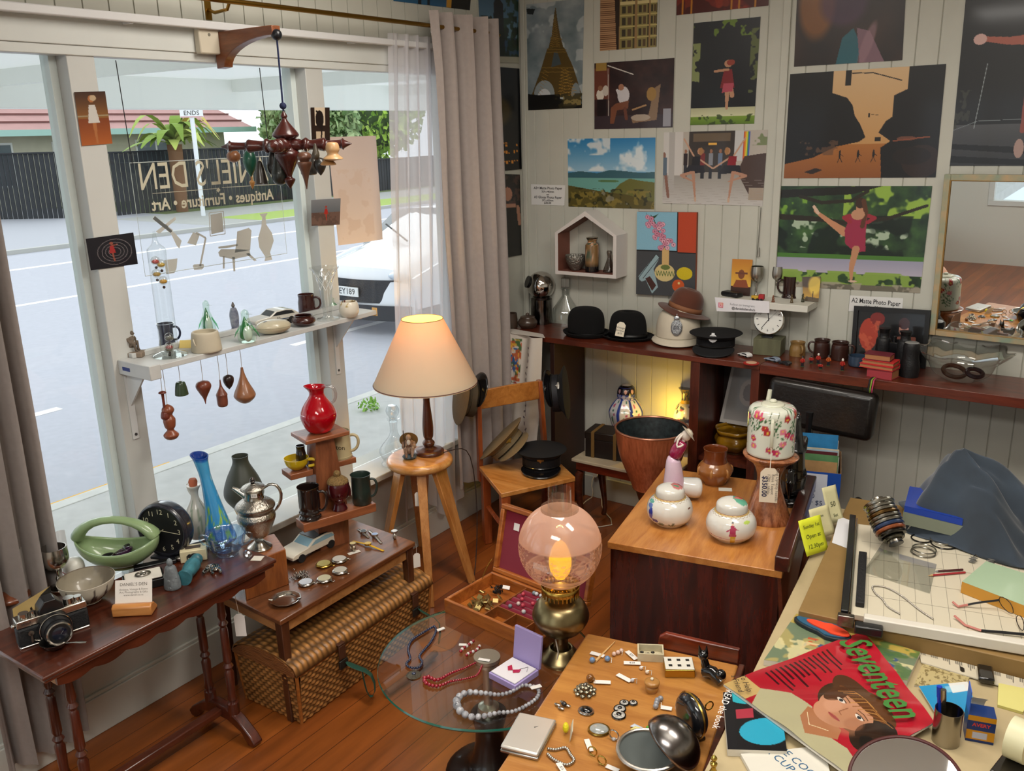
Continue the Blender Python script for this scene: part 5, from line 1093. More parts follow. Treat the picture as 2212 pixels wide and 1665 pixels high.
mesh('base',MB().lathe(prof([(R,0),(R*1.02,.012),(R*.9,.022),(R*.55,.028),(R*.3,.04)],4),36),LW,t)
mesh('pole',MB().lathe(prof([(R*.3,.035),(R*.42,.06),(R*.25,.08),(R*.34,.1),(R*.36,.17),(R*.22,zsb*.75),(R*.3,zsb*.85),(R*.2,zsb*.9),(R*.15,zsb+.02)],4),24),LW,t)
b0_,b1_=110*m,43*m
shd,N,L,b=nt('lamp_shade');b.inputs['Base Color'].default_value=lin('e6d8bc')+(1,);b.inputs['Roughness'].default_value=.8;tl=N.new('ShaderNodeBsdfTranslucent');tl.inputs[0].default_value=lin('f2c878')+(1,);mx=N.new('ShaderNodeMixShader');mx.inputs[0].default_value=.3;L.new(b.outputs[0],mx.inputs[1]);L.new(tl.outputs[0],mx.inputs[2]);L.new(mx.outputs[0],N['Material Output'].inputs[0])
sh=mesh('lamp_shade',MB().lathe([(b0_,zsb),(b0_*.995,zsb+.006),(b1_,zst),(b1_*.98,zst),(b0_*.98,zsb+.006)],64,cap=False),shd,t)
for k,zz in enumerate((.004,.014)):mesh('trim_band',MB().lathe([(b0_*(1.004-k*.028),zsb+zz),(b0_*(.995-k*.028),zsb+zz+.004)],64,cap=False),M('6a4a44',.7),sh,solid=.001)
mesh('top_ring',MB().tube(arc((0,0,zst),b1_,0,2*PI,40,'xy')[:-1],.0018,6,closed=True),M('8a6a3a',.5),sh)
bm=M('ffb040',.5,em=12);bz=zsb+.1;mesh('bulb',MB().sph((0,0,bz+.05),(.028,.028,.035)),bm,t);mesh('socket',MB().cyl((0,0,zsb),(0,0,bz+.01),.016),M('c9a030',.4,metal=.8),t)
def bulb(loc,e,c,r=.03):l=bpy.data.lights.new('bulb_light','POINT');l.energy=e;l.color=c;l.shadow_soft_size=r;o=bpy.data.objects.new('bulb_light',l);COL.objects.link(o);o.location=loc;return o
bulb(v+Vector((0,0,zst-.06)),4.2,(1,.6,.13))
mesh('flex',MB().tube([(R*.9,.01,.008),(.1,.12,.006),(.13,.17,.0),(.15,.2,-.1),(.17,.2,-.4),(.2,.12,-.68),(.26,.02,-.70),(.33,-.1,-.7)],.0035,6),M('2a1a14',.6),t,sub=1)
# fisherman figurine
v=PZ(885,990,ZS)+Vector((0,0,.0008));t,m,h=at_on('fisherman_figurine','painted figurine of a bearded old man in a straw hat sitting on a blue rock','figurine',v,938,math.radians(-50))
mesh('rock',MB().sph((0,0,.012),(.04,.04,.014),12,6),M('5a6a72',.7,n=.5,ns=50,bump=1),t,smooth=0);o=seated(t,h-.01,M('b09a86',.7,n=.5,ns=40,c2='6a4a3a'));o.location=(0,0,.016)
mesh('straw_hat',MB().lathe([(.05,0),(.03,.006),(.001,.012)],24,x=TR((-.022,0,h*.72),(0,math.radians(-70),0))),M('8a6a3a',.8),t);mesh('fishing_pole',MB().cyl((.03,-.02,.02),(.035,-.025,h*1.25),.0022),M('3a2a20',.6),t);mesh('beard',MB().sph((.03,0,h*.74),(.008,.01,.016)),M('d8d4cc',.8),t)
# ================================================================ CHAIR with hats
ZC=.485;f0,f1,k0=PZ(1083,1066,ZC),PZ(1243,1030,ZC),PZ(1035,1007,ZC);wd=f1-f0;dp=k0-f0;k1=k0+wd
CHS=wood('cf9250','b0702f',.35,axis='x',coat=.4);CHL=wood('a9562a','7e3a18',.35,axis='z',coat=.4)
P=[Vector((q.x,q.y))for q in(f0,f1,k1,k0)];ce=sum(P,Vector((0,0)))/4;P=[q-ce for q in P]
t=T('wooden_chair','simple orange pine chair with a single top rail, loaded with uniform caps','chair',(ce.x,ce.y,0))
mesh('seat',MB().prism([tuple(q)for q in P],ZC-.028,ZC),CHS,t,bev=.004)
ux,uy=(P[1]-P[0]).normalized(),(P[3]-P[0]).normalized()
def vb(a,b,w_,d_,mat,nm):
    s,u,d=frame(Vector(b)-Vector(a));A=Vector((ux.x,ux.y,0));B=Vector((uy.x,uy.y,0));q=[]
    for c_ in(a,b):q+=[Vector(c_)+A*sx*w_/2+B*sy*d_/2 for sx,sy in((-1,-1),(1,-1),(1,1),(-1,1))]
    return mesh(nm,MB().add(q,[(3,2,1,0),(4,5,6,7),(0,1,5,4),(1,2,6,5),(2,3,7,6),(3,0,4,7)]),mat,t,bev=.003)
ZB=hz(Vector((P[3].x+ce.x,P[3].y+ce.y,0)),868)
for i,q in enumerate(P):
    cc=q+ux*(.03 if i in(0,3)else-.03)+uy*(.03 if i<2 else-.03)
    if i<2:vb((cc.x,cc.y,.001),(cc.x,cc.y,ZC-.0285),.055,.05,CHL,'leg')
    else:
        e=cc+uy*.05;vb((cc.x,cc.y,.001),(cc.x,cc.y,ZC-.0285),.05,.06,CHL,'leg');vb((q.x+ux.x*(.012 if i==3 else-.012)+uy.x*.02,q.y+ux.y*(.012 if i==3 else-.012)+uy.y*.02,ZC-.1),(e.x+uy.x*.05,e.y+uy.y*.05,.93),.028,.05,CHL,'back_post')
a=P[3]+ux*.03+uy*.065;b=P[2]-ux*.03+uy*.065
A3=lambda q,z:(q.x,q.y,z)
mesh('top_rail',MB().prism([(0,0),((b-a).length,0),((b-a).length,.115),((b-a).length/2,.12),(0,.115)],-.009,.009,TR(A3(a,.815),(PI/2,0,math.atan2((b-a).y,(b-a).x)))),wood('c4823f','a5652c',.35,axis='x'),t,bev=.004)
for(i,j)in((0,1),(3,0),(1,2)):
    c_,d_=P[i],P[j];c_=c_*.86;d_=d_*.86;mesh('stretcher',MB().tube([A3(c_,.2 if i==0 else.24),A3(d_,.2 if i==0 else.24)],.014,6),CHL,t)
chx=math.atan2(ux.y,ux.x)
def peaked(name,label,loc,rot,R,crown,band,peak,badge=None,hB=.045,hC=.05,flare=1.18,group=None,peakr=.55):
    t=T(name,label,'hat',loc,rot=rot if isinstance(rot,(tuple,list))else tuple(rot),group=group)
    mesh('crown',MB().lathe(prof([(R*.86,hB),(R*.95,hB+hC*.3),(R*flare,hB+hC*.75),(R*flare*.98,hB+hC*.9),(R*.5,hB+hC*1.1),(.001,hB+hC*1.1)],4),44),crown,t)
    mesh('band',MB().lathe([(R*.84,0),(R*.9,.002),(R*.9,hB),(R*.84,hB)],44,cap=False),band,t)
    mesh('peak',MB().surf(lambda u,v:Vector(((R*.88+R*peakr*v*(math.sin(u*PI)**.6))*math.cos((u-.5)*2.3),(R*.88+R*peakr*v*(math.sin(u*PI)**.6))*math.sin((u-.5)*2.3),.006-.03*v*math.sin(u*PI))),24,6),peak,t,solid=.003)
    if badge:mesh('badge',MB().lathe([(.001,-.004),(.02,0),(.014,.003),(.001,.006)],12,x=TR((R*.93,0,hB+hC*.35),(0,PI/2-.1,0)),sq=lambda a,v:1+.25*math.cos(5*a)),M(badge,.3,metal=.7),t)
    mesh('chin_strap',MB().tube([(R*.93*math.cos(q),R*.93*math.sin(q),.012)for q in[(i/14-.5)*2.2 for i in range(15)]],.005,6,flat=.6),M('17130f',.3,coat=.4),t)
    return t
KH=M('77664a',.9,n=.12,ns=60);KH2=M('554a38',.9,n=.12,ns=60);NV=M('0d0f14',.85);BLG=M('0d0d10',.15,coat=.7)
g_='uniform caps on the chair'
p=PZ(1170,1012,ZC);peaked('navy_hat','navy and black peaked hat lying flat on the chair seat',p+Vector((0,0,.03)),(0,0,math.radians(-60)),.125,NV,M('0e0f13',.6),BLG,'8a6a3a',.055,.045,1.15)
def rotn(n,fr):
    n=Vector(n).normalized();f_=Vector(fr);f_=(f_-n*f_.dot(n)).normalized();return Matrix((f_,n.cross(f_),n)).transposed().to_euler()
UPV=Vector((0,0,1));RTf=Vector((RT.x,RT.y,0)).normalized();TOW=Vector((-FW.x,-FW.y,0)).normalized()
p=PZ(1102,1000,ZC);peaked('khaki_hat','tan army officer hat leaning on its edge on the chair seat',p+Vector((0,0,.1)),rotn(-RTf*.72+UPV*.75-TOW*.1,TOW*1+RTf*.9-UPV*.3),.128,KH,KH,KH,'b08a3a',.04,.045,1.3)
hp=Vector((P[3].x+ce.x,P[3].y+ce.y,.86))+Vector((uy.x,uy.y,0))*.06
q=PY(1025,858,hp.y-.02);peaked('olive_hat','olive brown peaked hat hooked over the near back post of the chair',q+TOW*.02,rotn(-RTf*.9+UPV*.22+TOW*.28,UPV*1+RTf*.9+TOW*.6),.122,KH2,M('4a4030',.9),BLG,'c8a860',.045,.045,1.3)
q2=PY(1192,850,hp.y+.18);peaked('black_hat','black peaked hat hooked over the far back post of the chair',q2,rotn(RTf*.95+UPV*.1+TOW*.15,UPV*.8+TOW*1),.12,M('08080b',.9),M('14141a',.6),BLG,'c0bcb4',.045,.045,1.25)
# ================================================================ PHOTO WALL
PM=VC(.35,coat=.25)
def poster(name,label,q,can,side='b',bulge=.0,cat='poster'):
    return photo(name,label,QY(q)if side=='b' else QX(q,.0085),can,bulge=bulge,mat=PM,cat=cat,group=None)
c=Can(120,30,'22303c');c.grad(0,1,'2a3a48','2a6088').rect(.7,0,1,1,'0c0c10').rect(.67,.2,.73,1,'c08a2a').rect(.3,.3,.34,1,'1a2028').rect(.42,.2,.45,1,'1a2028')
poster('wall_photo','blue toned photo print high above the window, only its bottom edge showing',[(848,-40),(1019,-26),(1015,22),(850,2)],c,'w')
c=Can(60,90,'2c4a66');c.grad(0,.7,'2e4c6c','6a90a8').poly([(.35,1),(.36,.3),(.45,.22),(.46,.05),(.48,.22),(.6,.3),(.62,1)],'1c2028').spk(8,.45,'15221a',.9,3,0,.45,1,.92).spk(10,.5,'22351f',.8,4,.6,.2,1,.92).rect(0,.92,1,1,'a8a898')
poster('wall_photo','blue dusk city tower photo with palms in the wall corner behind the drape',[(1031,-50),(1119,-46),(1121,136),(1040,134)],c,'w')
c=Can(50,100,'14171c');c.grad(0,1,'1c2026','0a0a0c').ell(.3,.42,.35,.12,'5a4a22',.7,soft=1).ell(.3,.42,.14,.045,'fff0c0');rg=random.Random(2)
for k in range(26):u,v=rg.choice([.45,.52,.6,.68,.76,.84]),rg.choice([.72,.745,.8,.82,.9,.915]);c.rect(u,v,u+.05,v+.015,'e0902a')
poster('wall_photo','black night photo with a glowing moon and lit windows in the wall corner',[(1040,142),(1122,148),(1127,365),(1056,372)],c,'w')
c=Can(50,90,'0c0b0c');c.spk(14,.5,'5a3a30',.7,3,.4,0,1,.4).ell(.62,.18,.2,.12,'1a1010').ell(.6,.24,.14,.08,'b07a60').rect(.5,.36,.85,.4,'b08068').line([(.9,.4),(.95,.6)],.1,'a87860').rect(0,.45,.8,1,'0c0b0c')
poster('wall_photo','dark photo of a woman in a black dress, lowest print in the wall corner',[(1050,374),(1123,377),(1127,550),(1062,562)],c,'w')
# Eiffel tower style photograph
c=Can(130,240,'6c7a80');n_=c.nz(3,5,4)[...,None];c.a=np.array(c.k('4f6168'))*(1-n_)+np.array(c.k('b4bbbf'))*n_;c.spk(4,.6,'d8dcdc',.5,8)
BRZ='5f4a22'
c.poly([(.07,.86),(.22,.66),(.26,.6),(.36,.44),(.39,.42),(.45,.3),(.48,.16),(.495,.1),(.515,.05),(.53,.1),(.55,.18),(.59,.3),(.65,.42),(.68,.44),(.82,.6),(.86,.66),(.99,.88),(.9,.9)],'5a4824').poly([(.44,.6),(.49,.46),(.55,.46),(.62,.58)],'4a5458')
c.ell(.31,.86,.19,.14,'8f999c').ell(.31,.9,.13,.1,'c8ccd0').ell(.88,.88,.08,.12,'7f898c')
for a,b in(((.28,.6),(.82,.62)),((.25,.64),(.85,.66)),((.37,.43),(.7,.45)),((.36,.46),(.71,.47)),((.43,.33),(.62,.35))):c.line([a,b],.016,'7a6230')
for k in range(9):
    v=.62+.03*k;c.line([(.62-.008*k,v),(.74+.022*k,v+.03)],.006,'b08a3c').line([(.74+.022*k,v),(.62-.008*k,v+.03)],.006,'b08a3c').line([(.30-.014*k,v),(.40-.02*k,v+.03)],.006,'a07c36')
for k in range(14):v=.14+.02*k;w_=.012+.006*k;c.line([(.505-w_,v),(.505+w_,v+.02)],.006,'8f7032').line([(.505+w_,v),(.505-w_,v+.02)],.006,'8f7032')
c.rect(0,.86,.6,1,'0e0e0d').poly([(0,.84),(.45,.88),(1,.96),(1,1),(0,1)],'121110').rect(.66,.88,.98,.97,'8a7a4a').spk(16,.5,'3a3420',.8,4,.5,.86,1,1).poly([(0,.04),(.16,.05),(.12,.1),(.02,.09)],'0c100c')
poster('wall_photo','tall photo of an iron lattice tower against grey clouds at the wall corner',[(1137,10),(1262,-4),(1257,233),(1141,238)],c)
c=Can(120,170,'9a7a50');c.rect(0,0,.32,1,'b88f68')
for k in range(40):c.rect(.0,k/40,.3,k/40+.01,'6a4630')
c.poly([(.24,0),(.36,0),(.34,1),(.3,1)],'2c1c14')
for bx,bw in((.36,.26),(.66,.2),(.88,.12)):
    c.rect(bx,0,bx+bw,1,'8f8450').rect(bx+bw*.86,0,bx+bw,1,'4a4028')
    for k in range(7):
        v=k/7+.03;c.rect(bx+bw*.12,v,bx+bw*.38,v+.09,'3c3424').rect(bx+bw*.5,v,bx+bw*.76,v+.09,'5a4630').rect(bx,v+.105,bx+bw,v+.122,'c0b070')
    c.rect(bx,.4,bx+bw,.44,'d8c890')
poster('wall_photo','photo of ornate old bay windowed buildings beside a ribbed tower, top centre',[(1297,-62),(1422,-72),(1418,101),(1296,110)],c)
c=Can(160,80,'4a120c');c.spk(4,.45,'7a2014',.8,3).spk(7,.6,'a03c1c',.5,4)
for u in(.06,.16,.6,.68,.85):c.rect(u,0,u+.02,1,'b8761f')
poster('wall_photo','deep red and gold photo print at the very top of the photo wall',[(1464,-62),(1666,-72),(1660,12),(1461,33)],c)
c=Can(140,220,'15171a');c.grad(0,.85,'2a2c30','101114').spk(7,.58,'6f8a34',.9,3,0,0,1,.16).spk(8,.5,'8f9a60',.9,4,0,.2,.12,.65).spk(8,.52,'6a7440',.8,5,.88,.1,1,.7).grad(.83,.92,'b4b490','d4d4ae').grad(.92,1,'7a9a34','5a7a24').spk(10,.55,'2c3c14',.8,2,0,.9,1,1)
figure(c,.56,.845,.47,'b98a6a','7a1f24',k=.3,arms=[[(.36,.48)]],leg2=[(.6,.6),(.64,.72)],hair='8f3a2a');c.poly([(.5,.6),(.66,.6),(.64,.68),(.48,.69)],'b04a5a')
poster('wall_photo','photo of a dancer in red standing in sunlight against dark woods',[(1499,50),(1643,36),(1629,267),(1491,270)],c)
c=Can(180,150,'2a1818');n_=c.nz(8,2,3)[...,None];c.a=np.array(c.k('1c1014'))*(1-n_)+np.array(c.k('4a2e2a'))*n_
c.rect(0,.08,.2,.55,'6a3a2c').rect(.02,.0,.16,.12,'a08040').line([(.18,.05),(.5,.2)],.012,'d8d4cc').line([(.18,.1),(.19,.8)],.01,'b0a8a0').rect(0,.8,1,1,'3a2e34').rect(.88,.72,.97,.98,'9a9aa4')
c.ell(.08,.48,.05,.09,'d8d0c4').ell(.15,.42,.04,.08,'c8beb4').ell(.08,.38,.03,.04,'8a6048').rect(.04,.55,.16,.8,'1c1214')
c.ell(.38,.5,.075,.13,'d0ccd0').ell(.35,.38,.035,.05,'a8765c').poly([(.28,.62),(.45,.58),(.44,.7),(.3,.72),(.26,.92),(.21,.92),(.22,.68)],'7a4a34').line([(.4,.7),(.42,.85)],.04,'6a3c2c').line([(.3,.42),(.34,.55)],.03,'d0ccd0')
c.poly([(.48,.82),(.7,.8),(.76,.42),(.84,.36),(.8,.88),(.5,.92)],'8a7058').ell(.6,.84,.12,.05,'b0a090').ell(.73,.5,.06,.1,'a07c44').line([(.5,.72),(.66,.66)],.02,'b08a60')
poster('wall_photo','photo of a man seated outside an antique shop beside an empty armchair',[(1284,137),(1457,125),(1453,275),(1284,279)],c)
c=Can(200,150,'4a92c4');c.grad(0,.48,'2f7fb8','9cc4dc');n_=c.nz(5,9,4);m_=(np.clip((n_-.52)/.12,0,1)*(c.v<.47));c.put(m_,'e8eef0',.9);c.put(np.clip((c.nz(7,3)-.45)/.1,0,1)*(c.v<.24)*(c.u<.5),'dfe4e6',.9)
c.poly([(0,.5),(.15,.47),(.35,.5),(.5,.45),(.7,.47),(.85,.49),(1,.47),(1,.58),(0,.6)],'3c6470').rect(0,.57,1,.78,'6fa8a0').ell(.48,.61,.12,.02,'5a7a50').poly([(.5,.8),(.62,.64),(.72,.57),(.85,.6),(1,.62),(1,1),(.4,1)],'6a6a34').poly([(0,.68),(.2,.72),(.4,.76),(.7,.8),(1,.9),(1,1),(0,1)],'5a5228').spk(14,.52,'8a7a3a',.8,6,0,.74,1,1).spk(18,.6,'2c2c18',.8,7,0,.72,1,1).spk(9,.58,'8a8878',.8,8,.3,.76,.7,.95)
poster('wall_photo','landscape photo of a blue harbour and hills under white clouds',[(1226,300),(1416,297),(1413,452),(1228,446)],c)
c=Can(220,165,'b8b0a6');c.grad(.55,1,'9a948c','c8c4c0').rect(0,0,.2,.6,'d0ccc8').rect(.06,0,.12,.8,'b4b0ac').rect(.26,0,.7,.55,'3c3430').rect(.3,.03,.66,.14,'6a5a48').rect(.45,.16,.53,.19,'e8b050').rect(.7,0,.78,.4,'c8c8c8')
for i,k in enumerate(('c04030','e08a28','e0d040','50a050','4a60b0')):c.rect(.78+.012*i,.02,.792+.012*i,.4,k)
c.spk(9,.5,'6a7a4a',.8,3,.85,0,1,.2).poly([(.74,.55),(.8,.34),(1,.3),(1,.88),(.86,.85)],'4c3a34').rect(.86,.76,1,.92,'a89888')
for k in range(12):c.line([(0,.62+k*.035),(1,.66+k*.035)],.002,'a49c94',.7)
for u,cc in((.23,'2a1a1c'),(.48,'8a8c94'),(.57,'6a7a94'),(.4,'7a2a2c')):c.ell(u,.27,.014,.028,'9a6a50').rect(u-.022,.3,u+.022,.46,cc).rect(u-.016,.46,u+.016,.64,'2c2c34')
for u0,sg,dr in((.33,1,'1c1a20'),(.68,-1,'8a1c28')):
    c.line([(u0-.02*sg,.33),(u0-.12*sg,.1)],.016,'c49a80').line([(u0+.02*sg,.36),(u0+.17*sg,.5)],.016,'c49a80').ell(u0+.04*sg,.27,.024,.045,'b8886a').ell(u0+.05*sg,.27,.02,.05,'a8784a').poly([(u0-.03,.34),(u0+.05,.34),(u0+.04,.48),(u0-.04,.48)],dr).poly([(u0-.07,.46),(u0+.08,.46),(u0+.1,.56),(u0-.12,.58)],'26242c').line([(u0-.02*sg,.56),(u0+.01*sg,.94)],[.035,.014],'b88a72').line([(u0-.04*sg,.56),(u0-.14*sg,.6),(u0-.02,.68)],[.03,.03,.012],'b88a72').ell(u0+.01*sg,.93,.012,.035,'c8a890')
c.line([(.01,.3),(.03,.6),(.06,.9)],.03,'8a6050').rect(0,.35,.04,.6,'5a6a7a')
poster('wall_photo','photo of two ballet dancers posing in a busy city lane',[(1434,286),(1659,280),(1647,445),(1431,439)],c)
c=Can(180,160,'1a1210');n_=c.nz(3,4,3)[...,None];c.a=np.array(c.k('120c0c'))*(1-n_)+np.array(c.k('3a2418'))*n_;c.ell(.2,.35,.14,.3,'b06a1a',.6,soft=1).ell(.45,.35,.18,.2,'4a2a4a',.7,soft=1).poly([(.4,1),(.45,.72),(.55,.62),(.62,.8),(.6,1)],'1f5a66').poly([(.58,.62),(.7,.66),(.84,1),(.62,1)],'7a5a66').ell(.68,.8,.04,.2,'93707a',.7,rot=.3,soft=1)
poster('wall_photo','dark abstract photo of flowing teal and mauve skirts at the top of the wall',[(1724,-62),(1960,-72),(1949,130),(1715,144)],c)
c=Can(260,185,'c8a070');c.grad(0,.7,'d4b184','c09058').grad(.68,1,'a86a30','8a5024')
c.poly([(0,0),(.3,0),(.3,.2),(.4,.25),(.44,.32),(.46,.42),(.5,.5),(.54,.62),(.5,.66),(.35,.7),(.2,.8),(0,.86)],'100c0a').poly([(.78,0),(1,0),(1,1),(.66,1),(.64,.72),(.7,.66),(.62,.58),(.66,.48),(.7,.44),(.7,.25),(.78,.2)],'0f0b0a').rect(.38,.0,.42,.14,'150e0a').line([(.42,.03),(.56,.04),(.74,.12)],.007,'1a120c').rect(.545,.4,.556,.44,'1a120c').line([(.556,.41),(.61,.42)],.003,'1a120c').rect(.6,.62,.64,.66,'1a120c')
c.spk(24,.6,'6a4a34',.7,6,.1,.64,.36,.78).ell(.9,.85,.12,.15,'2a1a14').ell(.84,.8,.12,.08,'1a100c').ell(.8,.64,.06,.02,'6a4030').line([(.72,.66),(.94,.63)],.008,'8a4a30').poly([(.14,.94),(.22,.9),(.27,.92),(.2,.96)],'2a1a10')
for u in(.38,.5,.6):c.ell(u,.75,.006,.014,'140c08').line([(u,.76),(u,.8)],.012,'140c08').line([(u,.8),(u-.014,.85)],.005,'140c08').line([(u,.8),(u+.016,.845)],.005,'140c08').line([(u,.77),(u+.022,.79)],.004,'140c08')
poster('wall_photo','sepia photo of silhouettes crossing a street between dark trees',[(1707,160),(2044,138),(2021,383),(1693,385)],c)
c=Can(260,190,'2c4a20');n_=c.nz(12,2,4)[...,None];c.a=np.array(c.k('10201a'))*(1-n_)+np.array(c.k('4a7038'))*n_;c.spk(8,.52,'9cbf48',.9,5,.45,0,1,.3).spk(10,.52,'7fae3a',.9,6,0,.1,.2,.3).spk(14,.62,'c8d8c0',.8,7,.1,.3,.9,.6).spk(5,.55,'0c1812',.8,9,0,.28,1,.68)
c.poly([(0,.04),(.3,.02),(.55,0),(.7,0),(.5,.08),(.2,.1),(0,.12)],'1c1a12').line([(.0,.3),(.3,.32),(.5,.36),(.75,.3),(.98,.18)],[.04,.035,.03,.025,.02],'2a2418').line([(.15,.1),(.3,.16),(.5,.14),(.6,.05)],.025,'2a2418').rect(0,.66,1,.7,'4a7a30').grad(.7,.84,'9a9ab0','b4aec0').spk(14,.42,'8aa84a',.95,3,0,.82,1,.96).rect(0,.95,1,1,'6a6658').spk(18,.5,'a8a090',.8,3,0,.93,1,1)
c.line([(.47,.44),(.36,.34),(.26,.24)],[.06,.035,.02],'c48a66').line([(.28,.26),(.25,.2)],.022,'d8b8a0').poly([(.5,.28),(.61,.28),(.61,.42),(.62,.62),(.55,.63),(.48,.55),(.47,.42)],'9a2c48').line([(.5,.28),(.46,.3),(.5,.34)],.028,'9a2c38').line([(.62,.28),(.66,.3),(.62,.34)],.026,'9a2c38').line([(.555,.6),(.535,.78),(.54,.9)],[.05,.035,.016],'c08a66').ell(.55,.915,.03,.01,'d8b8a0').rect(.535,.18,.585,.27,'c48e6c').ell(.56,.16,.032,.05,'3a2418').line([(.58,.14),(.6,.24),(.585,.38)],.03,'5a3420').ell(.55,.27,.045,.05,'c08e6e')
poster('wall_photo','photo of a ballerina in pink stretching a leg on a tree branch',[(1685,402),(2014,402),(1987,633),(1675,617)],c)
c=Can(180,300,'0e0d0e');c.grad(.76,1,'4a4a4c','2a2a2c').poly([(0,.87),(1,.9),(1,.94),(0,.9)],'0a0a0a').poly([(0,.94),(1,.97),(1,1),(0,.98)],'0a0a0a').line([(.3,.42),(.22,.78)],.008,'8a9294').line([(0,.79),(.25,.74),(1,.73)],.005,'7a8284').spk(10,.58,'3a3a30',.8,3,0,.56,.16,.8)
c.line([(.95,.3),(.5,.3),(.25,.28)],[.12,.07,.045],'a85a48').ell(.2,.28,.07,.03,'d0a8a0').line([(.9,.35),(.75,.62),(.72,.8)],[.2,.09,.05],'8a4438').ell(.7,.9,.05,.055,'a88a80')
poster('wall_photo','large dark photo of a ballerina standing on one pointed foot beside the mirror',[(2088,-22),(2300,-45),(2262,358),(2052,358)],c)
# lettered cards
def card(name,label,q,lines,Y=-.0085,mat=None):
    P=[PY(x,y,Y)for x,y in q];o=mesh(name,MB().add(P,[(3,2,1,0)]),mat or M('e2e2e0',.6),smooth=0);tag(o,label,'sign');ce=sum(P,Vector())/4;H=(P[0]-P[3]).length;W_=(P[1]-P[0]).length
    for s_,fy,sz in lines:
        p_=(P[0]+P[1])/2*(1-fy)+(P[2]+P[3])/2*fy;e=text(s_,sz*H,M('26262a',.7),o,(p_.x,Y-.0006,p_.z),(PI/2,0,0),bold=.0004);w_=e.dimensions.x
        if w_>W_*.92:e.scale=(W_*.92/w_,1,1)
    return o
card('price_card','white card reading the paper sizes and thirty dollar price left of the harbour photo',[(1147,398),(1221,400),(1219,444),(1148,442)],[('A3+ Matte Photo Paper',.17,.17),('329 x 483mm',.34,.13),('and',.48,.1),('A3 Glossy Photo Paper',.62,.17),('297 x 420mm',.77,.12),('$30.00',.89,.15)])
card('price_card','white card reading a larger paper size under the pink ballerina photo',[(1836,638),(1951,644),(1949,676),(1833,672)],[('A2 Matte Photo Paper',.35,.42),('420 x 594mm',.72,.25)])
# painting on canvas
c=Can(170,245,'46484c');c.rect(0,0,.68,.46,'8cc0d8').rect(.68,0,.7,.47,'1a1a1c').rect(.7,0,1,.48,'c0492a').rect(0,.455,.68,.47,'1a1a1c').rect(.7,.47,1,.48,'1a1a1c')
c.poly([(.04,.78),(.34,.5),(.4,.54),(.36,.6),(.3,.68),(.38,.9),(.28,.98),(.17,.82),(.1,.84),(.06,.82)],'9ab4bc').poly([(.16,.8),(.24,.77),(.35,.88),(.28,.95)],'4a2c26').line([(.04,.8),(.34,.5),(.4,.54),(.12,.8)],.01,'1a1c20')
c.ell(.49,.72,.17,.105,'dcc88c').rect(.44,.42,.56,.66,'d8b478').ell(.5,.655,.08,.03,'6a7a40')
for k in range(7):c.line([(.34+k*.045,.7),(.365+k*.045,.76),(.385+k*.045,.7)],.01,'4a6a34')
c.ell(.82,.72,.13,.075,'d8c020').ell(.72,.87,.1,.075,'d05a28').ell(.73,.84,.02,.015,'f0d890')
c.line([(.5,.44),(.42,.3),(.3,.1),(.24,.04)],.012,'2a4a2c');c.poly([(.15,0),(.2,.06),(.3,.05),(.38,.02),(.3,.08),(.2,.08)],'2a4a2c');rg=random.Random(8)
for k in range(34):
    s_=k/34;u=.24+.3*s_+rg.uniform(-.11,.13);v=.1+.34*s_+rg.uniform(-.05,.05);c.ell(u,v,.04,.028,'b0607c').ell(u,v,.034,.023,rg.choice(['e0a0b8','d890a8','ecb8c8'])).ell(u,v,.01,.007,'8a3a50')
Q=[PY(x,y,-.03)for x,y in((1376,457),(1505,459),(1501,642),(1374,635))]
o=sheet('painting',c,Q,VC(.6,n=.1,ns=200));tag(o,'canvas painting of a pistol, blossom in a vase, lemon and orange','painting')
mb=MB();A_=[q+Vector((0,.0005,0))for q in Q];B_=[Vector((q.x,-.0075,q.z))for q in Q];mb.add(A_+B_,[(4,5,6,7),(0,1,5,4),(1,2,6,5),(2,3,7,6),(3,0,4,7),(0,3,2,1)]);mesh('canvas_edge',mb,M('8a4a34',.7),o,smooth=0)
# house-shaped shelf
D_=-.15
F5=[PY(x,y,D_)for x,y in((1198,503),(1200,592),(1333,602),(1329,508),(1264,456))];xa,xb=(F5[0].x+F5[1].x)/2,(F5[2].x+F5[3].x)/2;za,ze,zt=(F5[1].z+F5[2].z)/2,(F5[0].z+F5[3].z)/2,F5[4].z;xm=(xa+xb)/2
t=T('house_shelf','white house shaped box shelf on the wall with brown inner faces','shelf',(xm,0,za))
w2,h2,ht=(xb-xa)/2,ze-za,zt-za;k_=.022
out=[(-w2,0),(w2,0),(w2,h2),(0,ht),(-w2,h2)];inn=[(-w2+k_,k_),(w2-k_,k_),(w2-k_,h2-k_*.3),(0,ht-k_*1.4),(-w2+k_,h2-k_*.3)]
WHP=M('dcd6d2',.5);BRI=M('7a4a3c',.6)
mb=MB()
for i in range(5):
    j=(i+1)%5;a,b,c_,d=out[i],out[j],inn[j],inn[i]
    mb.add([(a[0],D_,a[1]),(b[0],D_,b[1]),(c_[0],D_,c_[1]),(d[0],D_,d[1]),(a[0],-.0075,a[1]),(b[0],-.0075,b[1])],[(0,1,2,3),(1,0,4,5)])
mesh('shell',mb,WHP,t,smooth=0);mb=MB()
for i in range(5):
    j=(i+1)%5;a,b=inn[i],inn[j];mb.add([(a[0],D_,a[1]),(b[0],D_,b[1]),(b[0],-.0075,b[1]),(a[0],-.0075,a[1])],[(0,3,2,1)])
mesh('inner_lining',mb,BRI,t,smooth=0)
zi=za+k_+.0008
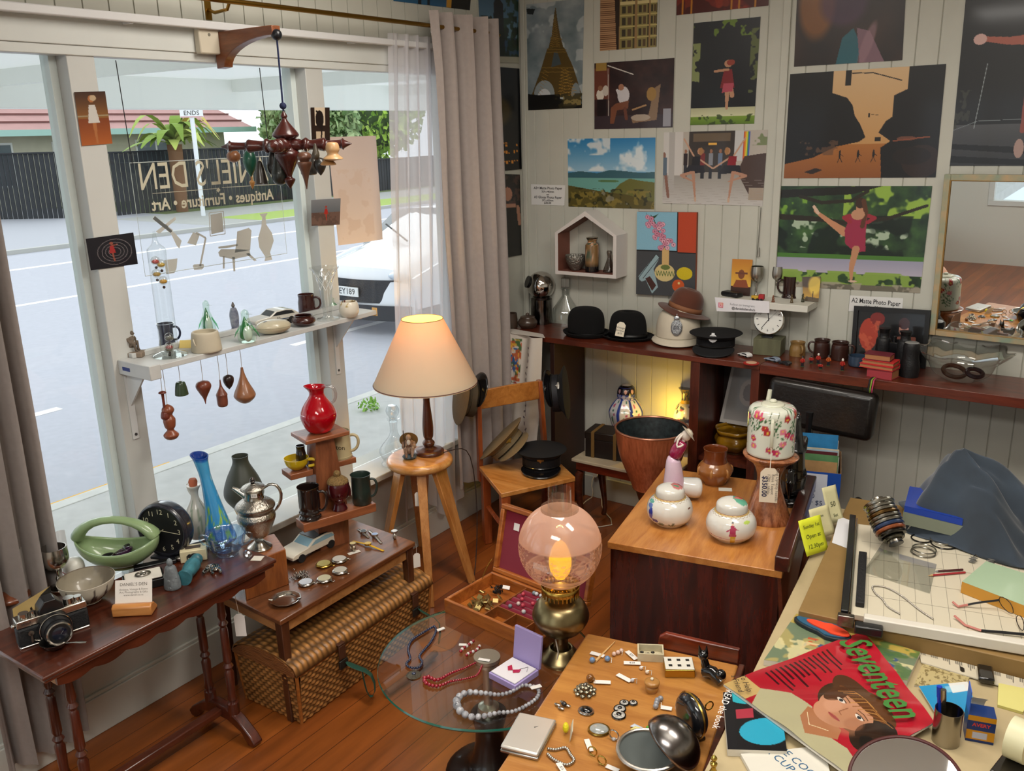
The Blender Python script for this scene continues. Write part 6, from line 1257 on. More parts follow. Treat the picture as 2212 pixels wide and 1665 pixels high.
def inh(nm,lb,cat,px_,top,hw,prf,mat,y=-.09,**k):
    x=PY(px_,585,y).x;v=Vector((x,y,zi));t=T(nm,lb,cat,v);m=mpp(v);h=hz(v,top);mesh('vase_body' if cat=='vase' else 'bowl_body',MB().lathe(prof([(a*hw*m,b*h)for a,b in prf],5),32,**k),mat,t);return t,m,h
inh('wire_bowl','small openwork silver bowl inside the house shaped shelf','bowl',1243,552,22,[(.35,0),(.5,.1),(.9,.6),(1,1),(.92,1),(.8,.6),(.3,.2),(.001,.18)],M('9a9890',.3,metal=.8,bump=1,ns=90))
c=Can(60,60,'0e0c10');c.rect(.0,.2,.4,.82,'8a6a44').spk(9,.5,'d8a888',.9,3,.0,.22,.4,.8).spk(9,.55,'4a5a4a',.9,4,.0,.22,.4,.8).rect(0,.08,1,.11,'a8843c').rect(0,.93,1,.96,'a8843c')
inh('lacquer_vase','black and gold oriental vase with a figure panel inside the house shelf','vase',1279,513,15,[(.9,0),(1,.04),(1,.7),(.92,.8),(.65,.86),(.7,.92),(.85,1),(.5,1)],VC(.2,coat=.6),col=lambda a,v,f=c.at():f(((a/2/PI)+.38)%1,max(0,min(.99,1-v))))
inh('cruet_bottle','small dark glass cruet bottle at the edge of the house shelf','bottle',1316,541,13,[(1,0),(1,.1),(.5,.5),(.3,.7),(.45,.92),(.3,1)],glass_thin((.55,.5,.48),.2),y=-.06)
# small white floating shelf
Sx0,Sx1=PY(1546,655,-.19).x,PY(1744,674,-.19).x;Sz=PY(1742,661,-.19).z
t=T('floating_shelf','short white floating shelf on the wall holding goblets, mug and small photos','shelf',((Sx0+Sx1)/2,0,Sz));sw=(Sx1-Sx0)/2
mesh('board',MB().box(-sw,sw,-.19,-.007,-.036,0),M('d8d6cc',.5),t,bev=.002)
FS=Sz+.0008
def FSX(x,y):return PZ(x,y,FS)
q=[PY(x,y,-.1925)for x,y in((1544,642),(1662,651),(1662,676),(1548,672))];lb=tag(mesh('handle_card',MB().add(q,[(3,2,1,0)]),M('e8e6ea',.6),smooth=0),'white strip with a pink camera logo taped to the floating shelf edge','sign')
lb.name='social_media_card';W_=q[1].x-q[0].x;fc0=Vector((q[0].x,-.1935,(q[0].z+q[3].z)/2))
lg=mesh('camera_logo',MB(TR(fc0+Vector((W_*.12,0,-.002)),(PI/2,0,0))).prism([(-.014,-.014),(.014,-.014),(.014,.014),(-.014,.014)],0,.0004),M('d0408a',.5,c2='e8843a',ns=60),lb,bev=.0)
mesh('logo_ring',MB().tube(arc((fc0.x+W_*.12,fc0.y-.0008,fc0.z-.002),.006,0,2*PI,16,'xz')[:-1],.0012,5,closed=True).tube([(fc0.x+W_*.12+a,fc0.y-.0008,fc0.z-.002+b)for a,b in((-.01,-.01),(.01,-.01),(.01,.01),(-.01,.01))],.001,4,closed=True),M('ffffff',.5),lg)
text('Follow on Instagram:',.017,M('8a8a90',.7),lb,(fc0.x+W_*.52,fc0.y,fc0.z+.008),(PI/2,0,0));text('@danielsdenchch',.019,M('2a2a2e',.7),lb,(fc0.x+W_*.54,fc0.y,fc0.z-.013),(PI/2,0,0),bold=.0003)
def lean(name,label,q,y0,y1,can):
    P=[PY(q[0][0],q[0][1],y1),PY(q[1][0],q[1][1],y1),PY(q[2][0],q[2][1],y0),PY(q[3][0],q[3][1],y0)];P[2].z=P[3].z=FS+.001;return photo(name,label,P,can)
c=Can(50,80,'d89a30');c.grad(0,.75,'c07a28','e0b040').grad(.75,1,'3a1c12','2a120c').ell(.5,.42,.16,.13,'7a4428').rect(.2,.36,.8,.41,'6a3a28').poly([(.1,.78),(.25,.58),(.75,.56),(.9,.78)],'8a4424')
lean('sunset_card','small orange sunset card of a hatted silhouette at the near end of the floating shelf',[(1582,559),(1626,561),(1620,632),(1578,628)],-.06,-.012,c)
c=Can(50,70,'c8a020');c.grad(0,1,'4a3020','d8a828').ell(.3,.1,.6,.3,'3a281c',soft=.5).ell(.7,.35,.3,.3,'e8c848',.8,soft=1).poly([(.0,1),(.2,.8),(1,.85),(1,1)],'4a3a20').line([(.6,.9),(.62,.6)],.05,'2a1c14')
lean('sunset_card','small golden card with dark clouds behind the brown tankard',[(1733,598),(1773,597),(1768,650),(1735,648)],-.06,-.012,c)
PEW=M('a8a49c',.3,metal=1)
for(x,lb_)in((1633,'pewter goblet beside the orange sunset card on the floating shelf'),(1677,'pewter goblet just behind the dark brown tankard')):
    v=FSX(x,640);t=T('pewter_goblet',lb_,'goblet',v,0,'pewter goblets on the floating shelf');h=hz(v,575);R=14*mpp(v)
    mesh('foot',MB().lathe(prof([(R*.8,0),(R*.3,.006),(R*.12,h*.15)],4),24),PEW,t);mesh('stem',MB().lathe([(R*.12,h*.14),(R*.18,h*.25),(R*.1,h*.4),(R*.14,h*.46)],16),PEW,t);vessel(t,'goblet_cup',prof([(R*.12,h*.45),(R*.8,h*.58),(R*1,h*.75),(R*.92,h)],4),PEW,th=.0015)
v=FSX(1706,642);mug_on('brown_tankard','dark brown glazed tankard on the floating shelf',v,596,17,M('2c1410',.2,coat=.6,n=.4,ns=12),prof([(1.05,0),(1,.08),(.92,.2),(.95,1)],3),RIGHT+PI)
v=FSX(1581,640);t=T('black_gadget','small flat black rounded device at the near end of the floating shelf','device',v,math.radians(-20));mesh('case',MB().box(-.06,.06,-.03,.03,0,.028),M('141416',.4),t,bev=.01)
v=FSX(1637,648);t=T('toy_truck','tiny yellow and red die cast truck in front of the pewter goblet','toy truck',v,0);mesh('truck_body',MB().box(-.035,.005,-.012,.012,.006,.024),M('c8a030',.4),t,bev=.003);mesh('red_tank',MB().box(.006,.035,-.013,.013,.006,.034),M('a82a30',.4),t,bev=.003)
for x_ in(-.024,.0,.024):mesh('wheel',MB().cyl((x_,-.014,.006),(x_,.014,.006),.0065,seg=12),M('1a1a1a',.6),t)
for(x,y,h,c_,lb_)in((1670,652,.035,'8a5a44','tiny copper coloured figure between the goblet and tankard'),(1710,654,.045,'6a5a40','small bronze soldier in front of the brown tankard'),(1734,652,.045,'4a4a3a','small bronze soldier standing before the golden card')):
    v=FSX(x,y);t=T('bronze_soldier',lb_,'figurine',v,0,'small bronze figures on the floating shelf');mesh('figure',MB().cyl((0,0,0),(0,0,.003),.009).tube([(-.005,0,.002),(-.003,0,h*.45),(0,0,h*.8)],[.003,.004,.005],8).tube([(.005,0,.002),(.003,0,h*.45)],.003,8).tube([(-.007,0,h*.75),(.01,-.004,h*.55)],.0022,6).sph((0,0,h*.92),.0045),M(c_,.5,metal=.4),t)
p=PY(1641,560,-.012);t=T('pull_chain','thin hanging metal chain on the wall above the floating shelf','chain',PY(1644,448,-.016));zz=PY(1640,556,-.016).z-t.location.z;mesh('links',MB().tube([(0,0,0),(-.003,0,zz*.5),(-.008,0,zz),(.006,0,zz*.98),(.004,0,zz*.8)],.0022,5),M('8a8880',.4,metal=.8),t)
# mirror
Q=[PY(x,y,-.03)for x,y in((2042,375),(2330,376),(2300,745),(2012,722))];x0,x1=(Q[0].x+Q[3].x)/2,(Q[1].x+Q[2].x)/2;z0,z1=PY(2012,722,-.03).z,PY(2044,374,-.03).z
t=T('wall_mirror','large wall mirror in a slim painted frame reflecting the shop','mirror',(x0,-.012,z0),rot=(.05,0,-.06));Wm,Hm=x1-x0,z1-z0
mesh('mirror_glass',MB().add([(.03,-.02,.03),(Wm-.03,-.02,.03),(Wm-.03,-.02,Hm-.03),(.03,-.02,Hm-.03)],[(0,1,2,3)]),M('e8ecec',.01,metal=1),t,smooth=0)
mesh('frame',MB().box(0,.03,-.03,-.008,0,Hm).box(Wm-.03,Wm,-.03,-.008,0,Hm).box(.03,Wm-.03,-.03,-.008,0,.03).box(.03,Wm-.03,-.03,-.008,Hm-.03,Hm),M('8a9a86',.5,c2='c0a078',ns=14),t,bev=.003)
mesh('gold_slip',MB().tube([(.03,-.028,.03),(Wm-.03,-.028,.03),(Wm-.03,-.028,Hm-.03),(.03,-.028,Hm-.03)],.004,6,closed=True),M('b08a50',.4,metal=.5),t)
# ================================================================ LONG SHELF
ZL=1.172;SHM=wood('6e2f1c','4a1c10',.35,axis='x',coat=.4);SHZ=wood('5e2818','3a160d',.4,axis='z',coat=.3);DKI=M('1c0e0b',.6,n=.3,ns=6)
t=T('low_bookcase','dark stained low bookcase along the photo wall topped with hats','bookcase',(.0,0,0))
xL,xM=.03,PY(1641,800,-.41).x-.002;e0,d0,d1,d2_,d3=PY(1186,745,-.41).x,PY(1490,820,-.41).x,PY(1510,820,-.41).x,PY(1621,820,-.41).x,PY(1639,820,-.41).x
mesh('top_board',MB().box(xL,xM,-.41,-.027,ZL-.032,ZL),SHM,t,bev=.002)
mesh('end_panel',MB().box(e0,e0+.03,-.4,-.027,.001,ZL-.0325),M('2a130d',.5,n=.3,ns=5),t,bev=.002)
mesh('divider',MB().box(d0,d1,-.405,-.027,.001,ZL-.0325),SHZ,t,bev=.002);mesh('divider',MB().box(d2_,d3,-.405,-.027,.001,ZL-.0325),SHZ,t,bev=.002)
mesh('back_board',MB().box(d1+.001,d2_-.001,-.04,-.028,.001,ZL-.0325),DKI,t,smooth=0);mesh('inner_shelf',MB().box(d1+.001,d2_-.001,-.38,-.041,.56,.585),SHZ,t,smooth=0)
t=T('long_wall_shelf','long dark wooden plank shelf running along the photo wall under the mirror','shelf',(2.6,0,ZL-.008));mesh('board',MB().box(xM+.002-2.6,2.8,-.41,-.027,-.04,.008),SHM,t,bev=.002)
mesh('bracket',MB().box(2.6,2.64,-.36,-.027,-.3,-.0355),SHZ,t,smooth=0)
ZLs=ZL+.0008
def L(x,y):return PZ(x,y,ZLs)
BRG=M('4a3a30',.3,coat=.4,n=.3,ns=14)
v=L(1104,708);t=T('stoneware_beaker','small brown stoneware beaker at the corner end of the bookcase','beaker',v);vessel(t,'beaker_body',prof([(14*mpp(v),0),(15*mpp(v),.03),(13*mpp(v),hz(v,676))],3),BRG)
v=L(1140,708);t=T('lidded_pot','brown glazed stoneware sugar pot with a knobbed lid beside the beaker','pot',v);m=mpp(v);h=hz(v,684)
mesh('pot_body',MB().lathe(prof([(14*m,0),(20*m,h*.3),(21*m,h*.6),(15*m,h*.95)],4),28),BRG,t);l_=mesh('lid',MB().lathe(prof([(16*m,h*.95),(14*m,h*1.05),(4*m,h*1.15)],3),28),BRG,t);mesh('knob',MB().sph((0,0,h*1.2),4*m),BRG,l_)
CHR=M('c8c4c0',.05,metal=1)
v=L(1170,697);t=T('chrome_globe_lamp','mirror chrome globe lamp on a mirrored cylinder stand near the wall corner','lamp',v);m=mpp(v);h1=hz(v,645)
mesh('mirrored_stand',MB().cyl((0,0,0),(0,0,h1),23*m,23*m,20),M('8a8480',.15,metal=1,c2='2a2420',ns=18,stretch=(6,6,1)),t)
zz=hz(v,616);g=mesh('chrome_globe',MB().sph((0,0,zz),30*m,36,24),CHR,t);mesh('aperture',MB().cyl((-.9*22*m,-24*m,zz+10*m),(-.9*14*m,-15*m,zz+6*m),13*m,13*m,24),M('0a0a0c',.3),g);mesh('collar',MB().cyl((0,0,h1),(0,0,h1+6*m),14*m),M('2a1a14',.4),t)
v=L(1222,700);t=T('square_decanter','clear glass decanter with a square stopper beside the chrome globe lamp','decanter',v,.5);m=mpp(v);h=hz(v,600)
DG=glass_thin((.86,.88,.87),.3)
mesh('glass_body',MB().lathe([(27*m,0),(28*m,h*.1),(26*m,h*.35),(8*m,h*.62),(8*m,h*.74),(11*m,h*.78)],32,cap=False,sq=lambda a,v:1+.12*abs(math.sin(2*a))if v<.5 else 1),DG,t);mesh('stopper',MB().box(-9*m,9*m,-9*m,9*m,h*.8,h),glass_thin((.8,.82,.82),.4),t,bev=.004)
FELT=M('050506',1.0)
def hat(name,label,v,W2,H,mat,crown,brimr,curl=.012,rz=0,dent=0,cat='hat',asp=.82,tilt=None):
    t=T(name,label,cat,v,rz);c_=W2
    mesh('crown',MB().lathe(prof([(a*c_,b*H)for a,b in crown],5),40,x=TR((0,0,0),(0,0,0),(1,asp,1)),sq=(lambda a,v:1)if not dent else(lambda a,v:1-dent*max(0,v-.45)*abs(math.sin(a))**3)),mat,t)
    mesh('brim',MB().lathe(prof([(crown[0][0]*c_*.95,.010),(crown[0][0]*c_*1.1,.007),(brimr*c_*.85,.004),(brimr*c_*.97,.010+curl*.5),(brimr*c_,.010+curl)],4),44,cap=False,x=TR((0,0,0),(0,0,0),(1,asp,1))),mat,t,solid=.003)
    mesh('hat_band',MB().lathe([(crown[0][0]*c_*1.02,.01),(crown[0][0]*c_*1.01,.04)],40,cap=False,x=TR((0,0,0),(0,0,0),(1,asp,1))),M('050506',.4),t,solid=.002)
    return t
v=L(1266,724);m=mpp(v);hat('bowler_hat','round black bowler hat, nearest the decanter on the bookcase',v,51*m,hz(v,662),FELT,[(.76,.04),(.8,.4),(.74,.75),(.5,.95),(.001,1)],1,.02,rz=.1,asp=.85)
v=L(1356,730);m=mpp(v);t=hat('black_trilby','black felt trilby with a white price tag, between the bowler and the helmet',v,58*m,hz(v,672),FELT,[(.72,.04),(.7,.5),(.6,.85),(.35,1.0),(.001,.9)],1,.012,rz=.1,dent=.25,asp=.8)
x_=TR((.0,-42*m,hz(v,700)-.01),(0,.15,0));a=mesh('price_tag',MB(x_).prism([(-.026,-.04),(.026,-.04),(.026,.03),(.012,.045),(-.012,.045),(-.026,.03)],0,.001,TR((0,0,0),(PI/2-.25,0,.2))),M('e8e0cc',.8),t,smooth=0)
text('Vintage\nHomburg\n$70',.017,M('333333',.8),a,(0,0,0),mtx=x_@TR((0,-.003,-.005),(PI/2-.25,0,.2)))
v=L(1464,738);m=mpp(v);HS=M('d2c8b4',.8,n=.06,ns=20);h=hz(v,660);t=T('police_helmet','cream police helmet with a large silver badge on the bookcase','helmet',v,-PI/2+.35)
mesh('shell',MB().lathe(prof([(47*m,h*.14),(46*m,h*.5),(38*m,h*.8),(22*m,h*.96),(.001,h)],5),44),HS,t)
mesh('brim',MB().surf(lambda u,w:Vector(((47+11*w*(1+.5*max(0,math.cos(u*2*PI))))*m*math.cos(u*2*PI),(47+9*w)*m*math.sin(u*2*PI),h*(.16-.1*w-.04*w*max(0,math.cos(u*2*PI)))+.004)),44,5,cu=True),HS,t,solid=.003)
bx=TR((47*m,0,h*.52),(0,PI/2-.12,0));b=mesh('badge',MB(bx).lathe([(.001,.003),(.022,.006),(.03,.003),(.033,.0)],28,x=TR((0,0,0),(0,0,0),(1.45,1,1))),M('a0a4a8',.3,metal=.9,bump=.6,ns=150),t);mesh('crown_emblem',MB(bx).sph((-.055,0,.003),(.013,.017,.004)).cb((-.073,0,.003),(.012,.004,.003)),M('b0b4b8',.3,metal=.9),b)
text('ER',.034,M('5a5e64',.4,metal=.6),b,(0,0,0),mtx=bx@TR((.003,0,.0068),(0,0,PI/2)))
mesh('seam',MB().tube([(47.4*m*math.cos(a)if 0 else(47*math.cos(a))*m,(47*math.sin(a))*m,h*.2)for a in[i/30*2*PI for i in range(30)]],.0022,5,closed=True),M('b8ae9a',.8),t)
v2=v+Vector((.015,.03,h*.74));t=T('brown_fedora','brown felt fedora with a creased crown perched on the police helmet','hat',v2,rot=(math.radians(-8),math.radians(14),0));BF=M('5a3020',.9,sheen=.3)
mesh('crown',MB().lathe(prof([(.098,.03),(.095,.09),(.08,.13),(.045,.155),(.001,.14)],5),40,sq=lambda a,v:1-.28*max(0,v-.4)*abs(math.sin(a))**2),BF,t)
mesh('brim',MB().surf(lambda u,w:Vector(((.098+.062*w)*math.cos(u*2*PI),(.098+.05*w)*math.sin(u*2*PI),.03-.028*w+.02*w*w*abs(math.cos(u*2*PI)))),44,6,cu=True),BF,t,solid=.003)
mesh('hat_band',MB().lathe([(.1,.032),(.099,.06)],40,cap=False),M('8a5a3c',.7),t,solid=.002)
v=L(1545,757);t=peaked('police_hat','black police cap with a white badge beside the cream helmet',v+Vector((0,0,.03)),(0,0,-PI/2+.25),.118,M('0a0a0d',.9),M('0c0c10',.9),M('121215',.8),None,.045,.035,1.2,peakr=.7)
bx=TR((.118*.98,0,.066),(0,PI/2-.1,0));mesh('badge',MB(bx).lathe([(.001,.003),(.013,.004),(.022,.001)],16,sq=lambda a,v:1+.2*math.cos(6*a)).tube(arc((0,0,.003),.02,0,2*PI,16,'xy')[:-1],.003,5,closed=True).cb((-.024,0,.002),(.012,.016,.004)),M('e8e8e8',.3),t)
def tinycar(label,x,y,L_,rz,c_,g='tiny die cast police cars on the long shelf'):
    v=L(x,y);t=T('miniature_car',label,'toy car',v,rz,g);modelcar(t,L_,M(c_,.3,coat=.5),M('20242a',.2))
tinycar('tiny white police car beside the wooden block',1609,770,.085,-.5,'e4e4e2');tinycar('tiny silver and blue police car in front of the wooden block',1668,780,.085,-.3,'8a98ac');tinycar('tiny black car in front of the tan mug',1695,787,.07,-.3,'17181b')
v=L(1623,785);t=T('red_badge','flat red and cream enamel badge lying on the shelf edge','badge',v);mesh('rim',MB().lathe([(.042,0),(.042,.004),(.03,.005),(.001,.005)],32),M('a8241c',.4),t);mesh('centre',MB().cyl((0,0,.005),(0,0,.006),.028,seg=32),M('d8b090',.5),t)
v=L(1661,762);t=T('wooden_block','greenish square wooden block under the round desk clock','block',v,.12);m=mpp(v);h=hz(v,728);b_=29*m
mesh('block',MB().box(-b_,b_,-b_*.9,b_*.9,0,h),M('6e6e54',.8,n=.4,ns=7,stretch=(3,3,.6)),t,bev=.002)
vb_=v+Vector((-.01,0,h+.0008));
t=T('desk_clock','round white faced chrome desk clock on the wooden block','clock',vb_,.12);R=33*mpp(vb_);Xc=TR((0,0,R+.012),(math.radians(-12),0,0))
mesh('foot',MB().box(-.03,.03,-.03,.03,0,.006).box(-.008,.008,-.008,.008,.005,.03),M('202226',.3),t,bev=.002)
mesh('case',MB(Xc).lathe(prof([(.001,-.02),(R*.7,-.02),(R*.98,-.008),(R,.0),(R*.97,.01),(R*.9,.012)],3),48,x=TR((0,0,0),(PI/2,0,0))),M('d0ccc4',.12,metal=1),t)
dl=mesh('dial',MB(Xc).cyl((0,-.0122,0),(0,-.0128,0),R*.9,R*.9,48),M('e0e0da',.4),t,smooth=0)
for k in range(1,13):
    a=PI/2-k*PI/6
    if k in(12,11,10,5,6):text(str(k),R*.22,M('2a2a2a',.5),dl,(0,0,0),mtx=Xc@TR((R*.7*math.cos(a),-.0134,R*.7*math.sin(a)),(PI/2,0,0)))
    else:mesh('hour_mark',MB(Xc).box(-R*.02,R*.02,-.0136,-.0128,R*.66,R*.8,TR((0,0,0),(0,PI/2-a,0))),M('2a2a2a',.5),dl,smooth=0)
for dg,Lh_,w_ in((-10,.5,.025),(215,.72,.02),(42,.7,.006)):mesh('clock_hand',MB(Xc).box(-w_*R,w_*R,-.0142,-.0138,-R*.1,R*Lh_,TR((0,0,0),(0,math.radians(dg),0))),M('222222',.5),dl,smooth=0)
BM_=M('3a201a',.3,coat=.5,n=.2,ns=10)
mug_on('tan_mug','tan glazed mug with a moulded handle on the long shelf',L(1722,767),738,17,M('8a6a3c',.3,coat=.5),prof([(1,0),(.98,.5),(.85,.8),(.95,1)],3),-.9)
mug_on('brown_stein','dark brown stoneware mug, nearer the tan one',L(1774,770),733,17,BM_,prof([(.95,0),(1,.1),(.98,.75),(.9,.85),(1,1)],3),PI+.3)
mug_on('brown_stein','dark brown stoneware mug beside the blue cup',L(1813,776),738,18,BM_,prof([(.95,0),(1,.1),(.98,.75),(.9,.85),(1,1)],3),.2)
mug_on('blue_cup','slate blue glazed cup with a looped handle beside the red books',L(1852,790),768,20,M('33455a',.25,coat=.5,n=.2),prof([(.85,0),(1,.2),(.98,1)],3),.5)
g_='red coated toy soldiers on the long shelf'
for i,(x,y,h,lb_)in enumerate(((1733,792,.06,'red coated toy soldier standing nearest the black miniature car'),(1752,784,.04,'red coated toy soldier kneeling behind the others'),(1767,786,.06,'red coated toy soldier with a white hat beside the dark brown mugs'),(1772,797,.035,'red coated toy soldier lying down at the front'),(1789,790,.06,'orange coated toy soldier standing straight in the middle'),(1819,800,.065,'red coated toy soldier standing nearest the blue cup'))):
    v=L(x,y);t=T('toy_soldier',lb_,'toy soldier',v,0,g_);rc=M('a82c24' if i!=4 else 'b85a28',.5);bk_=M('1e1c24',.5)
    mesh('stand',MB().box(-.009,.009,-.007,.007,0,.002),M('4a5a34',.6),t,smooth=0)
    mesh('tunic',MB().tube([(0,0,h*.38),(0,0,h*.72)],[.0065,.008],10).tube([(.007,0,h*.7),(.012,-.004,h*.5),(.004,-.01,h*.5)],.003,6).tube([(-.007,0,h*.7),(-.011,-.003,h*.5),(-.002,-.01,h*.48)],.003,6),rc,t)
    mesh('legs',MB().tube([(-.004,0,.002),(-.003,0,h*.4)],.0038,8).tube([(.004,0,.002),(.003,0,h*.4)],.0038,8),bk_,t);mesh('head',MB().sph((0,0,h*.8),.005),M('c89a80',.6),t);mesh('helmet',MB().lathe([(.006,h*.83),(.0055,h*.92),(.001,h)],10),M('d8d4cc',.5)if i in(2,5)else bk_,t)
# framed picture leaning on the wall
t=T('framed_picture','black framed picture of a red figure and a photographer leaning behind binoculars','picture frame',(0,0,0));Y_=-.06
FQ=[PY(x,y,-.04)for x,y in((1846,660),(2011,670))]+[PY(2000,792,-.075),PY(1838,775,-.075)];FQ[2].z=FQ[3].z=ZLs+.0;t.location=(FQ[3].x,-.08,ZLs)
q=[p_-t.location for p_ in FQ];n_=(q[1]-q[0]).cross(q[3]-q[0]).normalized()*-1;n_=n_ if n_.y<0 else-n_
fr_=MB();bi=.035
def ip(u,w):return(q[0]*(1-u)+q[1]*u)*(1-w)+(q[3]*(1-u)+q[2]*u)*w
for(u0,u1,w0,w1)in((0,.06,0,1),(.94,1,0,1),(.06,.94,0,.08),(.06,.94,.92,1)):
    a4=[ip(u0,w0),ip(u1,w0),ip(u1,w1),ip(u0,w1)];fr_.add([a+n_*.012 for a in a4]+[a-n_*.006 for a in a4],[(0,1,2,3),(7,6,5,4),(0,4,5,1),(1,5,6,2),(2,6,7,3),(3,7,4,0)])
mesh('frame',fr_,M('0e0e10',.4),t,smooth=0)
c=Can(130,100,'0c0a0c');c.ell(.18,.5,.14,.34,'a8341c').ell(.3,.16,.11,.14,'7a1c14').spk(9,.55,'c85a3a',.7,3,.03,.2,.35,.9).ell(.7,.35,.07,.13,'b07a6a').ell(.7,.22,.08,.12,'3a1a1c').rect(.64,.36,.78,.41,'1a1014').poly([(.55,.5),(.88,.48),(.9,.75),(.56,.72)],'7a4a40').rect(.6,.55,.8,1,'0c0a0c')
sheet('picture',c,[ip(.06,.08),ip(.94,.08),ip(.94,.92),ip(.06,.92)],VC(.3,coat=.4),t)
# binoculars
BN=M('121214',.5,bump=.2,ns=120);BN2=M('0c0c0e',.3)
v=L(1926,800);t=T('binoculars','pair of black binoculars standing upright before the framed picture','binoculars',v,-.2);m=mpp(v);h=hz(v,712);r_=17*m
for s_ in(-1,1):
    b=mesh('barrel',MB().lathe(prof([(r_*1.1,0),(r_*1.1,h*.18),(r_*.95,h*.35),(r_*.9,h*.72),(r_*.6,h*.8),(r_*.6,h*.96)],3),28,c=(s_*r_*1.35,0,0)),BN,t);mesh('eyecup',MB().lathe([(r_*.62,h*.9),(r_*.7,h),(r_*.4,h)],24,c=(s_*r_*1.35,0,0)),BN2,b)
mesh('bridge',MB().box(-r_*.5,r_*.5,-r_*.3,r_*.3,h*.3,h*.7).cyl((0,0,h*.25),(0,0,h*.85),r_*.25),BN2,t,bev=.003)
v=L(1963,812);t=T('monocular','short black monocular standing in front of the binoculars','monocular',v);h=hz(v,740);mesh('barrel',MB().lathe(prof([(r_*1.1,0),(r_*1.15,h*.3),(r_*.95,h*.6),(r_*.95,h*.9),(r_*.8,h)],3),28),BN,t);mesh('silver_ring',MB().lathe([(r_*.82,h),(r_*.7,h+.003)],24),M('8a8a88',.4),t)
# red books
v=L(1898,812);t0=v;rz=-.12;z=0
for i,(w_,d_,hh,c_,lb_,dx)in enumerate(((.125,.09,.045,'a03840','thick faded crimson book at the bottom of the stack with a ribbon',.02),(.165,.1,.02,'c43034','bright red thin book, second from the bottom of the stack',.0),(.155,.095,.02,'c8302e','bright red book under the maroon one in the stack',.003),(.125,.08,.03,'6a1c2c','small maroon book on top of the red stack',-.005))):
    t=T('red_book',lb_,'book',v+Vector((dx,0,z)),rz+(i-1.5)*.05,'red books stacked on the long shelf');cm_=M(c_,.5)
    mesh('cover',MB().box(-w_/2,w_/2,-d_/2,d_/2,0,.003).box(-w_/2,w_/2,-d_/2,d_/2,hh-.003,hh).box(-w_/2,w_/2,d_/2-.003,d_/2,.003,hh-.003)if i else MB().box(-w_/2,w_/2,-d_/2,-d_/2+.003,.003,hh-.003).box(-w_/2,w_/2,-d_/2,d_/2,0,.003).box(-w_/2,w_/2,-d_/2,d_/2,hh-.003,hh),cm_,t,smooth=0)
    mesh('pages',MB().box(-w_/2+.003,w_/2-.003,-d_/2+.0032,d_/2-.0035,.0031,hh-.0031),M('a8704a',.8),t,smooth=0)
    if i==0:
        for k,cc in enumerate(('1a1a1c','7a9a34','b03a5a')):mesh('ribbon',MB().surf(lambda u,w:Vector((-.03+k*.01+u*.007,-d_/2-.004-.07*(1-(1-w)**2)*.7,.004-.07*w*w*(1 if w>.5 else.4))),1,8),M(cc,.7),t,solid=.0006)
    z+=hh+.0008
# glass fruit bowl
v=L(2074,818);t=T('glass_fruit_bowl','large wavy rimmed pressed glass bowl holding bracelets on the long shelf','bowl',v);m=mpp(v);h=hz(v,758);R=92*m
FG=glass_thin((.92,.93,.92),.25)
def fbr(a,k):return 1+(.07*math.cos(8*a)if k>.7 else.0)
def wavy(mb,amp):mb.v=[(x,y,z+(amp*math.cos(8*math.atan2(y,x))*max(0,z/h-.6)))for x,y,z in mb.v];return mb
mesh('glass_body',wavy(MB().lathe(prof([(R*.35,0),(R*.42,.006),(R*.62,h*.25),(R*.74,h*.6),(R*.95,h*.9),(R,h)],5),64,cap=True,sq=fbr),.02),FG,t)
rm=MB().tube([(R*fbr(a,1)*math.cos(a),R*fbr(a,1)*math.sin(a),h+.012*math.cos(8*a)*.7+.002)for a in[i/96*2*PI for i in range(96)]],.0035,6,closed=True);mesh('beaded_rim',rm,glass_thin((.9,.9,.9),.6),t)
for i,(dx,dy,r_,c_,lb_)in enumerate(((-.03,0,.05,'4a3c30','dark patterned bangle lying in the glass fruit bowl'),(.06,.01,.035,'22242c','dark beaded bracelet lying in the glass fruit bowl'))):
    t=T('bowl_bracelet',lb_,'bracelet',v+Vector((dx,dy,.035)),rot=(.3,.2,0));mesh('band',MB().tube(arc((0,0,0),r_,0,2*PI,30,'xy')[:-1],.011,8,closed=True),M(c_,.3,n=.6,ns=60,metal=.5),t)
v=L(2222,812);t=T('blue_card','bright blue folded display card at the far end of the long shelf','card',v,-.2);mesh('paper',MB().add([(-.06,0,0),(.1,0,0),(.1,.04,.16),(-.02,.04,.16)],[(0,1,2,3)]),M('1f3cb4',.5),t,smooth=0,solid=.002);mesh('white_print',MB().add([(-.02,-.0,.03),(.05,-.0,.03),(.05,.012,.06),(-.02,.012,.06)],[(0,1,2,3)]),M('c8d0f0',.5),t,smooth=0,loc=(.02,-.004,0))
# outlet and switch
for(x,y,nm,lb_)in((1300,1022,'power_socket','white double power socket with plugs low on the photo wall'),(1634,694,'light_switch','white switch plate on the wall behind the desk clock')):
    p=PY(x,y,-.007);t=T(nm,lb_,'socket',p);mesh('plate',MB().box(-.05 if nm[0]=='p' else-.03,.05 if nm[0]=='p' else.03,-.012,-.001,-.035 if nm[0]=='p' else-.05,.035 if nm[0]=='p' else.05),M('d4d0c4',.4),t,bev=.003)
    if nm[0]=='p':
        for s_ in(-1,1):mesh('plug',MB().cyl((s_*.025,-.05,0),(s_*.025,-.0125,0),.018,.02,16),M('ddd8cc',.4),t)
        cb_=MB()
        for s_ in(-1,1):cb_.tube([(s_*.025,-.05,0),(s_*.04,-.1,-.06),(s_*.02+.03,-.08,-.15),(s_*.1,-.2,-p.z+.006),(.25+s_*.1,-.35,-p.z+.006),(.1,-.45-s_*.05,-p.z+.006),(-.1,-.35,-p.z+.006),(.02,-.28,-p.z+.012)],.0045,6)
        mesh('cable',cb_,M('cfc8b8',.5),t,sub=1)
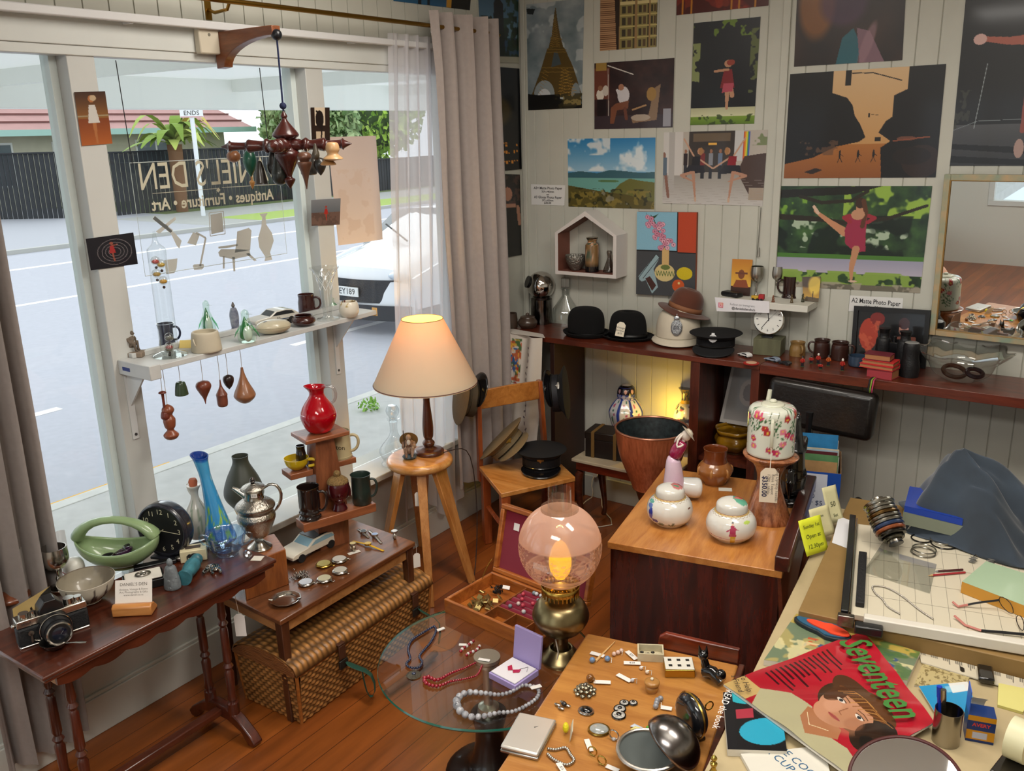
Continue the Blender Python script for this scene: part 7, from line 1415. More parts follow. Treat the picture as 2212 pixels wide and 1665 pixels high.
# cloth hanging over the bookcase end
t=T('printed_tea_towel','white printed cloth with colourful village print hanging over the bookcase corner','cloth',(.27,-.45,ZL));c=Can(90,150,'d4ccc2');c.spk(8,.48,'3a5a2c',.9,3,.05,.04,.55,.42).spk(11,.55,'2a5aa0',.9,4,.08,.12,.5,.34).spk(12,.56,'c05a34',.9,5,.1,.05,.55,.4).spk(13,.62,'e0b040',.9,6,.1,.05,.5,.38).spk(12,.64,'b02a2a',.9,7,.1,.2,.5,.42)
for k in range(16):c.ell(.74+.03*math.sin(k),.1+k*.055,.03,.008,'5a4a50',.9,rot=k*.9)
c.line([(.74,.1),(.76,.95)],.008,'6a5a5a')
def tw(u,v):return.02*np.sin(u*9+v*3)+.01*np.sin(u*17)
sheet('cloth_front',c,[Vector((-.19,-.0,.004)),Vector((.16,.0,.004)),Vector((.10,-.02,-.72)),Vector((-.19,-.02,-.78))],VC(.9),t,fold=tw)
sheet('cloth_top',Can(24,16,'cfc6bc'),[Vector((-.19,.14,.002)),Vector((.10,.1,.002)),Vector((.18,.0,.006)),Vector((-.19,.0,.006))],VC(.9),t)
# ================================================================ CHEST (bureau) right of centre
ZK=.78;k0_,k1_,k2_=PZ(1312,1170,ZK),PZ(1672,1232,ZK),PZ(1470,1015,ZK)
e1=(k1_-k0_);Wk=e1.length+.03;e1.normalize();e2=Vector((-e1.y,e1.x,0));Dk=(k2_-k0_).dot(e2);ka=math.atan2(e1.y,e1.x)
t=T('bureau','wooden bureau with a warm honey top and dark red side, carrying ginger jars','bureau',(k0_.x,k0_.y,0),ka)
KT=wood('c48544','a8672e',.3,axis='y',coat=.5);KD=wood('541c10','2c0e08',.25,axis='z',coat=.7)
mesh('top',MB().box(0,Wk,0,Dk,ZK-.03,ZK),KT,t,bev=.003)
mesh('side_panel',MB().box(.01,Wk-.01,.012,.03,.05,ZK-.031),KD,t,smooth=0);mesh('side_panel',MB().box(.01,Wk-.01,Dk-.03,Dk-.012,.05,ZK-.031),KD,t,smooth=0)
mesh('back_panel',MB().box(.01,.025,.031,Dk-.031,.05,ZK-.031),KD,t,smooth=0);mesh('front_panel',MB().box(Wk-.03,Wk-.01,.031,Dk-.031,.05,ZK-.031),KD,t,smooth=0)
mesh('plinth',MB().box(.02,Wk-.02,.02,Dk-.02,.001,.05),KD,t,smooth=0)
mesh('gallery_rail',MB().box(Wk-.03,Wk+.025,-.004,Dk,ZK-.0,ZK+.062),wood('4a1a10','2a0e08',.3,axis='y',coat=.6),t,bev=.006)
mesh('fall_front',MB().prism([(0,0),(.012,0),(.05,-.34),(.03,-.34)],.01,Dk-.02,TR((Wk-.02,0,ZK-.001),(PI/2,0,0),1)@TR((0,0,0),(0,0,0),(1,1,-1))),wood('6a3018','431a0c',.3,axis='y',coat=.5),t,smooth=0)
mesh('lopper',MB().tube([(Wk+.035,.02,ZK-.3),(Wk+.05,.35,ZK-.14),(Wk+.05,.62,ZK-.07),(Wk+.03,.7,ZK-.07)],[.018,.02,.02,.018],10),wood('7a3c20','54240f',.3,axis='y'),t,sub=1)
ZKs=ZK+.0008
def K(x,y):return PZ(x,y,ZKs)
# notes stuck on the rail
def sticky(label,px_,c_,lines,hh=.085,w_=.1,tc='2a3a20',sl=.35):
    q=PX(px_[0],px_[1],k1_.x+.035);o=T('sticky_note',label,'note',q,ka+PI/2-.65)
    P_=[Vector((-w_/2,-.0,0)),Vector((w_/2,0,0)),Vector((w_/2,-sl*hh,-hh)),Vector((-w_/2,-sl*hh,-hh))]
    mesh('paper',MB().surf(lambda u,v:P_[0].lerp(P_[1],u).lerp(P_[3].lerp(P_[2],u),v)+Vector((0,-.012*v*v,0)),6,6),M(c_,.7),o,solid=.0005)
    for s_,k,z in lines:text(s_,z,M(tc,.7),o,(0,0,0),mtx=TR((0,-.003-sl*hh*k-.012*k*k,-hh*k),(PI/2-.35,0,0)))
    return o
sticky('bright yellow sticky note reading a half past twelve opening time on the bureau rail',(1748,1118),'d9e030',[('Sunday 1st',.22,.02),('Open at',.5,.024),('12.30pm',.78,.024)],.13,.12)
sticky('pale cream sticky note behind the bright yellow one on the bureau rail',(1768,1095),'d8d0a0',[('note',.3,.016)],.11,.11)
sticky('pale cream sticky note at the far end of the bureau rail',(1790,1050),'d8d2a4',[('50',.5,.03),('Set',.8,.02)],.14,.08)
# ginger jars
def gjar(label,x,y,top,hw,c,yaw):
    v=K(x,y);t=T('ginger_jar',label,'jar',v,yaw);m=mpp(v);h=hz(v,top);R=hw*m*1.07;f=c.at()
    P1=prof([(R*.62,0),(R*.66,h*.02),(R*.92,h*.17),(R*1.,h*.36),(R*.93,h*.54),(R*.76,h*.66),(R*.6,h*.715)],14)
    mesh('jar_body',MB().lathe(P1,240,col=lambda a,k:f((a/2/PI+.25)%1,max(0,min(.99,(1-k)*.75+.25)))),VC(.12,coat=.7),t)
    mesh('lid',MB().lathe(prof([(R*.62,h*.7),(R*.63,h*.78),(R*.58,h*.9),(R*.35,h*.98),(.001,h)],5),80,col=lambda a,k:f((a/2/PI+.25)%1,max(0,.25-.26*k))),VC(.12,coat=.7),t)
def jarcan():c=Can(240,140,'d6d4cc');c.rect(0,.27,1,.33,'c0a468');[c.line([((k)/24,.34),((k+.5)/24,.38),((k+1)/24,.34)],.004,'8a6a3a')for k in range(24)];[c.line([(k/24,.28),((k+1)/24,.33)],.004,'7a5a3a')for k in range(24)];return c.rect(0,.235,1,.25,'b03a34')
c=jarcan();c.ell(.5,.04,.18,.06,'b85a5a',.8).ell(.45,.03,.05,.03,'4a8a6a');c.line([(.1,.78),(.9,.74)],.004,'4a5a4a').ell(.1,.62,.025,.1,'2a3a9a').ell(.08,.5,.03,.05,'4a6ab0').ell(.14,.72,.03,.03,'3a3a8a').ell(.06,.42,.04,.04,'4a9a8a').ell(.42,.52,.018,.014,'5a3a2a').spk(30,.62,'3a4a3a',.7,4,.12,.72,.3,.8)
gjar('white ginger jar with a blue figure and thin line, nearer the pink lady figurine',1446,1128,1046,46,c,RIGHT-PI/2-.2)
c=jarcan();c.ell(.5,.05,.2,.08,'3a9a7a',.8).ell(.55,.04,.08,.04,'c05a50').line([(.05,.72),(.9,.8)],.005,'a0506a')
for u,cc,c2_ in((.22,'a83a5a','c8a830'),(.48,'a02a4a','3a8a6a')):c.poly([(u-.014,.5),(u+.014,.5),(u+.026,.68),(u-.024,.68)],cc).line([(u-.01,.54),(u-.035,.6)],.008,cc).line([(u+.01,.54),(u+.04,.57)],.008,cc).poly([(u-.018,.68),(u+.022,.68),(u+.018,.83),(u-.016,.83)],c2_).ell(u,.47,.009,.028,'d8a890').ell(u,.445,.01,.018,'1c1c24').ell(u,.845,.02,.012,'2a2a5a')
c.ell(.33,.46,.03,.03,'b8d060').spk(26,.66,'a0506a',.6,3,.6,.7,1,.85)
gjar('white ginger jar painted with two robed figures at the front of the bureau',1578,1160,1076,50,c,RIGHT-PI/2)
# lady figurine bent over
v=K(1468,1080);t=T('lady_figurine','porcelain lady figurine in a pink dress bending backwards beside the ginger jar','figurine',v,RIGHT);m=mpp(v);h=hz(v,925)
mesh('skirt',MB().tube([(-.025,0,.004),(-.028,0,.07),(-.03,0,.14),(-.034,0,.2),(-.03,0,h*.6)],[.06,.05,.04,.033,.027],18),M('cfa8c0',.15,coat=.6,c2='dccfd8',ns=6),t,sub=1)
mesh('skirt_hem',MB().tube([(-.03,.0,.09),(.02,.01,.06),(.075,.012,.052),(.1,.012,.05)],[.03,.045,.05,.046],18),M('dcdcd8',.15,coat=.6),t,sub=1)
mesh('bodice',MB().tube([(-.031,0,h*.58),(-.02,0,h*.7),(.002,0,h*.78),(.012,0,h*.83)],[.03,.032,.03,.018],16),M('8a1440',.12,coat=.7),t,sub=1)
hd=MB().sph((.02,0,h*.9),(.022,.02,.026));arms=MB()
for s_ in(-1,1):arms.tube([(.012,s_*.02,h*.81),(-.03,s_*.03,h*.74),(-.022,s_*.012,h*.86),(.015,s_*.006,h*.95)],[.008,.008,.007,.006],8)
mesh('head',hd.cyl((.008,0,h*.82),(.018,0,h*.88),.009),M('dcd0c4',.2,coat=.5),t);mesh('arms',arms,M('dcd0c4',.2,coat=.5),t,sub=1);mesh('wide_hat',MB().lathe([(.042,0),(.02,.006),(.015,.014),(.001,.018)],24,x=TR((.03,0,h*.93),(0,.9,0))),M('c8bca8',.3,coat=.4),t,solid=.002)
# stoneware jug
v=K(1543,1042);t=T('stoneware_jug','salt glazed brown stoneware jug with moulded figures at the back of the bureau','jug',v,1.9);m=mpp(v);h=hz(v,968);R=38*m
SJ=M('9a6230',.25,coat=.6,c2='8a5226',ns=8,bump=.25)
mesh('jug_body',MB().lathe(prof([(R*.6,0),(R*.65,h*.05),(R*.98,h*.35),(R*.9,h*.5),(R*.68,h*.62)],5),36),SJ,t);vessel(t,'neck',prof([(R*.68,h*.6),(R*.62,h*.75),(R*.64,h*.95),(R*.68,h)],3),M('6e3516',.25,coat=.6));handle(t,cbez((R*.6,0,h*.9),(R*1.5,0,h*1.02),(R*1.6,0,h*.5),(R*.9,0,h*.45)),.009,M('6e3516',.25,coat=.6))
for k in range(6):mesh('relief_figure',MB().sph((R*.95*math.cos(k),R*.95*math.sin(k),h*.38),(.008,.008,.02)).sph((R*.9*math.cos(k),R*.9*math.sin(k),h*.48),.006),M('b07a40',.3,coat=.5),t)
v2=K(1556,1052)+Vector((.03,-.015,0));t=T('paper_tag','small white paper tag under the stoneware jug','tag',v2,.4);mesh('paper',MB().box(-.03,.03,-.02,.02,0,.0008),M('dcd8cc',.8),t,smooth=0)
# wooden hourglass pedestal + teapot
v=K(1655,1118);t=T('timber_pedestal','polished natural timber pedestal with a narrow waist and flared foot','pedestal',v);m=mpp(v);h=hz(v,978);TP_=wood('b0714a','6e3c22',.25,axis='z',scale=4,coat=.7)
mesh('carved_body',MB().lathe(prof([(50*m,0),(49*m,h*.06),(40*m,h*.22),(27*m,h*.5),(25*m,h*.66),(36*m,h*.85),(54*m,h*.95),(52*m,h),(.001,h)],6),40,sq=lambda a,k:1+.06*math.cos(2*a+1)+.04*math.cos(3*a)),TP_,t)
v3_=v+Vector((0,0,h+.004));t=T('cylindrical_teapot','tall cylindrical white teapot painted with pink peonies on the timber pedestal','teapot',v3_,0);m=mpp(v3_);h=hz(v3_,862);R=50*m
c=Can(300,120,'d4d6c8');rg=random.Random(12)
for k in range(44):
    u,w_=rg.random(),rg.uniform(.06,.9);c.line([(u,w_),(u+.03,w_-.07),(u+.045,w_-.16)],.005,'4a5a34')
    for q in range(4):c.ell(u+rg.uniform(-.02,.06),w_+rg.uniform(-.16,.05),.012,.016,'3a6a44',rot=rg.random()*3)
for k in range(30):
    u,w_=rg.random(),rg.uniform(.12,.88);cc=rg.choice(['b8305a','c8486a','a82a34','d07088']);[c.ell(u+.016*math.cos(q*1.3),w_+.035*math.sin(q*1.3),.012,.03,cc)for q in range(5)];c.ell(u,w_,.008,.018,'e0b040')
f=c.at()
mesh('pot_body',MB().lathe([(R*.97,0),(R,h*.02)]+[(R,h*(.02+.76*i/30))for i in range(1,31)]+[(R*.96,h*.84),(R*.85,h*.88),(R*.5,h*.9)],150,col=lambda a,k:f((a/2/PI)%1,max(0,min(.99,1-k*.9)))),VC(.12,coat=.7),t)
ld=mesh('lid',MB().lathe(prof([(R*.5,h*.895),(R*.45,h*.93),(R*.15,h*.95),(.001,h*.955)],4),32),M('ccccb8',.12,coat=.7),t);mesh('knob',MB().sph((0,0,h*.97),(R*.16,R*.16,h*.035)),M('ccccb8',.12,coat=.7),ld)
mesh('spout',MB().tube([(R*.7*FW.x,R*.7*FW.y,h*.55),(R*1.2*FW.x+.01,R*1.2*FW.y,h*.7),(R*1.25*FW.x+.02,R*1.25*FW.y,h*1.04)],[.016,.012,.009],10),M('ccccb8',.12,coat=.7),t)
fh=Vector((-FW.x,-FW.y,0)).normalized();sd=Vector((RT.x,RT.y,0)).normalized()*-.28;dh=(fh+sd).normalized()
handle(t,[dh*R*.98+Vector((0,0,h*.75)),dh*R*1.3+Vector((0,0,h*.76)),dh*R*1.36+Vector((0,0,h*.5)),dh*R*1.25+Vector((0,0,h*.26)),dh*R*.98+Vector((0,0,h*.22))],.0075,M('ccccb8',.12,coat=.7)).modifiers.new('d','SUBSURF').render_levels=1
x_=TR(dh*R*1.42+Vector((0,0,h*.22)),(0,0,math.atan2(dh.y,dh.x)+PI/2));a=mesh('price_tag',MB(x_).prism([(-.036,-.22),(.036,-.22),(.036,-.09),(.018,-.07),(-.018,-.07),(-.036,-.09)],0,.001,TR((0,0,0),(PI/2,0,0))),M('e0d2bc',.8),t,smooth=0)
mesh('tag_string',MB(x_).tube([(0,0,-.08),(.002,.006,-.03),(0,.012,.01)],.0018,5),M('e0d8c8',.9),a);text('Qing Dynasty Famille\nRose Teapot\n1780 - 1800s',.017,M('7a7268',.8),a,(0,0,0),mtx=x_@TR((.014,-.002,-.14),(PI/2,PI/2,0)));text('$350.00',.028,M('2a2a4a',.8),a,(0,0,0),mtx=x_@TR((-.018,-.002,-.15),(PI/2,PI/2,0)),bold=.0006)
# black rearing horse statue
v=K(1706,1082);t=T('horse_statue','black statue of a rearing horse behind the timber pedestal','statue',v,RIGHT+1.2);m=mpp(v);h=hz(v,893);HB_=M('0e0e10',.2,coat=.6)
mesh('base',MB().lathe(prof([(38*m,0),(38*m,.02),(30*m,.03)],3),28),HB_,t)
mb=MB().tube([(0,0,.03),(.02,0,h*.25),(.0,0,h*.42),(-.02,0,h*.6),(.03,0,h*.75),(.06,0,h*.88)],[.045,.05,.055,.05,.035,.022],12).tube([(.055,0,h*.88),(.09,0,h*.9),(.13,0,h*.82)],[.026,.024,.014],10)
for s_ in(-1,1):mb.tube([(.0,s_*.03,h*.35),(.06,s_*.04,h*.25),(.0,s_*.04,h*.12),(.03,s_*.04,.03)],[.035,.026,.016,.014],8).tube([(-.0,s_*.03,h*.6),(.08,s_*.04,h*.66),(.1,s_*.04,h*.52)],[.028,.018,.011],8).cyl((.06,s_*.012,h*.92),(.062,s_*.014,h*.98),.008,.002)
mb.tube([(-.04,0,h*.4),(-.09,0,h*.3),(-.08,0,h*.1)],[.012,.02,.006],8).tube([(-.03,0,h*.6),(-.01,0,h*.78),(.03,0,h*.92)],[.012,.02,.012],8)
o=mesh('body',mb,HB_,t);md=o.modifiers.new('r','REMESH');md.mode='VOXEL';md.voxel_size=.006;md.use_smooth_shade=True
# ================================================================ GLASS TABLE
ZG=.50;gc=PZ(1052,1424,ZG);RG=.405
t=T('glass_side_table','round glass topped pedestal table with a green edge displaying necklaces','table',(gc.x,gc.y,0))
mesh('glass_top',MB().lathe([(.001,ZG-.001),(RG,ZG-.001)],96,cap=False),glass_thin((.9,.97,.95),.16),t,smooth=0)
mesh('glass_edge',MB().lathe([(RG,ZG-.012),(RG+.003,ZG-.006),(RG,ZG)],96,cap=False),M('1f6a5a',.08,coat=.8,tr=.2),t)
ST_=M('c8c4b4',.3,metal=.9);mesh('top_disc',MB().cyl((0,0,ZG+.0008),(0,0,ZG+.014),.05,seg=36).cyl((0,0,ZG-.016),(0,0,ZG-.0025),.045,seg=36),ST_,t)
mesh('steel_post',MB().lathe([(.018,.3),(.018,ZG-.017)],24).lathe([(.045,.27),(.04,.3),(.02,.31)],24),ST_,t)
mesh('pedestal',MB().lathe(prof([(.17,.001),(.17,.02),(.09,.05),(.06,.12),(.055,.2),(.07,.27),(.045,.275)],4),32),M('1a110f',.3,coat=.5),t)
ZGs=ZG+.0006
def G(x,y):return PZ(x,y,ZGs)
def bead_neck(name,label,pts,rb,mat,sizes=None,closed=False,mats=None,cat='necklace',Z=ZGs,step=1.9):
    P=[PZ(x,y,Z)for x,y in pts];o=P[0];t=T(name,label,cat,o);Q=[];n=len(P)
    for i in range(n-(0 if closed else 1)):
        a,b=P[i],P[(i+1)%n];p0,p3=P[i-1]if(i or closed)else a,P[(i+2)%n]if(i<n-2 or closed)else b
        for k in range(12):s_=k/12;Q.append(.5*((2*a)+(b-p0)*s_+(2*p0-5*a+4*b-p3)*s_*s_+(3*a-p0-3*b+p3)*s_**3))
    Q.append(P[0]if closed else P[-1]);d=0;mbs={};last=None;L_=[0]
    for i in range(1,len(Q)):L_.append(L_[-1]+(Q[i]-Q[i-1]).length)
    s_=0;j=0;k=0
    while s_<L_[-1]:
        while L_[j+1]<s_:j+=1
        w_=(s_-L_[j])/max(1e-6,L_[j+1]-L_[j]);q=Q[j].lerp(Q[j+1],w_);fr=s_/L_[-1];r=rb*(sizes(fr)if sizes else 1);mt=(mats[k%len(mats)]if mats else mat);mbs.setdefault(mt,MB()).sph(q-o+Vector((0,0,r)),r,10,7);s_+=step*r;k+=1
    for mt,b in mbs.items():mesh('bead_chain',b,mt,t,smooth=60)
    return t,o
t,o=bead_neck('blue_necklace','dark blue bead necklace with a round filigree pendant on the glass table',[(938,1355),(915,1368),(890,1385),(882,1405),(886,1425),(878,1436),(886,1444),(905,1444),(912,1432),(907,1418),(930,1390),(942,1365),(938,1355)],.0052,M('28304e',.25,coat=.5,n=.4,ns=50))
pd=G(894,1458)-o;mesh('pendant',MB().lathe([(.001,.006),(.012,.007),(.026,.003),(.028,.001)],28,c=tuple(pd)),M('6a6456',.35,metal=.8,bump=1,ns=200),t);mesh('blue_stone',MB().sph(tuple(pd+Vector((0,0,.007))),(.008,.008,.005)),M('1c2440',.1,coat=1),t);mesh('paper_label',MB().cb(tuple(G(952,1361)-o+Vector((0,0,.004))),(.035,.014,.006),(0,0,1.2)),M('e4e0da',.7),t,bev=.002)
RB=M('a00c24',.08,coat=.8,tr=.2)
t,o=bead_neck('red_necklace','faceted ruby red bead necklace beside the steel disc of the glass table',[(1046,1425),(1030,1432),(1005,1444),(975,1456),(945,1472),(925,1466),(917,1470),(922,1480),(945,1485),(975,1474),(1005,1468),(1030,1460),(1040,1442),(1046,1428)],.0056,RB,sizes=lambda f:.75+.8*max(0,1-abs(f-.45)*3.5))
mesh('paper_label',MB().cb(tuple(G(1046,1433)-o+Vector((0,0,.016))),(.045,.014,.004),(0,0,.3)),M('e4e0da',.7),t,bev=.002)
t,o=bead_neck('beaded_earrings','small red and white beaded earrings with a paper label near the red necklace',[(1022,1388),(1012,1396),(1000,1404),(994,1412)],.007,RB,mats=[RB,M('d8d0cc',.3)],cat='earrings');mesh('paper_label',MB().cb(tuple(G(1000,1399)-o+Vector((0,0,.014))),(.03,.014,.004),(0,0,.5)),M('e4e0da',.7),t,bev=.002)
t,o=bead_neck('beaded_earrings','small red and white beaded earring lying nearest the steel disc',[(1036,1398),(1028,1408),(1015,1412),(1008,1418)],.006,RB,mats=[M('d8d0cc',.3),RB],cat='earrings')
GW=M('c8c8cc',.25,coat=.5,c2='6a6c72',ns=45);GK=M('55585e',.25,coat=.5,c2='b0b0b4',ns=60)
t,o=bead_neck('stone_necklace','long grey and white stone bead necklace at the front of the glass table',[(1160,1490),(1130,1484),(1105,1498),(1078,1504),(1050,1502),(1010,1502),(988,1518),(992,1540),(1015,1554),(1045,1552),(1075,1544),(1110,1540),(1140,1526),(1162,1508)],.0075,GW,closed=True,sizes=lambda f:1.0+1.1*max(0,1-abs(f-.47)*4))
mesh('paper_label',MB().cb(tuple(G(1158,1494)-o+Vector((0,0,.02))),(.04,.018,.004),(0,0,1.)),M('e4e0da',.7),t,bev=.002)
# lilac box
v=G(1110,1462);t=T('lilac_jewel_box','open lilac jewellery box holding a red butterfly necklace on the glass table','box',v,az2(1072,1462,1122,1488,ZG));LIL=M('a898cc',.5)
bw=.064;mesh('box_base',MB().box(-bw,bw,-bw,bw,0,.024),LIL,t,bev=.002);mesh('white_pad',MB().box(-bw+.006,bw-.006,-bw+.006,bw-.006,.0242,.03),M('dcd8dc',.9),t,bev=.002)
mesh('lid',MB().box(-bw,bw,-.006,.006,0,.13,TR((0,bw+.008,.02),(-.12,0,0))),LIL,t,bev=.002)
mesh('butterfly',MB().prism([(0,0),(.022,.02),(.028,.004),(.012,-.012)],0,.003,TR((0,-.005,.0305))).prism([(0,0),(-.022,.02),(-.028,.004),(-.012,-.012)],0,.003,TR((0,-.005,.0305))),M('b02048',.2,coat=.6),t,smooth=0);mesh('chain',MB().tube([(.015,.015,.031),(.03,.045,.031),(.045,.02,.031)],.001,5),SIL,t)
# wooden jewellery box
jA,jB,jC=G(960,1322),G(1130,1398),G(1060,1262)
jx=(jB-jA);jx.z=0;jl=.50;jx.normalize();jy=Vector((-jx.y,jx.x,0));jd=.30;t=T('jewellery_box','open wooden jewellery box with a crimson lined lid and divided tray','jewellery box',jA,math.atan2(jx.y,jx.x));JW=wood('b46a2c','8a4818',.3,axis='x',coat=.6);JH=.062
mesh('box_case',MB().box(0,jl,0,.014,0,JH).box(0,jl,jd-.014,jd,0,JH).box(0,.014,.014,jd-.014,0,JH).box(jl-.014,jl,.014,jd-.014,0,JH).box(.014,jl-.014,.014,jd-.014,0,.01),JW,t,bev=.004)
dv=MB().box(.2,.205,.014,jd-.014,.01,JH-.008).box(.205,jl-.014,.1,.105,.01,JH-.008)
for k in(1,2):dv.box(.205+k*.094,.21+k*.094,.014,.1,.01,JH-.008)
mesh('divider',dv,wood('9a5a28','70401a',.5),t,smooth=0)
CR_=M('7a0c28',.95,sheen=.3);mesh('velvet_ring_roll',MB().tube([(.206,.125,.036),(jl-.016,.125,.036)],.017,12).tube([(.206,.16,.036),(jl-.016,.16,.036)],.017,12).tube([(.206,.195,.036),(jl-.016,.195,.036)],.017,12).tube([(.206,.23,.036),(jl-.016,.23,.036)],.017,12).tube([(.206,.265,.036),(jl-.016,.265,.036)],.017,12),CR_,t)
ldm=TR((0,jd,JH),(math.radians(-14),0,0));l_=mesh('lid',MB(ldm).box(0,jl,0,.035,0,.02).box(0,jl,0,.035,jd-.02,jd).box(0,.02,0,.035,.02,jd-.02).box(jl-.02,jl,0,.035,.02,jd-.02).box(.02,jl-.02,.025,.035,.02,jd-.02),JW,t,bev=.004);mesh('crimson_lining',MB(ldm).box(.02,jl-.02,.02,.0248,.02,jd-.02),CR_,l_,smooth=0)
mesh('price_sticker',MB(ldm).box(.07,.1,.018,.0198,jd-.1,jd-.068),M('e8e4e0',.7),l_,bev=.001);mesh('label_plate',MB(ldm).box(.2,.32,.018,.0198,.07,.095),M('d8d4d8',.5),l_,smooth=0);mesh('hinge_stay',MB().tube([(.02,jd-.09,JH),(.01,jd-.05,JH+.04),(.01,jd,JH+.07)],.003,6),BR,t,sub=1)
jm=t.matrix_basis
t=T('jumbled_chains','tangled gold link bracelets lying in the jewellery box tray','bracelet',jm@Vector((.1,.12,.0125)));mb=MB();rg=random.Random(6)
for k in range(34):mb.cb((rg.gauss(0,.03),rg.gauss(0,.035),.008+rg.random()*.012),(.022,.02,.004),(rg.random(),rg.random(),rg.random()*3))
mesh('links',mb,M('a08c58',.35,metal=.8),t,smooth=0);
t=T('dark_brooch','dark beaded brooch with a white tag in the far corner of the jewellery box','brooch',jm@Vector((.08,.24,.0125)));foliage(t,(0,0,.018),(.03,.03,.012),40,['1a1614','2a2420'],.008,'beads',4);mesh('paper_label',MB().cb((.04,.01,.03),(.03,.02,.002),(.3,.2,.5)),M('e4e0da',.7),t,smooth=0)
rg=random.Random(14)
for k in range(18):
    w_=k%5;p_=jm@Vector((.225+.24*rg.random(),.125+.035*w_,.0555));cc=rg.choice(['d8c4bc','c89a8a','b83a4a','c8ccd0','7a8a90']);t=T('stud_earring','small bead stud pressed in the crimson ring roll of the jewellery box','earring',p_,0,'stud earrings in the jewellery box');mesh('bead',MB().sph((0,0,.005),.0085,12,8),M(cc,.2,coat=.6),t)
# ================================================================ OIL LAMP (stands on the glass table)
v=G(1212,1424);m=mpp(v);t=T('oil_lamp','brass oil lamp with an etched glass globe shade and lit amber bulb','lamp',v,0);LB_=M('8a7b58',.3,metal=1);GB=M('c09a4a',.25,metal=1)
def H(r):return hz(v,r)
mesh('base',MB().lathe(prof([(44*m,0),(44*m,.012),(36*m,.03),(24*m,.055),(20*m,H(1405))],4),44),LB_,t)
mesh('stem',MB().lathe(prof([(20*m,H(1408)),(15*m,H(1385)),(20*m,H(1365))],4),28),LB_,t)
mesh('font',MB().lathe(prof([(20*m,H(1368)),(44*m,H(1356)),(60*m,H(1332)),(57*m,H(1314)),(46*m,H(1298)),(30*m,H(1291)),(22*m,H(1286))],5),44),LB_,t)
ga=mesh('gallery',MB().lathe([(22*m,H(1290)),(24*m,H(1284)),(38*m,H(1276)),(41*m,H(1262))],36,cap=False),GB,t,solid=.002)
mesh('gallery_fins',MB().tube([(0,0,0),(0,0,0)],.0001,3),GB,ga)if 0 else None
fm=MB()
for k in range(28):a=k/28*2*PI;fm.box(37*m,40*m,-.0018,.0018,H(1284),H(1258),TR((0,0,0),(0,0,a)))
mesh('gallery_fins',fm,GB,ga,smooth=0)
zc_=(H(1264)+H(1090))/2;rz_=(H(1092)-H(1264))/2;Rg=87*m
sm,N,L2,b=nt('etched_glass');N.remove(b);tp=N.new('ShaderNodeBsdfTransparent');tp.inputs[0].default_value=(.97,.95,.93,1);df=N.new('ShaderNodeBsdfDiffuse');df.inputs[0].default_value=lin('e0c0b4')+(1,);tl=N.new('ShaderNodeBsdfTranslucent');tl.inputs[0].default_value=lin('f0c8b0')+(1,);gl_=N.new('ShaderNodeBsdfGlossy');gl_.inputs['Roughness'].default_value=.08
at_=N.new('ShaderNodeAttribute');at_.attribute_name='Col';m1=N.new('ShaderNodeMixShader');m1.inputs[0].default_value=.5;L2.new(df.outputs[0],m1.inputs[1]);L2.new(tl.outputs[0],m1.inputs[2]);m2=N.new('ShaderNodeMixShader');L2.new(at_.outputs['Fac'],m2.inputs[0]);L2.new(tp.outputs[0],m2.inputs[1]);L2.new(m1.outputs[0],m2.inputs[2]);m3=N.new('ShaderNodeMixShader');m3.inputs[0].default_value=.07;L2.new(m2.outputs[0],m3.inputs[1]);L2.new(gl_.outputs[0],m3.inputs[2]);L2.new(m3.outputs[0],N['Material Output'].inputs[0])
c=Can(300,120,'000000');c.rect(0,0,1,.42,'dedede').rect(0,.42,1,.45,'505050').rect(0,.45,1,.465,'e0e0e0').rect(0,.465,1,.8,'7c7c7c').rect(0,.8,1,1,'c8c8c8').rect(0,.78,1,.8,'e0e0e0').rect(0,.84,1,.855,'505050')
for k in range(6):
    u=(k+.5)/6
    for q in range(9):c.ell(u+.045*math.cos(q*.7),.62+.09*math.sin(q*.7),.016,.035,'c0c0c0').ell(u+.045*math.cos(q*.7),.62+.09*math.sin(q*.7),.009,.02,'585858')
    c.ell(u,.62,.018,.04,'d0d0d0');[c.line([(u+.083-.03,.5+q*.06),(u+.083+.03,.5+q*.06+.05)],.004,'d8d8d8')for q in range(4)]
f=c.at();th0,th1=.47,PI-.5
mesh('globe_shade',MB().lathe([(Rg*math.sin(th1-(th1-th0)*i/60),zc_-rz_*1.0*math.cos(PI-(th1-(th1-th0)*i/60))*-1*-1)for i in range(61)],150,cap=False,col=lambda a,k:f((a/2/PI)%1,max(0,min(.99,1-k)))),sm,t)
mesh('shade_lip',MB().lathe([(Rg*math.sin(th0),zc_+rz_*math.cos(th0)),(Rg*math.sin(th0)*.98,zc_+rz_*math.cos(th0)+.012)],60,cap=False,col=lambda a,k:(.2,.2,.2)),sm,t)
mesh('glass_chimney',MB().lathe(prof([(24*m,H(1238)),(34*m,H(1200)),(26*m,H(1150)),(25*m,H(1110)),(24*m,H(1055))],5),36,cap=False),glass_thin((.95,.95,.95),.3),t)
mesh('amber_bulb',MB().lathe(prof([(10*m,H(1248)),(21*m,H(1232)),(23*m,H(1205)),(14*m,H(1178)),(.001,H(1165))],5),24),M('ffb428',.4,em=1.5),t)
bulb(v+Vector((0,0,H(1170))),1.1,(1,.5,.12),.015)
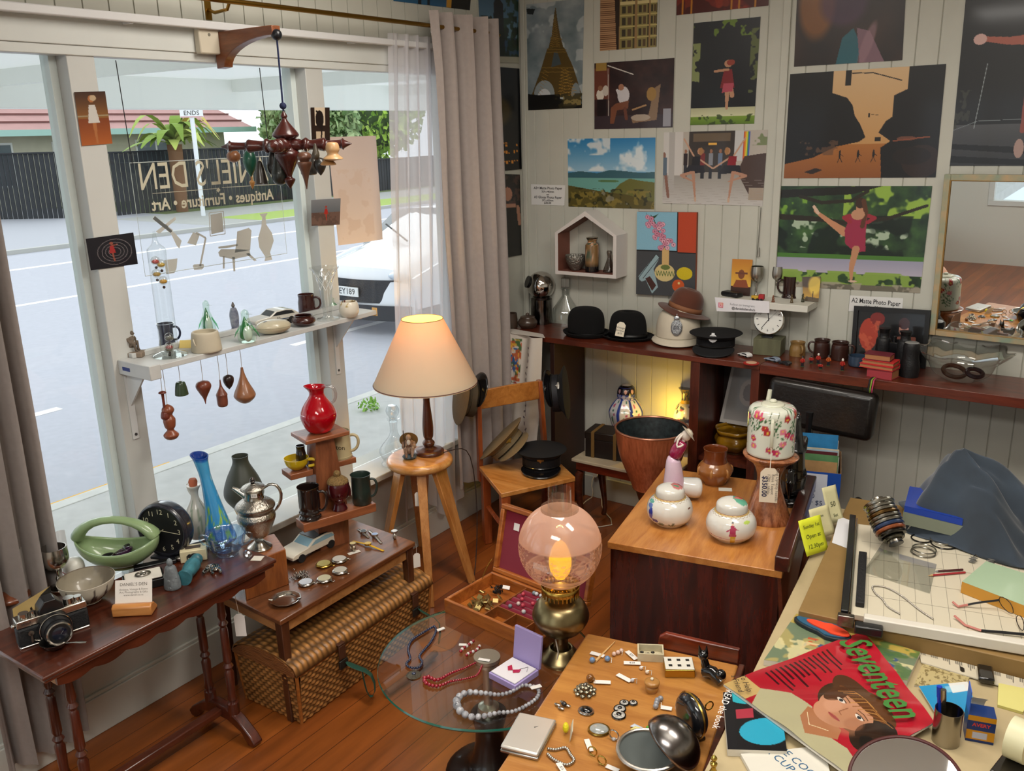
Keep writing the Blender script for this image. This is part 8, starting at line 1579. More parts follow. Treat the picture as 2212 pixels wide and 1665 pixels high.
mesh('wick_knob',MB().cyl((0,-30*m,H(1262)),(0,-40*m,H(1262)),.008).cyl((0,-20*m,H(1262)),(0,-30*m,H(1262)),.003),GB,t);mesh('hanging_tag',MB().tube([(.0,-22*m,H(1368)),(.02,-30*m,H(1390)),(.012,-34*m,H(1425))],.0022,5),M('d8ccb8',.8),t);mesh('cord',MB().tube([(.06,.02,.005),(.12,.06,.005),(.16,.02,.005)],.003,6),M('d8ccb8',.8),t)
# ================================================================ TRINKET TABLE (front centre)
ZT=.62;A0,B0,C0=PZ(1268,1366,ZT),PZ(1052,1652,ZT),PZ(1618,1440,ZT)
tx_=(C0-A0);Lx=tx_.length-.035;tx_.normalize();ty_=Vector((tx_.y,-tx_.x,0));ta=math.atan2(tx_.y,tx_.x);Ly=.86
t=T('display_table','honey wood table with a dark raised back rail covered in brooches and rings','table',(A0.x,A0.y,0),ta)
DT=wood('b9803f','a3692f',.35,axis='x',coat=.4);mesh('tabletop',MB().box(0,Lx,-Ly,0,ZT-.03,ZT),DT,t,bev=.008,seg=3)
mesh('edge_strip',MB().box(Lx,Lx+.022,-Ly,-.0,ZT-.05,ZT+.006),W_DARK,t,bev=.004)
mesh('back_rail',MB().prism([(Lx*.48,0),(Lx,0),(Lx,.055),(Lx*.53,.062),(Lx*.49,.045)],-.02,0,TR((0,.0,ZT),(PI/2,0,0))),W_RED,t,bev=.004)
for x,y in((.27,-.2),(Lx-.04,-.04),(.04,-Ly+.04),(Lx-.04,-Ly+.04)):mesh('leg',MB().box(x-.02,x+.02,y-.02,y+.02,.001,ZT-.031),W_RED,t,bev=.003)
ZTs=ZT+.0006
def Q(nm,lb,cat,x,y,rz=0,group=None,s=1.):t=T(nm,lb,cat,PZ(x,y,ZTs),rz,group);t.scale=(s,)*3;return t
def lab(t,dx,dy,L=.04,rz=0,txt=None,z=.004):
    a=mesh('paper_label',MB(TR((dx,dy,z),(0,0,rz))).box(-L/2,L/2,-.008,.008,0,.001),M('e6e2dc',.7),t,smooth=0)
    if txt:text(txt,.011,M('333333',.7),a,(0,0,0),mtx=TR((dx,dy,z+.0014),(0,0,rz)))
P4=[PZ(x,y,ZTs)for x,y in((1122,1550),(1203,1567),(1162,1645),(1080,1625))];ce_=sum(P4,Vector())/4;t=T('cigarette_case','flat polished silver cigarette case at the near corner of the trinket table','case',ce_)
pp=[((p-ce_).x,(p-ce_).y)for p in P4][::-1];mesh('lower_half',MB().prism(pp,0,.011),SIL,t,bev=.004,seg=3);mesh('lid',MB().prism([(a*.99,b*.99)for a,b in pp],.0115,.024),M('d8d4cc',.42,metal=.8,bump=.1,ns=9),t,bev=.008,seg=4);mesh('monogram',MB().prism([(0,.03),(.01,.04),(.004,.026)],.0242,.0246),M('6a6660',.5),t,smooth=0)
t=Q('bone_pick','thin pale bone stick at the back of the trinket table','stick',1308,1408);d=PZ(1327,1387,ZTs)-PZ(1285,1430,ZTs);mesh('shaft',MB().tube([-d/2+Vector((0,0,.004)),d/2+Vector((0,0,.004))],[.005,.001],8),M('d8b078',.5),t)
def beads(nm,lb,x,y,pts,c,r=.008,s=1.15,lbl=None,cat='earrings',group=None):
    t=Q(nm,lb,cat,x,y,group=group,s=s);mb=MB()
    for a,b in pts:mb.sph((a,b,r),r,12,8)
    mesh('beads',mb,M(c,.2,coat=.6),t);mesh('hook',MB().tube([(pts[0][0],pts[0][1],r*1.8),(pts[0][0]+.012,pts[0][1]+.006,.012),(pts[0][0]+.016,pts[0][1]-.006,.004)],.0011,5),SIL,t)
    if lbl:lab(t,*lbl);
    return t
beads('pearl_earring','blue crystal drop earrings with a curled paper label',1312,1428,[(0,0),(-.035,-.03)],'6a8ab0',.009,lbl=(-.04,.01,.045,.1))
beads('pearl_earring','pink pearl earrings with a white label near the back edge',1335,1413,[(0,0),(.004,.014),(-.006,-.014)],'d8b8a8',.007,lbl=(.04,.012,.05,-.5,'$20'))
beads('pearl_earring','small pearl stud beside a slanted white label',1385,1446,[(0,0)],'d8ccc0',.006,lbl=(-.035,.01,.05,.5,'$28'))
beads('pearl_earring','single pearl hook earring next to the slanted label',1398,1455,[(0,0)],'dccdb8',.006)
beads('crystal_earring','clear crystal stud earrings on a folded paper label',1358,1470,[(.012,0)],'b8b8bc',.006,lbl=(-.015,0,.05,-.2))
t=Q('trinket_box','small open white box of tiny black charms at the back of the trinket table','box',1405,1418,ta+.3);mesh('box_body',MB().box(-.045,.045,-.032,.032,0,.004).box(-.045,.045,-.032,-.027,.004,.03).box(-.045,.045,.027,.032,.004,.03).box(-.045,-.04,-.027,.027,.004,.03).box(.04,.045,-.027,.027,.004,.03),M('cfc4a4',.5,n=.2),t);mb=MB();rg=random.Random(3)
for k in range(9):mb.sph((rg.uniform(-.03,.03),rg.uniform(-.018,.018),.009),(.007,.005,.004),8,6)
mesh('black_charms',mb,M('24201c',.3,n=.6,ns=80),t)
t=Q('pill_box','gold edged white box with six black diamonds on its lid','box',1466,1450,ta+.35);mesh('case',MB().box(-.05,.05,-.038,.038,0,.03),GLD,t,bev=.003);l_=mesh('lid',MB().box(-.048,.048,-.036,.036,.0302,.034),M('d8d4c8',.4),t,bev=.002);mb=MB()
for i in range(3):
    for j in range(2):mb.box(-.006,.006,-.006,.006,.034,.0346,TR((-.03+.03*i,-.016+.032*j,0),(0,0,.0)))
mesh('black_diamond',mb,M('1a1a1a',.5),l_,smooth=0)
t=Q('cat_figurine','glossy black ceramic cat shaped figurine by the dark back rail','figurine',1540,1472,.4);BK=M('0b0b0d',.1,coat=.8);mb=MB().tube([(-.02,.02,.02),(.0,0,.03),(.025,-.02,.015)],[.02,.018,.016],12).tube([(-.02,.02,.03),(-.028,.025,.06)],[.014,.01],10).sph((-.03,.025,.068),.015).sph((.02,-.015,.035),.016)
for s_ in(-1,1):mb.cyl((-.03+s_*.008,.025,.075),(-.032+s_*.011,.025,.1),.007,.001)
mesh('body',mb,BK,t);t.scale=(1.15,)*3
t=Q('silver_flower_brooch','large silver rose brooch with dark petals','brooch',1264,1496);rg=random.Random(2);mb=MB()
for ring_,n_p in((.03,9),(.02,7),(.01,5)):
    for k in range(n_p):a=k/n_p*2*PI+ring_*50;mb.sph((ring_*math.cos(a),ring_*math.sin(a),.008+(.03-ring_)*.9),(.009,.009,.004),8,6)
mesh('petals',mb,M('b8b098',.25,metal=.9,n=.7,ns=60),t);mesh('centre',MB().sph((0,0,.03),.007),SIL2,t)
beads('amber_ring','amber stone ring with a white label behind the rose brooch',1275,1472,[(0,0)],'7a4a18',.012,lbl=(.035,.012,.045,.5),cat='ring')
def cab(nm,lb,x,y,rx,ry,c,rim,rz=0,h=.012,s=1.):t=Q(nm,lb,'brooch',x,y,rz);mesh('stone',MB().sph((0,0,.004),(rx,ry,h),28,12),M(c,.15,coat=.7,n=.25,ns=70),t);mesh('setting',MB().tube([(rx*1.05*math.cos(a),ry*1.05*math.sin(a),.004)for a in[i/30*2*PI for i in range(30)]],.004,6,closed=True),rim,t);return t
cab('black_cabochon_brooch','oval glossy black stone brooch in a silver setting',1266,1537,.022,.018,'08080a',SIL);cab('cameo_brooch','pale grey carved cameo brooch in a gold beaded setting',1294,1578,.03,.026,'a4a8a4',GLD,.4)
t=Q('insect_brooch','small silver winged brooch with a black stone','brooch',1215,1526);mesh('stone',MB().sph((.004,.003,.01),(.01,.008,.007)),BK,t)
for k in range(4):mesh('wing',MB().sph((.016*math.cos(k*1.5+.5),.016*math.sin(k*1.5+.5),.006),(.012,.006,.003)),SIL,t)
t=Q('button_earring','row of round black and white jewelled earrings','earrings',1345,1535)
for dx,dy,r_ in((.002,-.03,.021),(-.01,.0,.018),(-.012,.034,.014),(.012,.05,.012)):b=mesh('disc',MB().lathe([(r_,0),(r_,.005),(r_*.4,.008),(.001,.008)],24,c=(dx,dy,0)),M('d8d4cc',.3,n=.8,ns=110),t);mesh('black_centre',MB().sph((dx,dy,.008),(r_*.42,r_*.42,.004)),BK,b);mesh('black_rim',MB().tube(arc((dx,dy,.004),r_,0,2*PI,20,'xy')[:-1],.0025,6,closed=True),BK,b)
t=Q('thread_reel','small turned wooden pot with an ivory knob','pot',1408,1492);mesh('pot_body',MB().lathe(prof([(.017,0),(.02,.012),(.017,.02),(.022,.024),(.021,.034),(.001,.038)],4),24),M('a8773a',.4,coat=.4),t);mesh('knob',MB().sph((0,0,.041),.005),M('e0d8c4',.4),t);t.scale=(1.1,)*3
beads('marcasite_earring','silver leaf clip earring with a pink label, near the black watch case',1418,1524,[(0,0),(-.004,.014),(.004,-.013),(0,.026)],'8a8c92',.008,lbl=(.03,.0,.03,.3))
t=Q('flower_brooch','enamelled brooch of a green and pink flower','brooch',1392,1580,.5)
for k,cc in enumerate(('c8c4d8','b06a9a','d8cc80','c8d0dc')):mesh('petal',MB().tube([(0,0,.008),(-.02-.004*k,-.016+.011*k,.008),(-.042,-.026+.015*k,.003)],[.005,.009,.002],8,flat=.4),M(cc,.2,coat=.7),t)
mesh('green_leaf',MB().sph((.022,.006,.01),(.018,.012,.006)),M('4a9a34',.2,coat=.7),t);mesh('pin',MB().tube([(.03,.01,.008),(.05,.012,.01),(.056,.006,.006)],.0015,5),SIL,t)
t=Q('yellow_clip','yellow rose clip earring mounted on a white card standing on edge','earrings',1232,1586,az2(1236,1545,1232,1600,ZT));mesh('backing_card',MB().prism([(-.04,0),(.035,0),(.045,.045),(-.02,.04)],-.0006,.0006,TR((0,0,.001),(PI/2-.2,0,0))),M('e0dcc8',.7),t,smooth=0);mesh('yellow_rose',MB().sph((-.005,-.014,.02),(.016,.01,.016),10,6),M('d8c81c',.4),t,smooth=0)
def fring(lb,x,y,r=.013,lbl=None,c=SIL,st=None):t=Q('finger_ring',lb,'ring',x,y,group='finger rings on the trinket table');mesh('band',MB().tube(arc((0,0,r+.002),r,0,2*PI,20,'xz')[:-1],.0022,6,closed=True),c,t);(mesh('stone',MB().sph((0,0,.003),(.007,.007,.005)),M(st,.1,coat=.8),t)if st else None);lab(t,*lbl)if lbl else None
fring('silver ring standing with a silver ball beside a white label',1326,1598,.016,(.022,.01,.03,.8),SIL,'a8a8a8');fring('gold ring threaded on a white label in front of the cameo',1280,1632,.014,(-.03,.03,.055,-.8),GLD);fring('worn gold ring with a label at the front of the trinket table',1300,1652,.014,(.035,0,.04,0),GLD)
t,o=bead_neck('silver_bracelet','twisted silver link bracelet with a price label at the front of the trinket table',[(1185,1620),(1200,1622),(1222,1618),(1232,1632),(1240,1645),(1225,1655),(1205,1648),(1192,1640),(1182,1630)],.005,SIL,Z=ZTs,cat='bracelet',step=1.5);lab(t,.08,-.055,.05,-.6,'$15',.009)
# travel clock in black round case, seen on edge
t=Q('folding_watch','black round travel clock case standing on edge on its foot','clock',1492,1590,az2(1480,1590,1500,1585,ZT)+.1);h=hz(t.location,1500);R=h*.46
mesh('case',MB().lathe(prof([(.001,-R*.38),(R*.7,-R*.36),(R*.98,-R*.14),(R*.98,R*.14),(R*.7,R*.36),(.001,R*.38)],4),36,x=TR((0,0,R+.008),(0,PI/2,0))),M('191a1e',.15,coat=.7),t);mesh('brass_seam',MB().tube([(0,R*1.0*math.cos(a),R+.008+R*1.0*math.sin(a))for a in[i/32*2*PI for i in range(32)]],.0045,6,closed=True),GLD,t);mesh('foot',MB().box(-.03,.03,-.035,.03,0,.012),BLK,t,bev=.003)
mesh('winding_key',MB().tube([(R*.4,-.0,R*1.3),(R*.7,0,R*1.3)],.005).tube(arc((R*.95,0,R*1.3),.014,0,2*PI,16,'xz')[:-1],.0022,6,closed=True).tube([(R*.35,0,R*.7),(R*.6,0,R*.7)],.004).sph((R*.65,0,R*.7),.009),GLD,t)
v=PZ(1400,1652,ZTs);t=T('silver_dome_box','hinged silver dome jewel case standing open with a grey lining','jewel case',v,RIGHT);m=mpp(v);R=66*m
mesh('lower_shell',MB().lathe(prof([(.001,0),(R*.6,.012),(R,.05),(R*.97,.052),(R*.55,.02),(.001,.01)],4),40),M('5c6260',.8),t);mesh('rim',MB().tube([(R*math.cos(a),R*math.sin(a),.052)for a in[i/40*2*PI for i in range(40)]],.006,8,closed=True),M('c8c4bc',.25,metal=.9),t)
mesh('domed_lid',MB().lathe([(R*math.cos(i/16*PI/2)+1e-4,R*.85*math.sin(i/16*PI/2))for i in range(17)],44,x=TR((R*.75,R*.1,.058),(0,.75,0))@TR((0,0,0)),cap=False),M('8f8a88',.22,metal=1,n=.35,ns=14),t,solid=.003)
# ================================================================ DESK
ZD,ZR_=.74,.80;a0=PZ(1700,1300,ZD);a1=PZ(1520,1668,ZD);dl=(a0-a1).normalized();dn=Vector((dl.y,-dl.x,0));da=math.atan2(dn.y,dn.x)
t=T('desk','large tan topped desk with a raised shelf at the back, buried in papers and jewellery','desk',(a1.x,a1.y,0),da);far=(PZ(1845,1075,ZR_)-a1).dot(dl);rf=(PZ(1723,1318,ZR_)-a1).dot(dl)
DTP=M('8f7142',.6,n=.15,ns=9);DLG=M('b8a680',.55,n=.1,ns=10)
mesh('desktop',MB().box(0,1.5,-.4,far,ZD-.03,ZD),DLG,t,bev=.003);mesh('raised_shelf',MB().box((PZ(1725,1318,ZR_)-a1).dot(dn),1.5,rf,far,ZD+.0005,ZR_),DTP,t,bev=.003)
mesh('side_panel',MB().box(.1,.125,-.38,far-.02,.001,ZD-.031),W_DARK,t,smooth=0);mesh('side_panel',MB().box(1.45,1.48,-.38,far-.02,.001,ZD-.031),W_DARK,t,smooth=0);mesh('modesty_panel',MB().box(.126,1.449,far-.05,far-.03,.2,ZD-.031),W_DARK,t,smooth=0)
def DZ(x,y,z=ZD+.0008):return PZ(x,y,z)
def slab(nm,lb,cat,q,z,th,can=None,mat=None,group=None,edge='d8d2c4',part='cover',bulge=0):
    P_=[PZ(x,y,z+th)for x,y in q];ce_=sum(P_,Vector())/4;ce_.z=z;t=T(nm,lb,cat,ce_,0,group)
    loc=[(p-ce_)for p in P_];mesh('pages',MB().prism([(p.x,p.y)for p in loc][::-1],0,th-.0004),M(edge,.8),t,smooth=0)
    if can is not None:sheet(part,can,[Vector((p.x,p.y,th+.0003))for p in loc],mat or VC(.3,coat=.4),t,bulge=bulge,nrm=(0,0,1))
    return t
c=Can(150,90,'6a7a60');c.spk(6,.5,'a89a60',.9,2).spk(12,.52,'c04a28',.9,3,.2,.4,.8,.9).spk(14,.58,'2a4a7a',.9,4,.2,.3,.9,.9).spk(10,.55,'d8cc9a',.8,5,0,.5,1,1).rect(0,0,1,.2,'b09a4a').spk(5,.5,'4a6a3a',.8,6,.6,0,1,1)
slab('comic_annual','worn picture book with crowded comic scenes under the red magazine','book',[(1720,1325),(1988,1408),(1960,1470),(1650,1425)],ZD+.0008,.02,c)
c=Can(90,60,'b8a878');c.spk(16,.55,'6a5a34',.7,2).rect(.05,.1,.6,.13,'6a5a34').rect(.05,.25,.7,.27,'6a5a34')
slab('old_document','yellowed handwritten document on the desk right of the comic book','document',[(1995,1425),(2095,1462),(2080,1490),(1975,1480)],ZD+.0008,.004,c)
c=Can(130,20,'cfc6b0');[c.rect(k/60,.0,k/60+.004,.3 if k%5 else.5,'3a3a3a')for k in range(60)];c.ell(.35,.6,.02,.2,'1a1a1a')
slab('long_ruler','long cream ruler lying across the desk behind the documents','ruler',[(1985,1405),(2260,1480),(2260,1510),(1990,1430)],ZD+.0052,.003,c)
c=Can(80,110,'121216');c.ell(.6,.12,.5,.16,'2aa0b0').ell(.65,.72,.42,.2,'2a9ab8').rect(.2,.35,.5,.5,'a03040').rect(0,.02,.16,.98,'16161a')
t=slab('paperback_book','black and turquoise paperback partly covered by the red magazine','book',[(1562,1495),(1680,1478),(1700,1622),(1572,1618)],ZD+.0008,.022,c);text('READ the book',.03,M('e8e4e0',.6),t,(0,0,0),mtx=TR((-.09,-.01,.0228),(0,0,math.radians(-80))))
c=Can(60,40,'d8d4c8');t=slab('cook_book','white cookery book with blue capitals sticking out below the red magazine','book',[(1600,1628),(1780,1610),(1800,1700),(1640,1700)],ZD+.0008,.012,c);text('THE COOK\nA CUP OF',.035,M('2a5a80',.6),t,(0,0,0),mtx=TR((.0,.02,.0128),(0,0,-.5)))
# the red fashion magazine
W0,H0=300,380;c=Can(W0,H0,'a81828');c.grad(0,1,'b01c2c','9a1424')
c.poly([(0,.86),(.2,.86),(.2,1),(0,1)],'b89a60')
c.poly([(.26,1),(.16,.86),(.3,.74),(.48,.72),(.62,.86),(.86,.8),(1,.86),(1,1)],'a8a280').poly([(.46,.74),(.58,.7),(.74,.72),(.78,.8),(.64,.94),(.5,.84)],'a06a48').ell(.66,.5,.31,.2,'3a2414').ell(.58,.4,.26,.11,'4a2c18').ell(.7,.36,.2,.1,'5a3820').ell(.88,.55,.14,.2,'24160e').ell(.62,.55,.2,.165,'b88466').ell(.6,.66,.14,.1,'b88466').ell(.7,.62,.1,.12,'a87454',.6,soft=1).ell(.62,.41,.22,.035,'5a3418',rot=-.1).ell(.46,.5,.06,.1,'4a2a16').ell(.84,.56,.07,.12,'2c1a10');[c.line([(.44+.035*k,.47-.02*math.sin(k)),(.5+.035*k,.38-.01*math.sin(k*.6)),(.6+.033*k,.37)],.008,('a87438','c08a48','7a4a22')[k%3],.8)for k in range(10)];c.ell(.54,.6,.05,.05,'c8967a',.5,soft=1).ell(.74,.6,.05,.06,'9a6448',.5,soft=1)
for u,v_ in((.53,.52),(.71,.52)):c.ell(u,v_,.036,.016,'d8ccc0').ell(u,v_,.016,.014,'2a3034').line([(u-.04,v_-.012),(u,v_-.02),(u+.04,v_-.01)],.008,'2a1c14').line([(u-.05,v_-.04),(u,v_-.048),(u+.05,v_-.035)],.009,'5a3a22')
c.line([(.61,.53),(.6,.6),(.63,.61)],.008,'8a5a40').ell(.62,.665,.05,.014,'9a4a44').line([(.57,.664),(.67,.664)],.004,'6a2c2c').ell(.9,.64,.06,.06,'14100e').line([(.5,.78),(.6,.86),(.7,.8)],.006,'d8c8a0')
for k in range(14):c.rect(.05,.3+k*.034,.05+.2+.06*math.sin(k*2.3),.3+k*.034+.014,'3a0c12')
c.poly([(.1,.1),(.35,.14),(.5,.22),(.3,.2)],'d89a98',.5)
def wav(u,v):return.02*np.abs(np.sin(u*5+v*2))*u*(1-u)+.004*np.sin(u*9+v*6)**2
mq=[(1864,1364),(2018,1560),(1828,1672),(1563,1478)]
t=slab('fashion_magazine','worn red fashion magazine with a young woman on its cover, green title','magazine',[mq[0],mq[1],mq[2],mq[3]],ZD+.024,.006)
loc=[PZ(x,y,ZD+.03)-t.location for x,y in mq];TLm,TRm,BRm,BLm=loc[0],loc[1],loc[2],loc[3]
TLm,TRm,BRm,BLm=loc[3],loc[0],loc[1],loc[2]
# title runs along the upper-right edge (from loc0 to loc1); page "up" points away from loc3-loc2 edge
UL,UR,LR_,LL=loc[0],loc[1],loc[2],loc[3]
c.a[:,:]=c.a;sheet('cover',c,[Vector((p.x,p.y,.0066))for p in(UL,UR,LR_,LL)],VC(.22,coat=.6),t,fold=wav,bulge=.0)
xd=(UR-UL);yd=(UL-LL);tt=text('Seventeen',.13,M('3f7a34',.5),t,(0,0,0),bold=.002);wd=tt.dimensions.x;mm=planem((UL+UR)/2+Vector((0,0,.0165)),xd,yd)@TR((.035,-.07,0));tt.matrix_local=mm@TR((0,0,0),(0,0,0),(xd.length*.84/wd,1.1,1))
text('To Help\na Friend',.026,M('2a1a10',.6),t,(0,0,0),mtx=planem(LL*.86+LR_*.08+UL*.06+Vector((0,0,.013)),xd,yd))
# sandal
t=T('beach_sandal','dark sandal shaped case with orange and blue sole beside the red magazine','sandal',DZ(1775,1362,ZD+.0225),az2(1735,1345,1825,1380,ZD));sp_=lambda k:[(k*a,k*b)for a,b in[(.1*math.cos(q),.042*math.sin(q)*(1.15 if math.cos(q)>0 else.8))for q in[i/20*2*PI for i in range(20)]]]
mesh('sole',MB().prism(sp_(1),0,.014),M('1e262c',.5),t,bev=.003);mesh('blue_insole',MB().prism(sp_(.9),.0142,.018),M('2a5a78',.5),t,smooth=0);mesh('orange_pad',MB().prism([(a*.75+.02,b*.6)for a,b in sp_(1)],.0182,.022),M('e0482a',.5),t,smooth=0)
# paper trimmer
Zt=ZR_+.0008;tq=[PZ(x,y,Zt+.03)for x,y in((1852,1135),(1838,1325))];u_=(tq[0]-tq[1]).normalized();n2=Vector((u_.y,-u_.x,0));Lt=(tq[0]-tq[1]).length
t=T('paper_trimmer','white guillotine paper trimmer with a black cutting arm and ruled board on the desk','paper trimmer',(tq[1].x,tq[1].y,Zt),math.atan2(n2.y,n2.x))
mesh('cutting_board',MB().box(0,.95,0,Lt+.02,.008,.03),M('cfc6b0',.45),t,bev=.003);mesh('front_rail',MB().box(.04,.95,-.035,-.001,.004,.042),M('d8d2c6',.35),t,bev=.004);gl2=MB()
for k in range(1,18):gl2.box(k*.05,k*.05+.0012,.01,Lt,.0302,.0306)
for k in range(1,5):gl2.box(.02,.93,k*Lt/5,k*Lt/5+.0012,.0302,.0306)
mesh('ruled_line',gl2,M('8a8474',.7),t,smooth=0);mesh('cutting_arm',MB().box(-.032,-.008,-.03,Lt+.05,.025,.055),BLK,t,bev=.003);mesh('paper_clamp',MB().box(.012,.04,.05,Lt*.62,.0308,.05),M('1a1a1c',.6,bump=.5,ns=90),t,bev=.003);mesh('steel_blade',MB().box(-.006,-.001,-.02,Lt+.04,.02,.045),SIL,t,smooth=0);mesh('pivot',MB().box(-.04,.012,-.06,-.037,.01,.05),SIL2,t,bev=.003);mesh('grip_pad',MB().box(.014,.1,-.075,-.037,.0,.03),BLK,t,bev=.005)
for s_ in(.06,.9):mesh('rubber_foot',MB().box(s_-.02,s_+.02,.02,.06,0,.0079),BLK,t,smooth=0)
ZTr=Zt+.0312
t,o=bead_neck('silver_chain','fine silver curb chain laid in a loop on the paper trimmer',[(2015,1338),(1985,1318),(1950,1290),(1925,1275),(1905,1268),(1885,1268),(1890,1282),(1905,1295),(1918,1312),(1945,1328)],.0028,SIL,Z=ZTr,step=1.4,cat='chain')
# acrylic bangle display
t=T('bangle_display','clear acrylic tube display stacked with silver and coloured bangles on the desk','jewellery stand',PZ(1935,1225,ZTr),0);ax0,ax1=PZ(1935,1172,ZTr+.05)-t.location,PZ(1893,1078,ZTr+.17)-t.location;dd=(ax1-ax0).normalized();ACR=glass_thin((.94,.95,.94),.18)
mesh('acrylic_base',MB().add([(-.09,-.1,.001),(.14,-.14,.001),(.12,.1,.001),(-.07,.12,.001)],[(0,1,2,3)]).add([(-.09,-.1,.001),(-.07,.12,.001),(ax1.x,ax1.y,ax1.z),(ax0.x-.04,ax0.y,ax0.z)],[(0,1,2,3)]),ACR,t,smooth=0,solid=.002)
mesh('display_rod',MB().cyl(ax0,ax1,.026,.026,24),M('8a8478',.2,metal=.9),t);mesh('end_cap',MB().cyl(ax0-dd*.006,ax0,.028,.028,24),BLK,t)
for k,(r_,c_,mt)in enumerate(((.034,'6a6658',1),(.046,'4a4640',1),(.05,'8a4a28',0),(.052,'26385a',0),(.052,'a8a498',1),(.053,'9a958a',1),(.052,'8a6a3c',1),(.05,'aaa69a',1),(.047,'b0aca0',1),(.052,'b8b4a8',1))):
    cc_=t.location+ax0+dd*(.018+k*.0155);b=T('stacked_bangle',['smallest dark metal bangle at the near end of the acrylic tube','broad gunmetal bangle second on the acrylic tube','brown wooden bangle on the acrylic tube','navy blue bangle on the acrylic tube','plain silver bangle behind the navy one','engraved silver bangle in the middle of the acrylic tube','golden brown rope bangle on the acrylic tube','pale silver bangle behind the golden rope one','narrow pale bangle near the far end of the tube','wide pale cuff at the far end of the acrylic tube'][k],'bangle',cc_,0,'bangles stacked on the acrylic tube');s_,u2,_=frame(dd)
    mesh('band',MB().tube([s_*r_*math.cos(a)+u2*r_*math.sin(a)for a in[i/32*2*PI for i in range(32)]],.0078,8,closed=True),M(c_,.25,metal=mt,n=.4,ns=60,coat=.3),b)
def flatring(lb,x,y,r,c_='a8a498',th=.0028,dz=0):t=T('thin_bangle',lb,'bangle',PZ(x,y,ZTr)+Vector((0,0,th+dz)),0,'thin bangles lying on the paper trimmer');mesh('band',MB().tube([(r*math.cos(a),r*math.sin(a),0)for a in[i/36*2*PI for i in range(36)]],th,6,closed=True),M(c_,.25,metal=.9,n=.4,ns=90),t)
flatring('plain silver bangle lying flat nearest the acrylic display',1994,1194,.042);flatring('second silver bangle half on the nearest flat one',1996,1190,.041,dz=.006);flatring('dark beaded bangle lying under the blue cloth edge',2038,1176,.044,'4a4844');flatring('silver bangle resting on the dark beaded one',2034,1170,.04,dz=.006);flatring('thin dark bangle between the flat silver pairs',1990,1164,.036,'3a3834')
for i,(x0,y0,x1,y1,c_,lb_)in enumerate(((2005,1243,2085,1236,'a02a34','red pencil with a sharpened tip on the ruled board'),(2018,1234,2080,1230,'4a2428','dark red pen lying behind the red pencil'))):
    a_,b_=PZ(x0,y0,ZTr+.004),PZ(x1,y1,ZTr+.004);t=T('pencil' if i==0 else 'pen',lb_,'pencil' if i==0 else 'pen',a_);d_=b_-a_;mesh('barrel',MB().cyl(d_*.12,d_,.0038,seg=8),M(c_,.4,coat=.4),t);mesh('tip',MB().cyl((0,0,0),d_*.12,.0006,.0037,8),M('c8a070' if i==0 else '8a8a8c',.5),t)
c=Can(90,60,'a8c0a0');[c.rect(.08,.08+k*.05,.92,.09+k*.05,'4a6a58')for k in range(17)]
slab('open_paperback','thick yellow edged paperback lying open with green printed page','book',[(2130,1212),(2290,1262),(2270,1330),(2078,1256)],ZTr,.042,c,edge='c08a34',part='printed_page')
# eyeglasses
t=T('eyeglasses','wire framed spectacles with black and pink arms folded open on the desk','eyeglasses',PZ(2180,1345,ZTr));F_=lambda x,y,z=.0:PZ(x,y,ZTr+z)-t.location;WB_=M('2a2422',.3,metal=.7)
mesh('lens_frame',MB().tube([F_(2156,1292,.035),F_(2163,1286,.045),F_(2185,1300,.04),F_(2192,1328,.01),F_(2180,1325,.005),F_(2162,1308,.015)],.0018,6,closed=True),WB_,t,sub=1);mesh('lens_frame',MB().tube([F_(2192,1330,.02),F_(2206,1326,.035),F_(2214,1350,.02),F_(2210,1368,.004),F_(2198,1350,.004)],.0018,6,closed=True),WB_,t,sub=1)
mesh('temple_arm',MB().tube([F_(2158,1296,.035),F_(2110,1302,.02),F_(2090,1306,.008)],.0035,6),M('17171a',.4),t);mesh('temple_arm',MB().tube([F_(2212,1370,.01),F_(2160,1365,.008),F_(2120,1362,.006)],.0045,6),M('17171a',.4),t);mesh('ear_tip',MB().tube([F_(2090,1306,.008),F_(2070,1310,.005),F_(2058,1300,.01)],.004,6),M('c07a70',.5),t);mesh('ear_tip',MB().tube([F_(2120,1362,.006),F_(2085,1350,.005),F_(2062,1330,.01)],.004,6),M('c07a70',.5),t)
t=T('leaf_earring','pair of grey leaf shaped drop earrings beside the open paperback','earrings',PZ(2100,1205,ZTr));mb=MB();hk_=MB()
for x,y in((2100,1212),(2138,1216)):
    p_=PZ(x,y,ZTr)-t.location;[mb.sph(p_+Vector((.004*(k%2),.009*k-.015,.004+.002*k)),(.013,.0045,.002),8,5)for k in range(4)];hk_.tube([p_+Vector((0,.02,.008)),p_+Vector((.004,.04,.012)),p_+Vector((.012,.044,.004))],.0012,5)
mesh('leaf_drop',mb,M('7a7a76',.4,metal=.5),t);mesh('hook',hk_,SIL2,t)
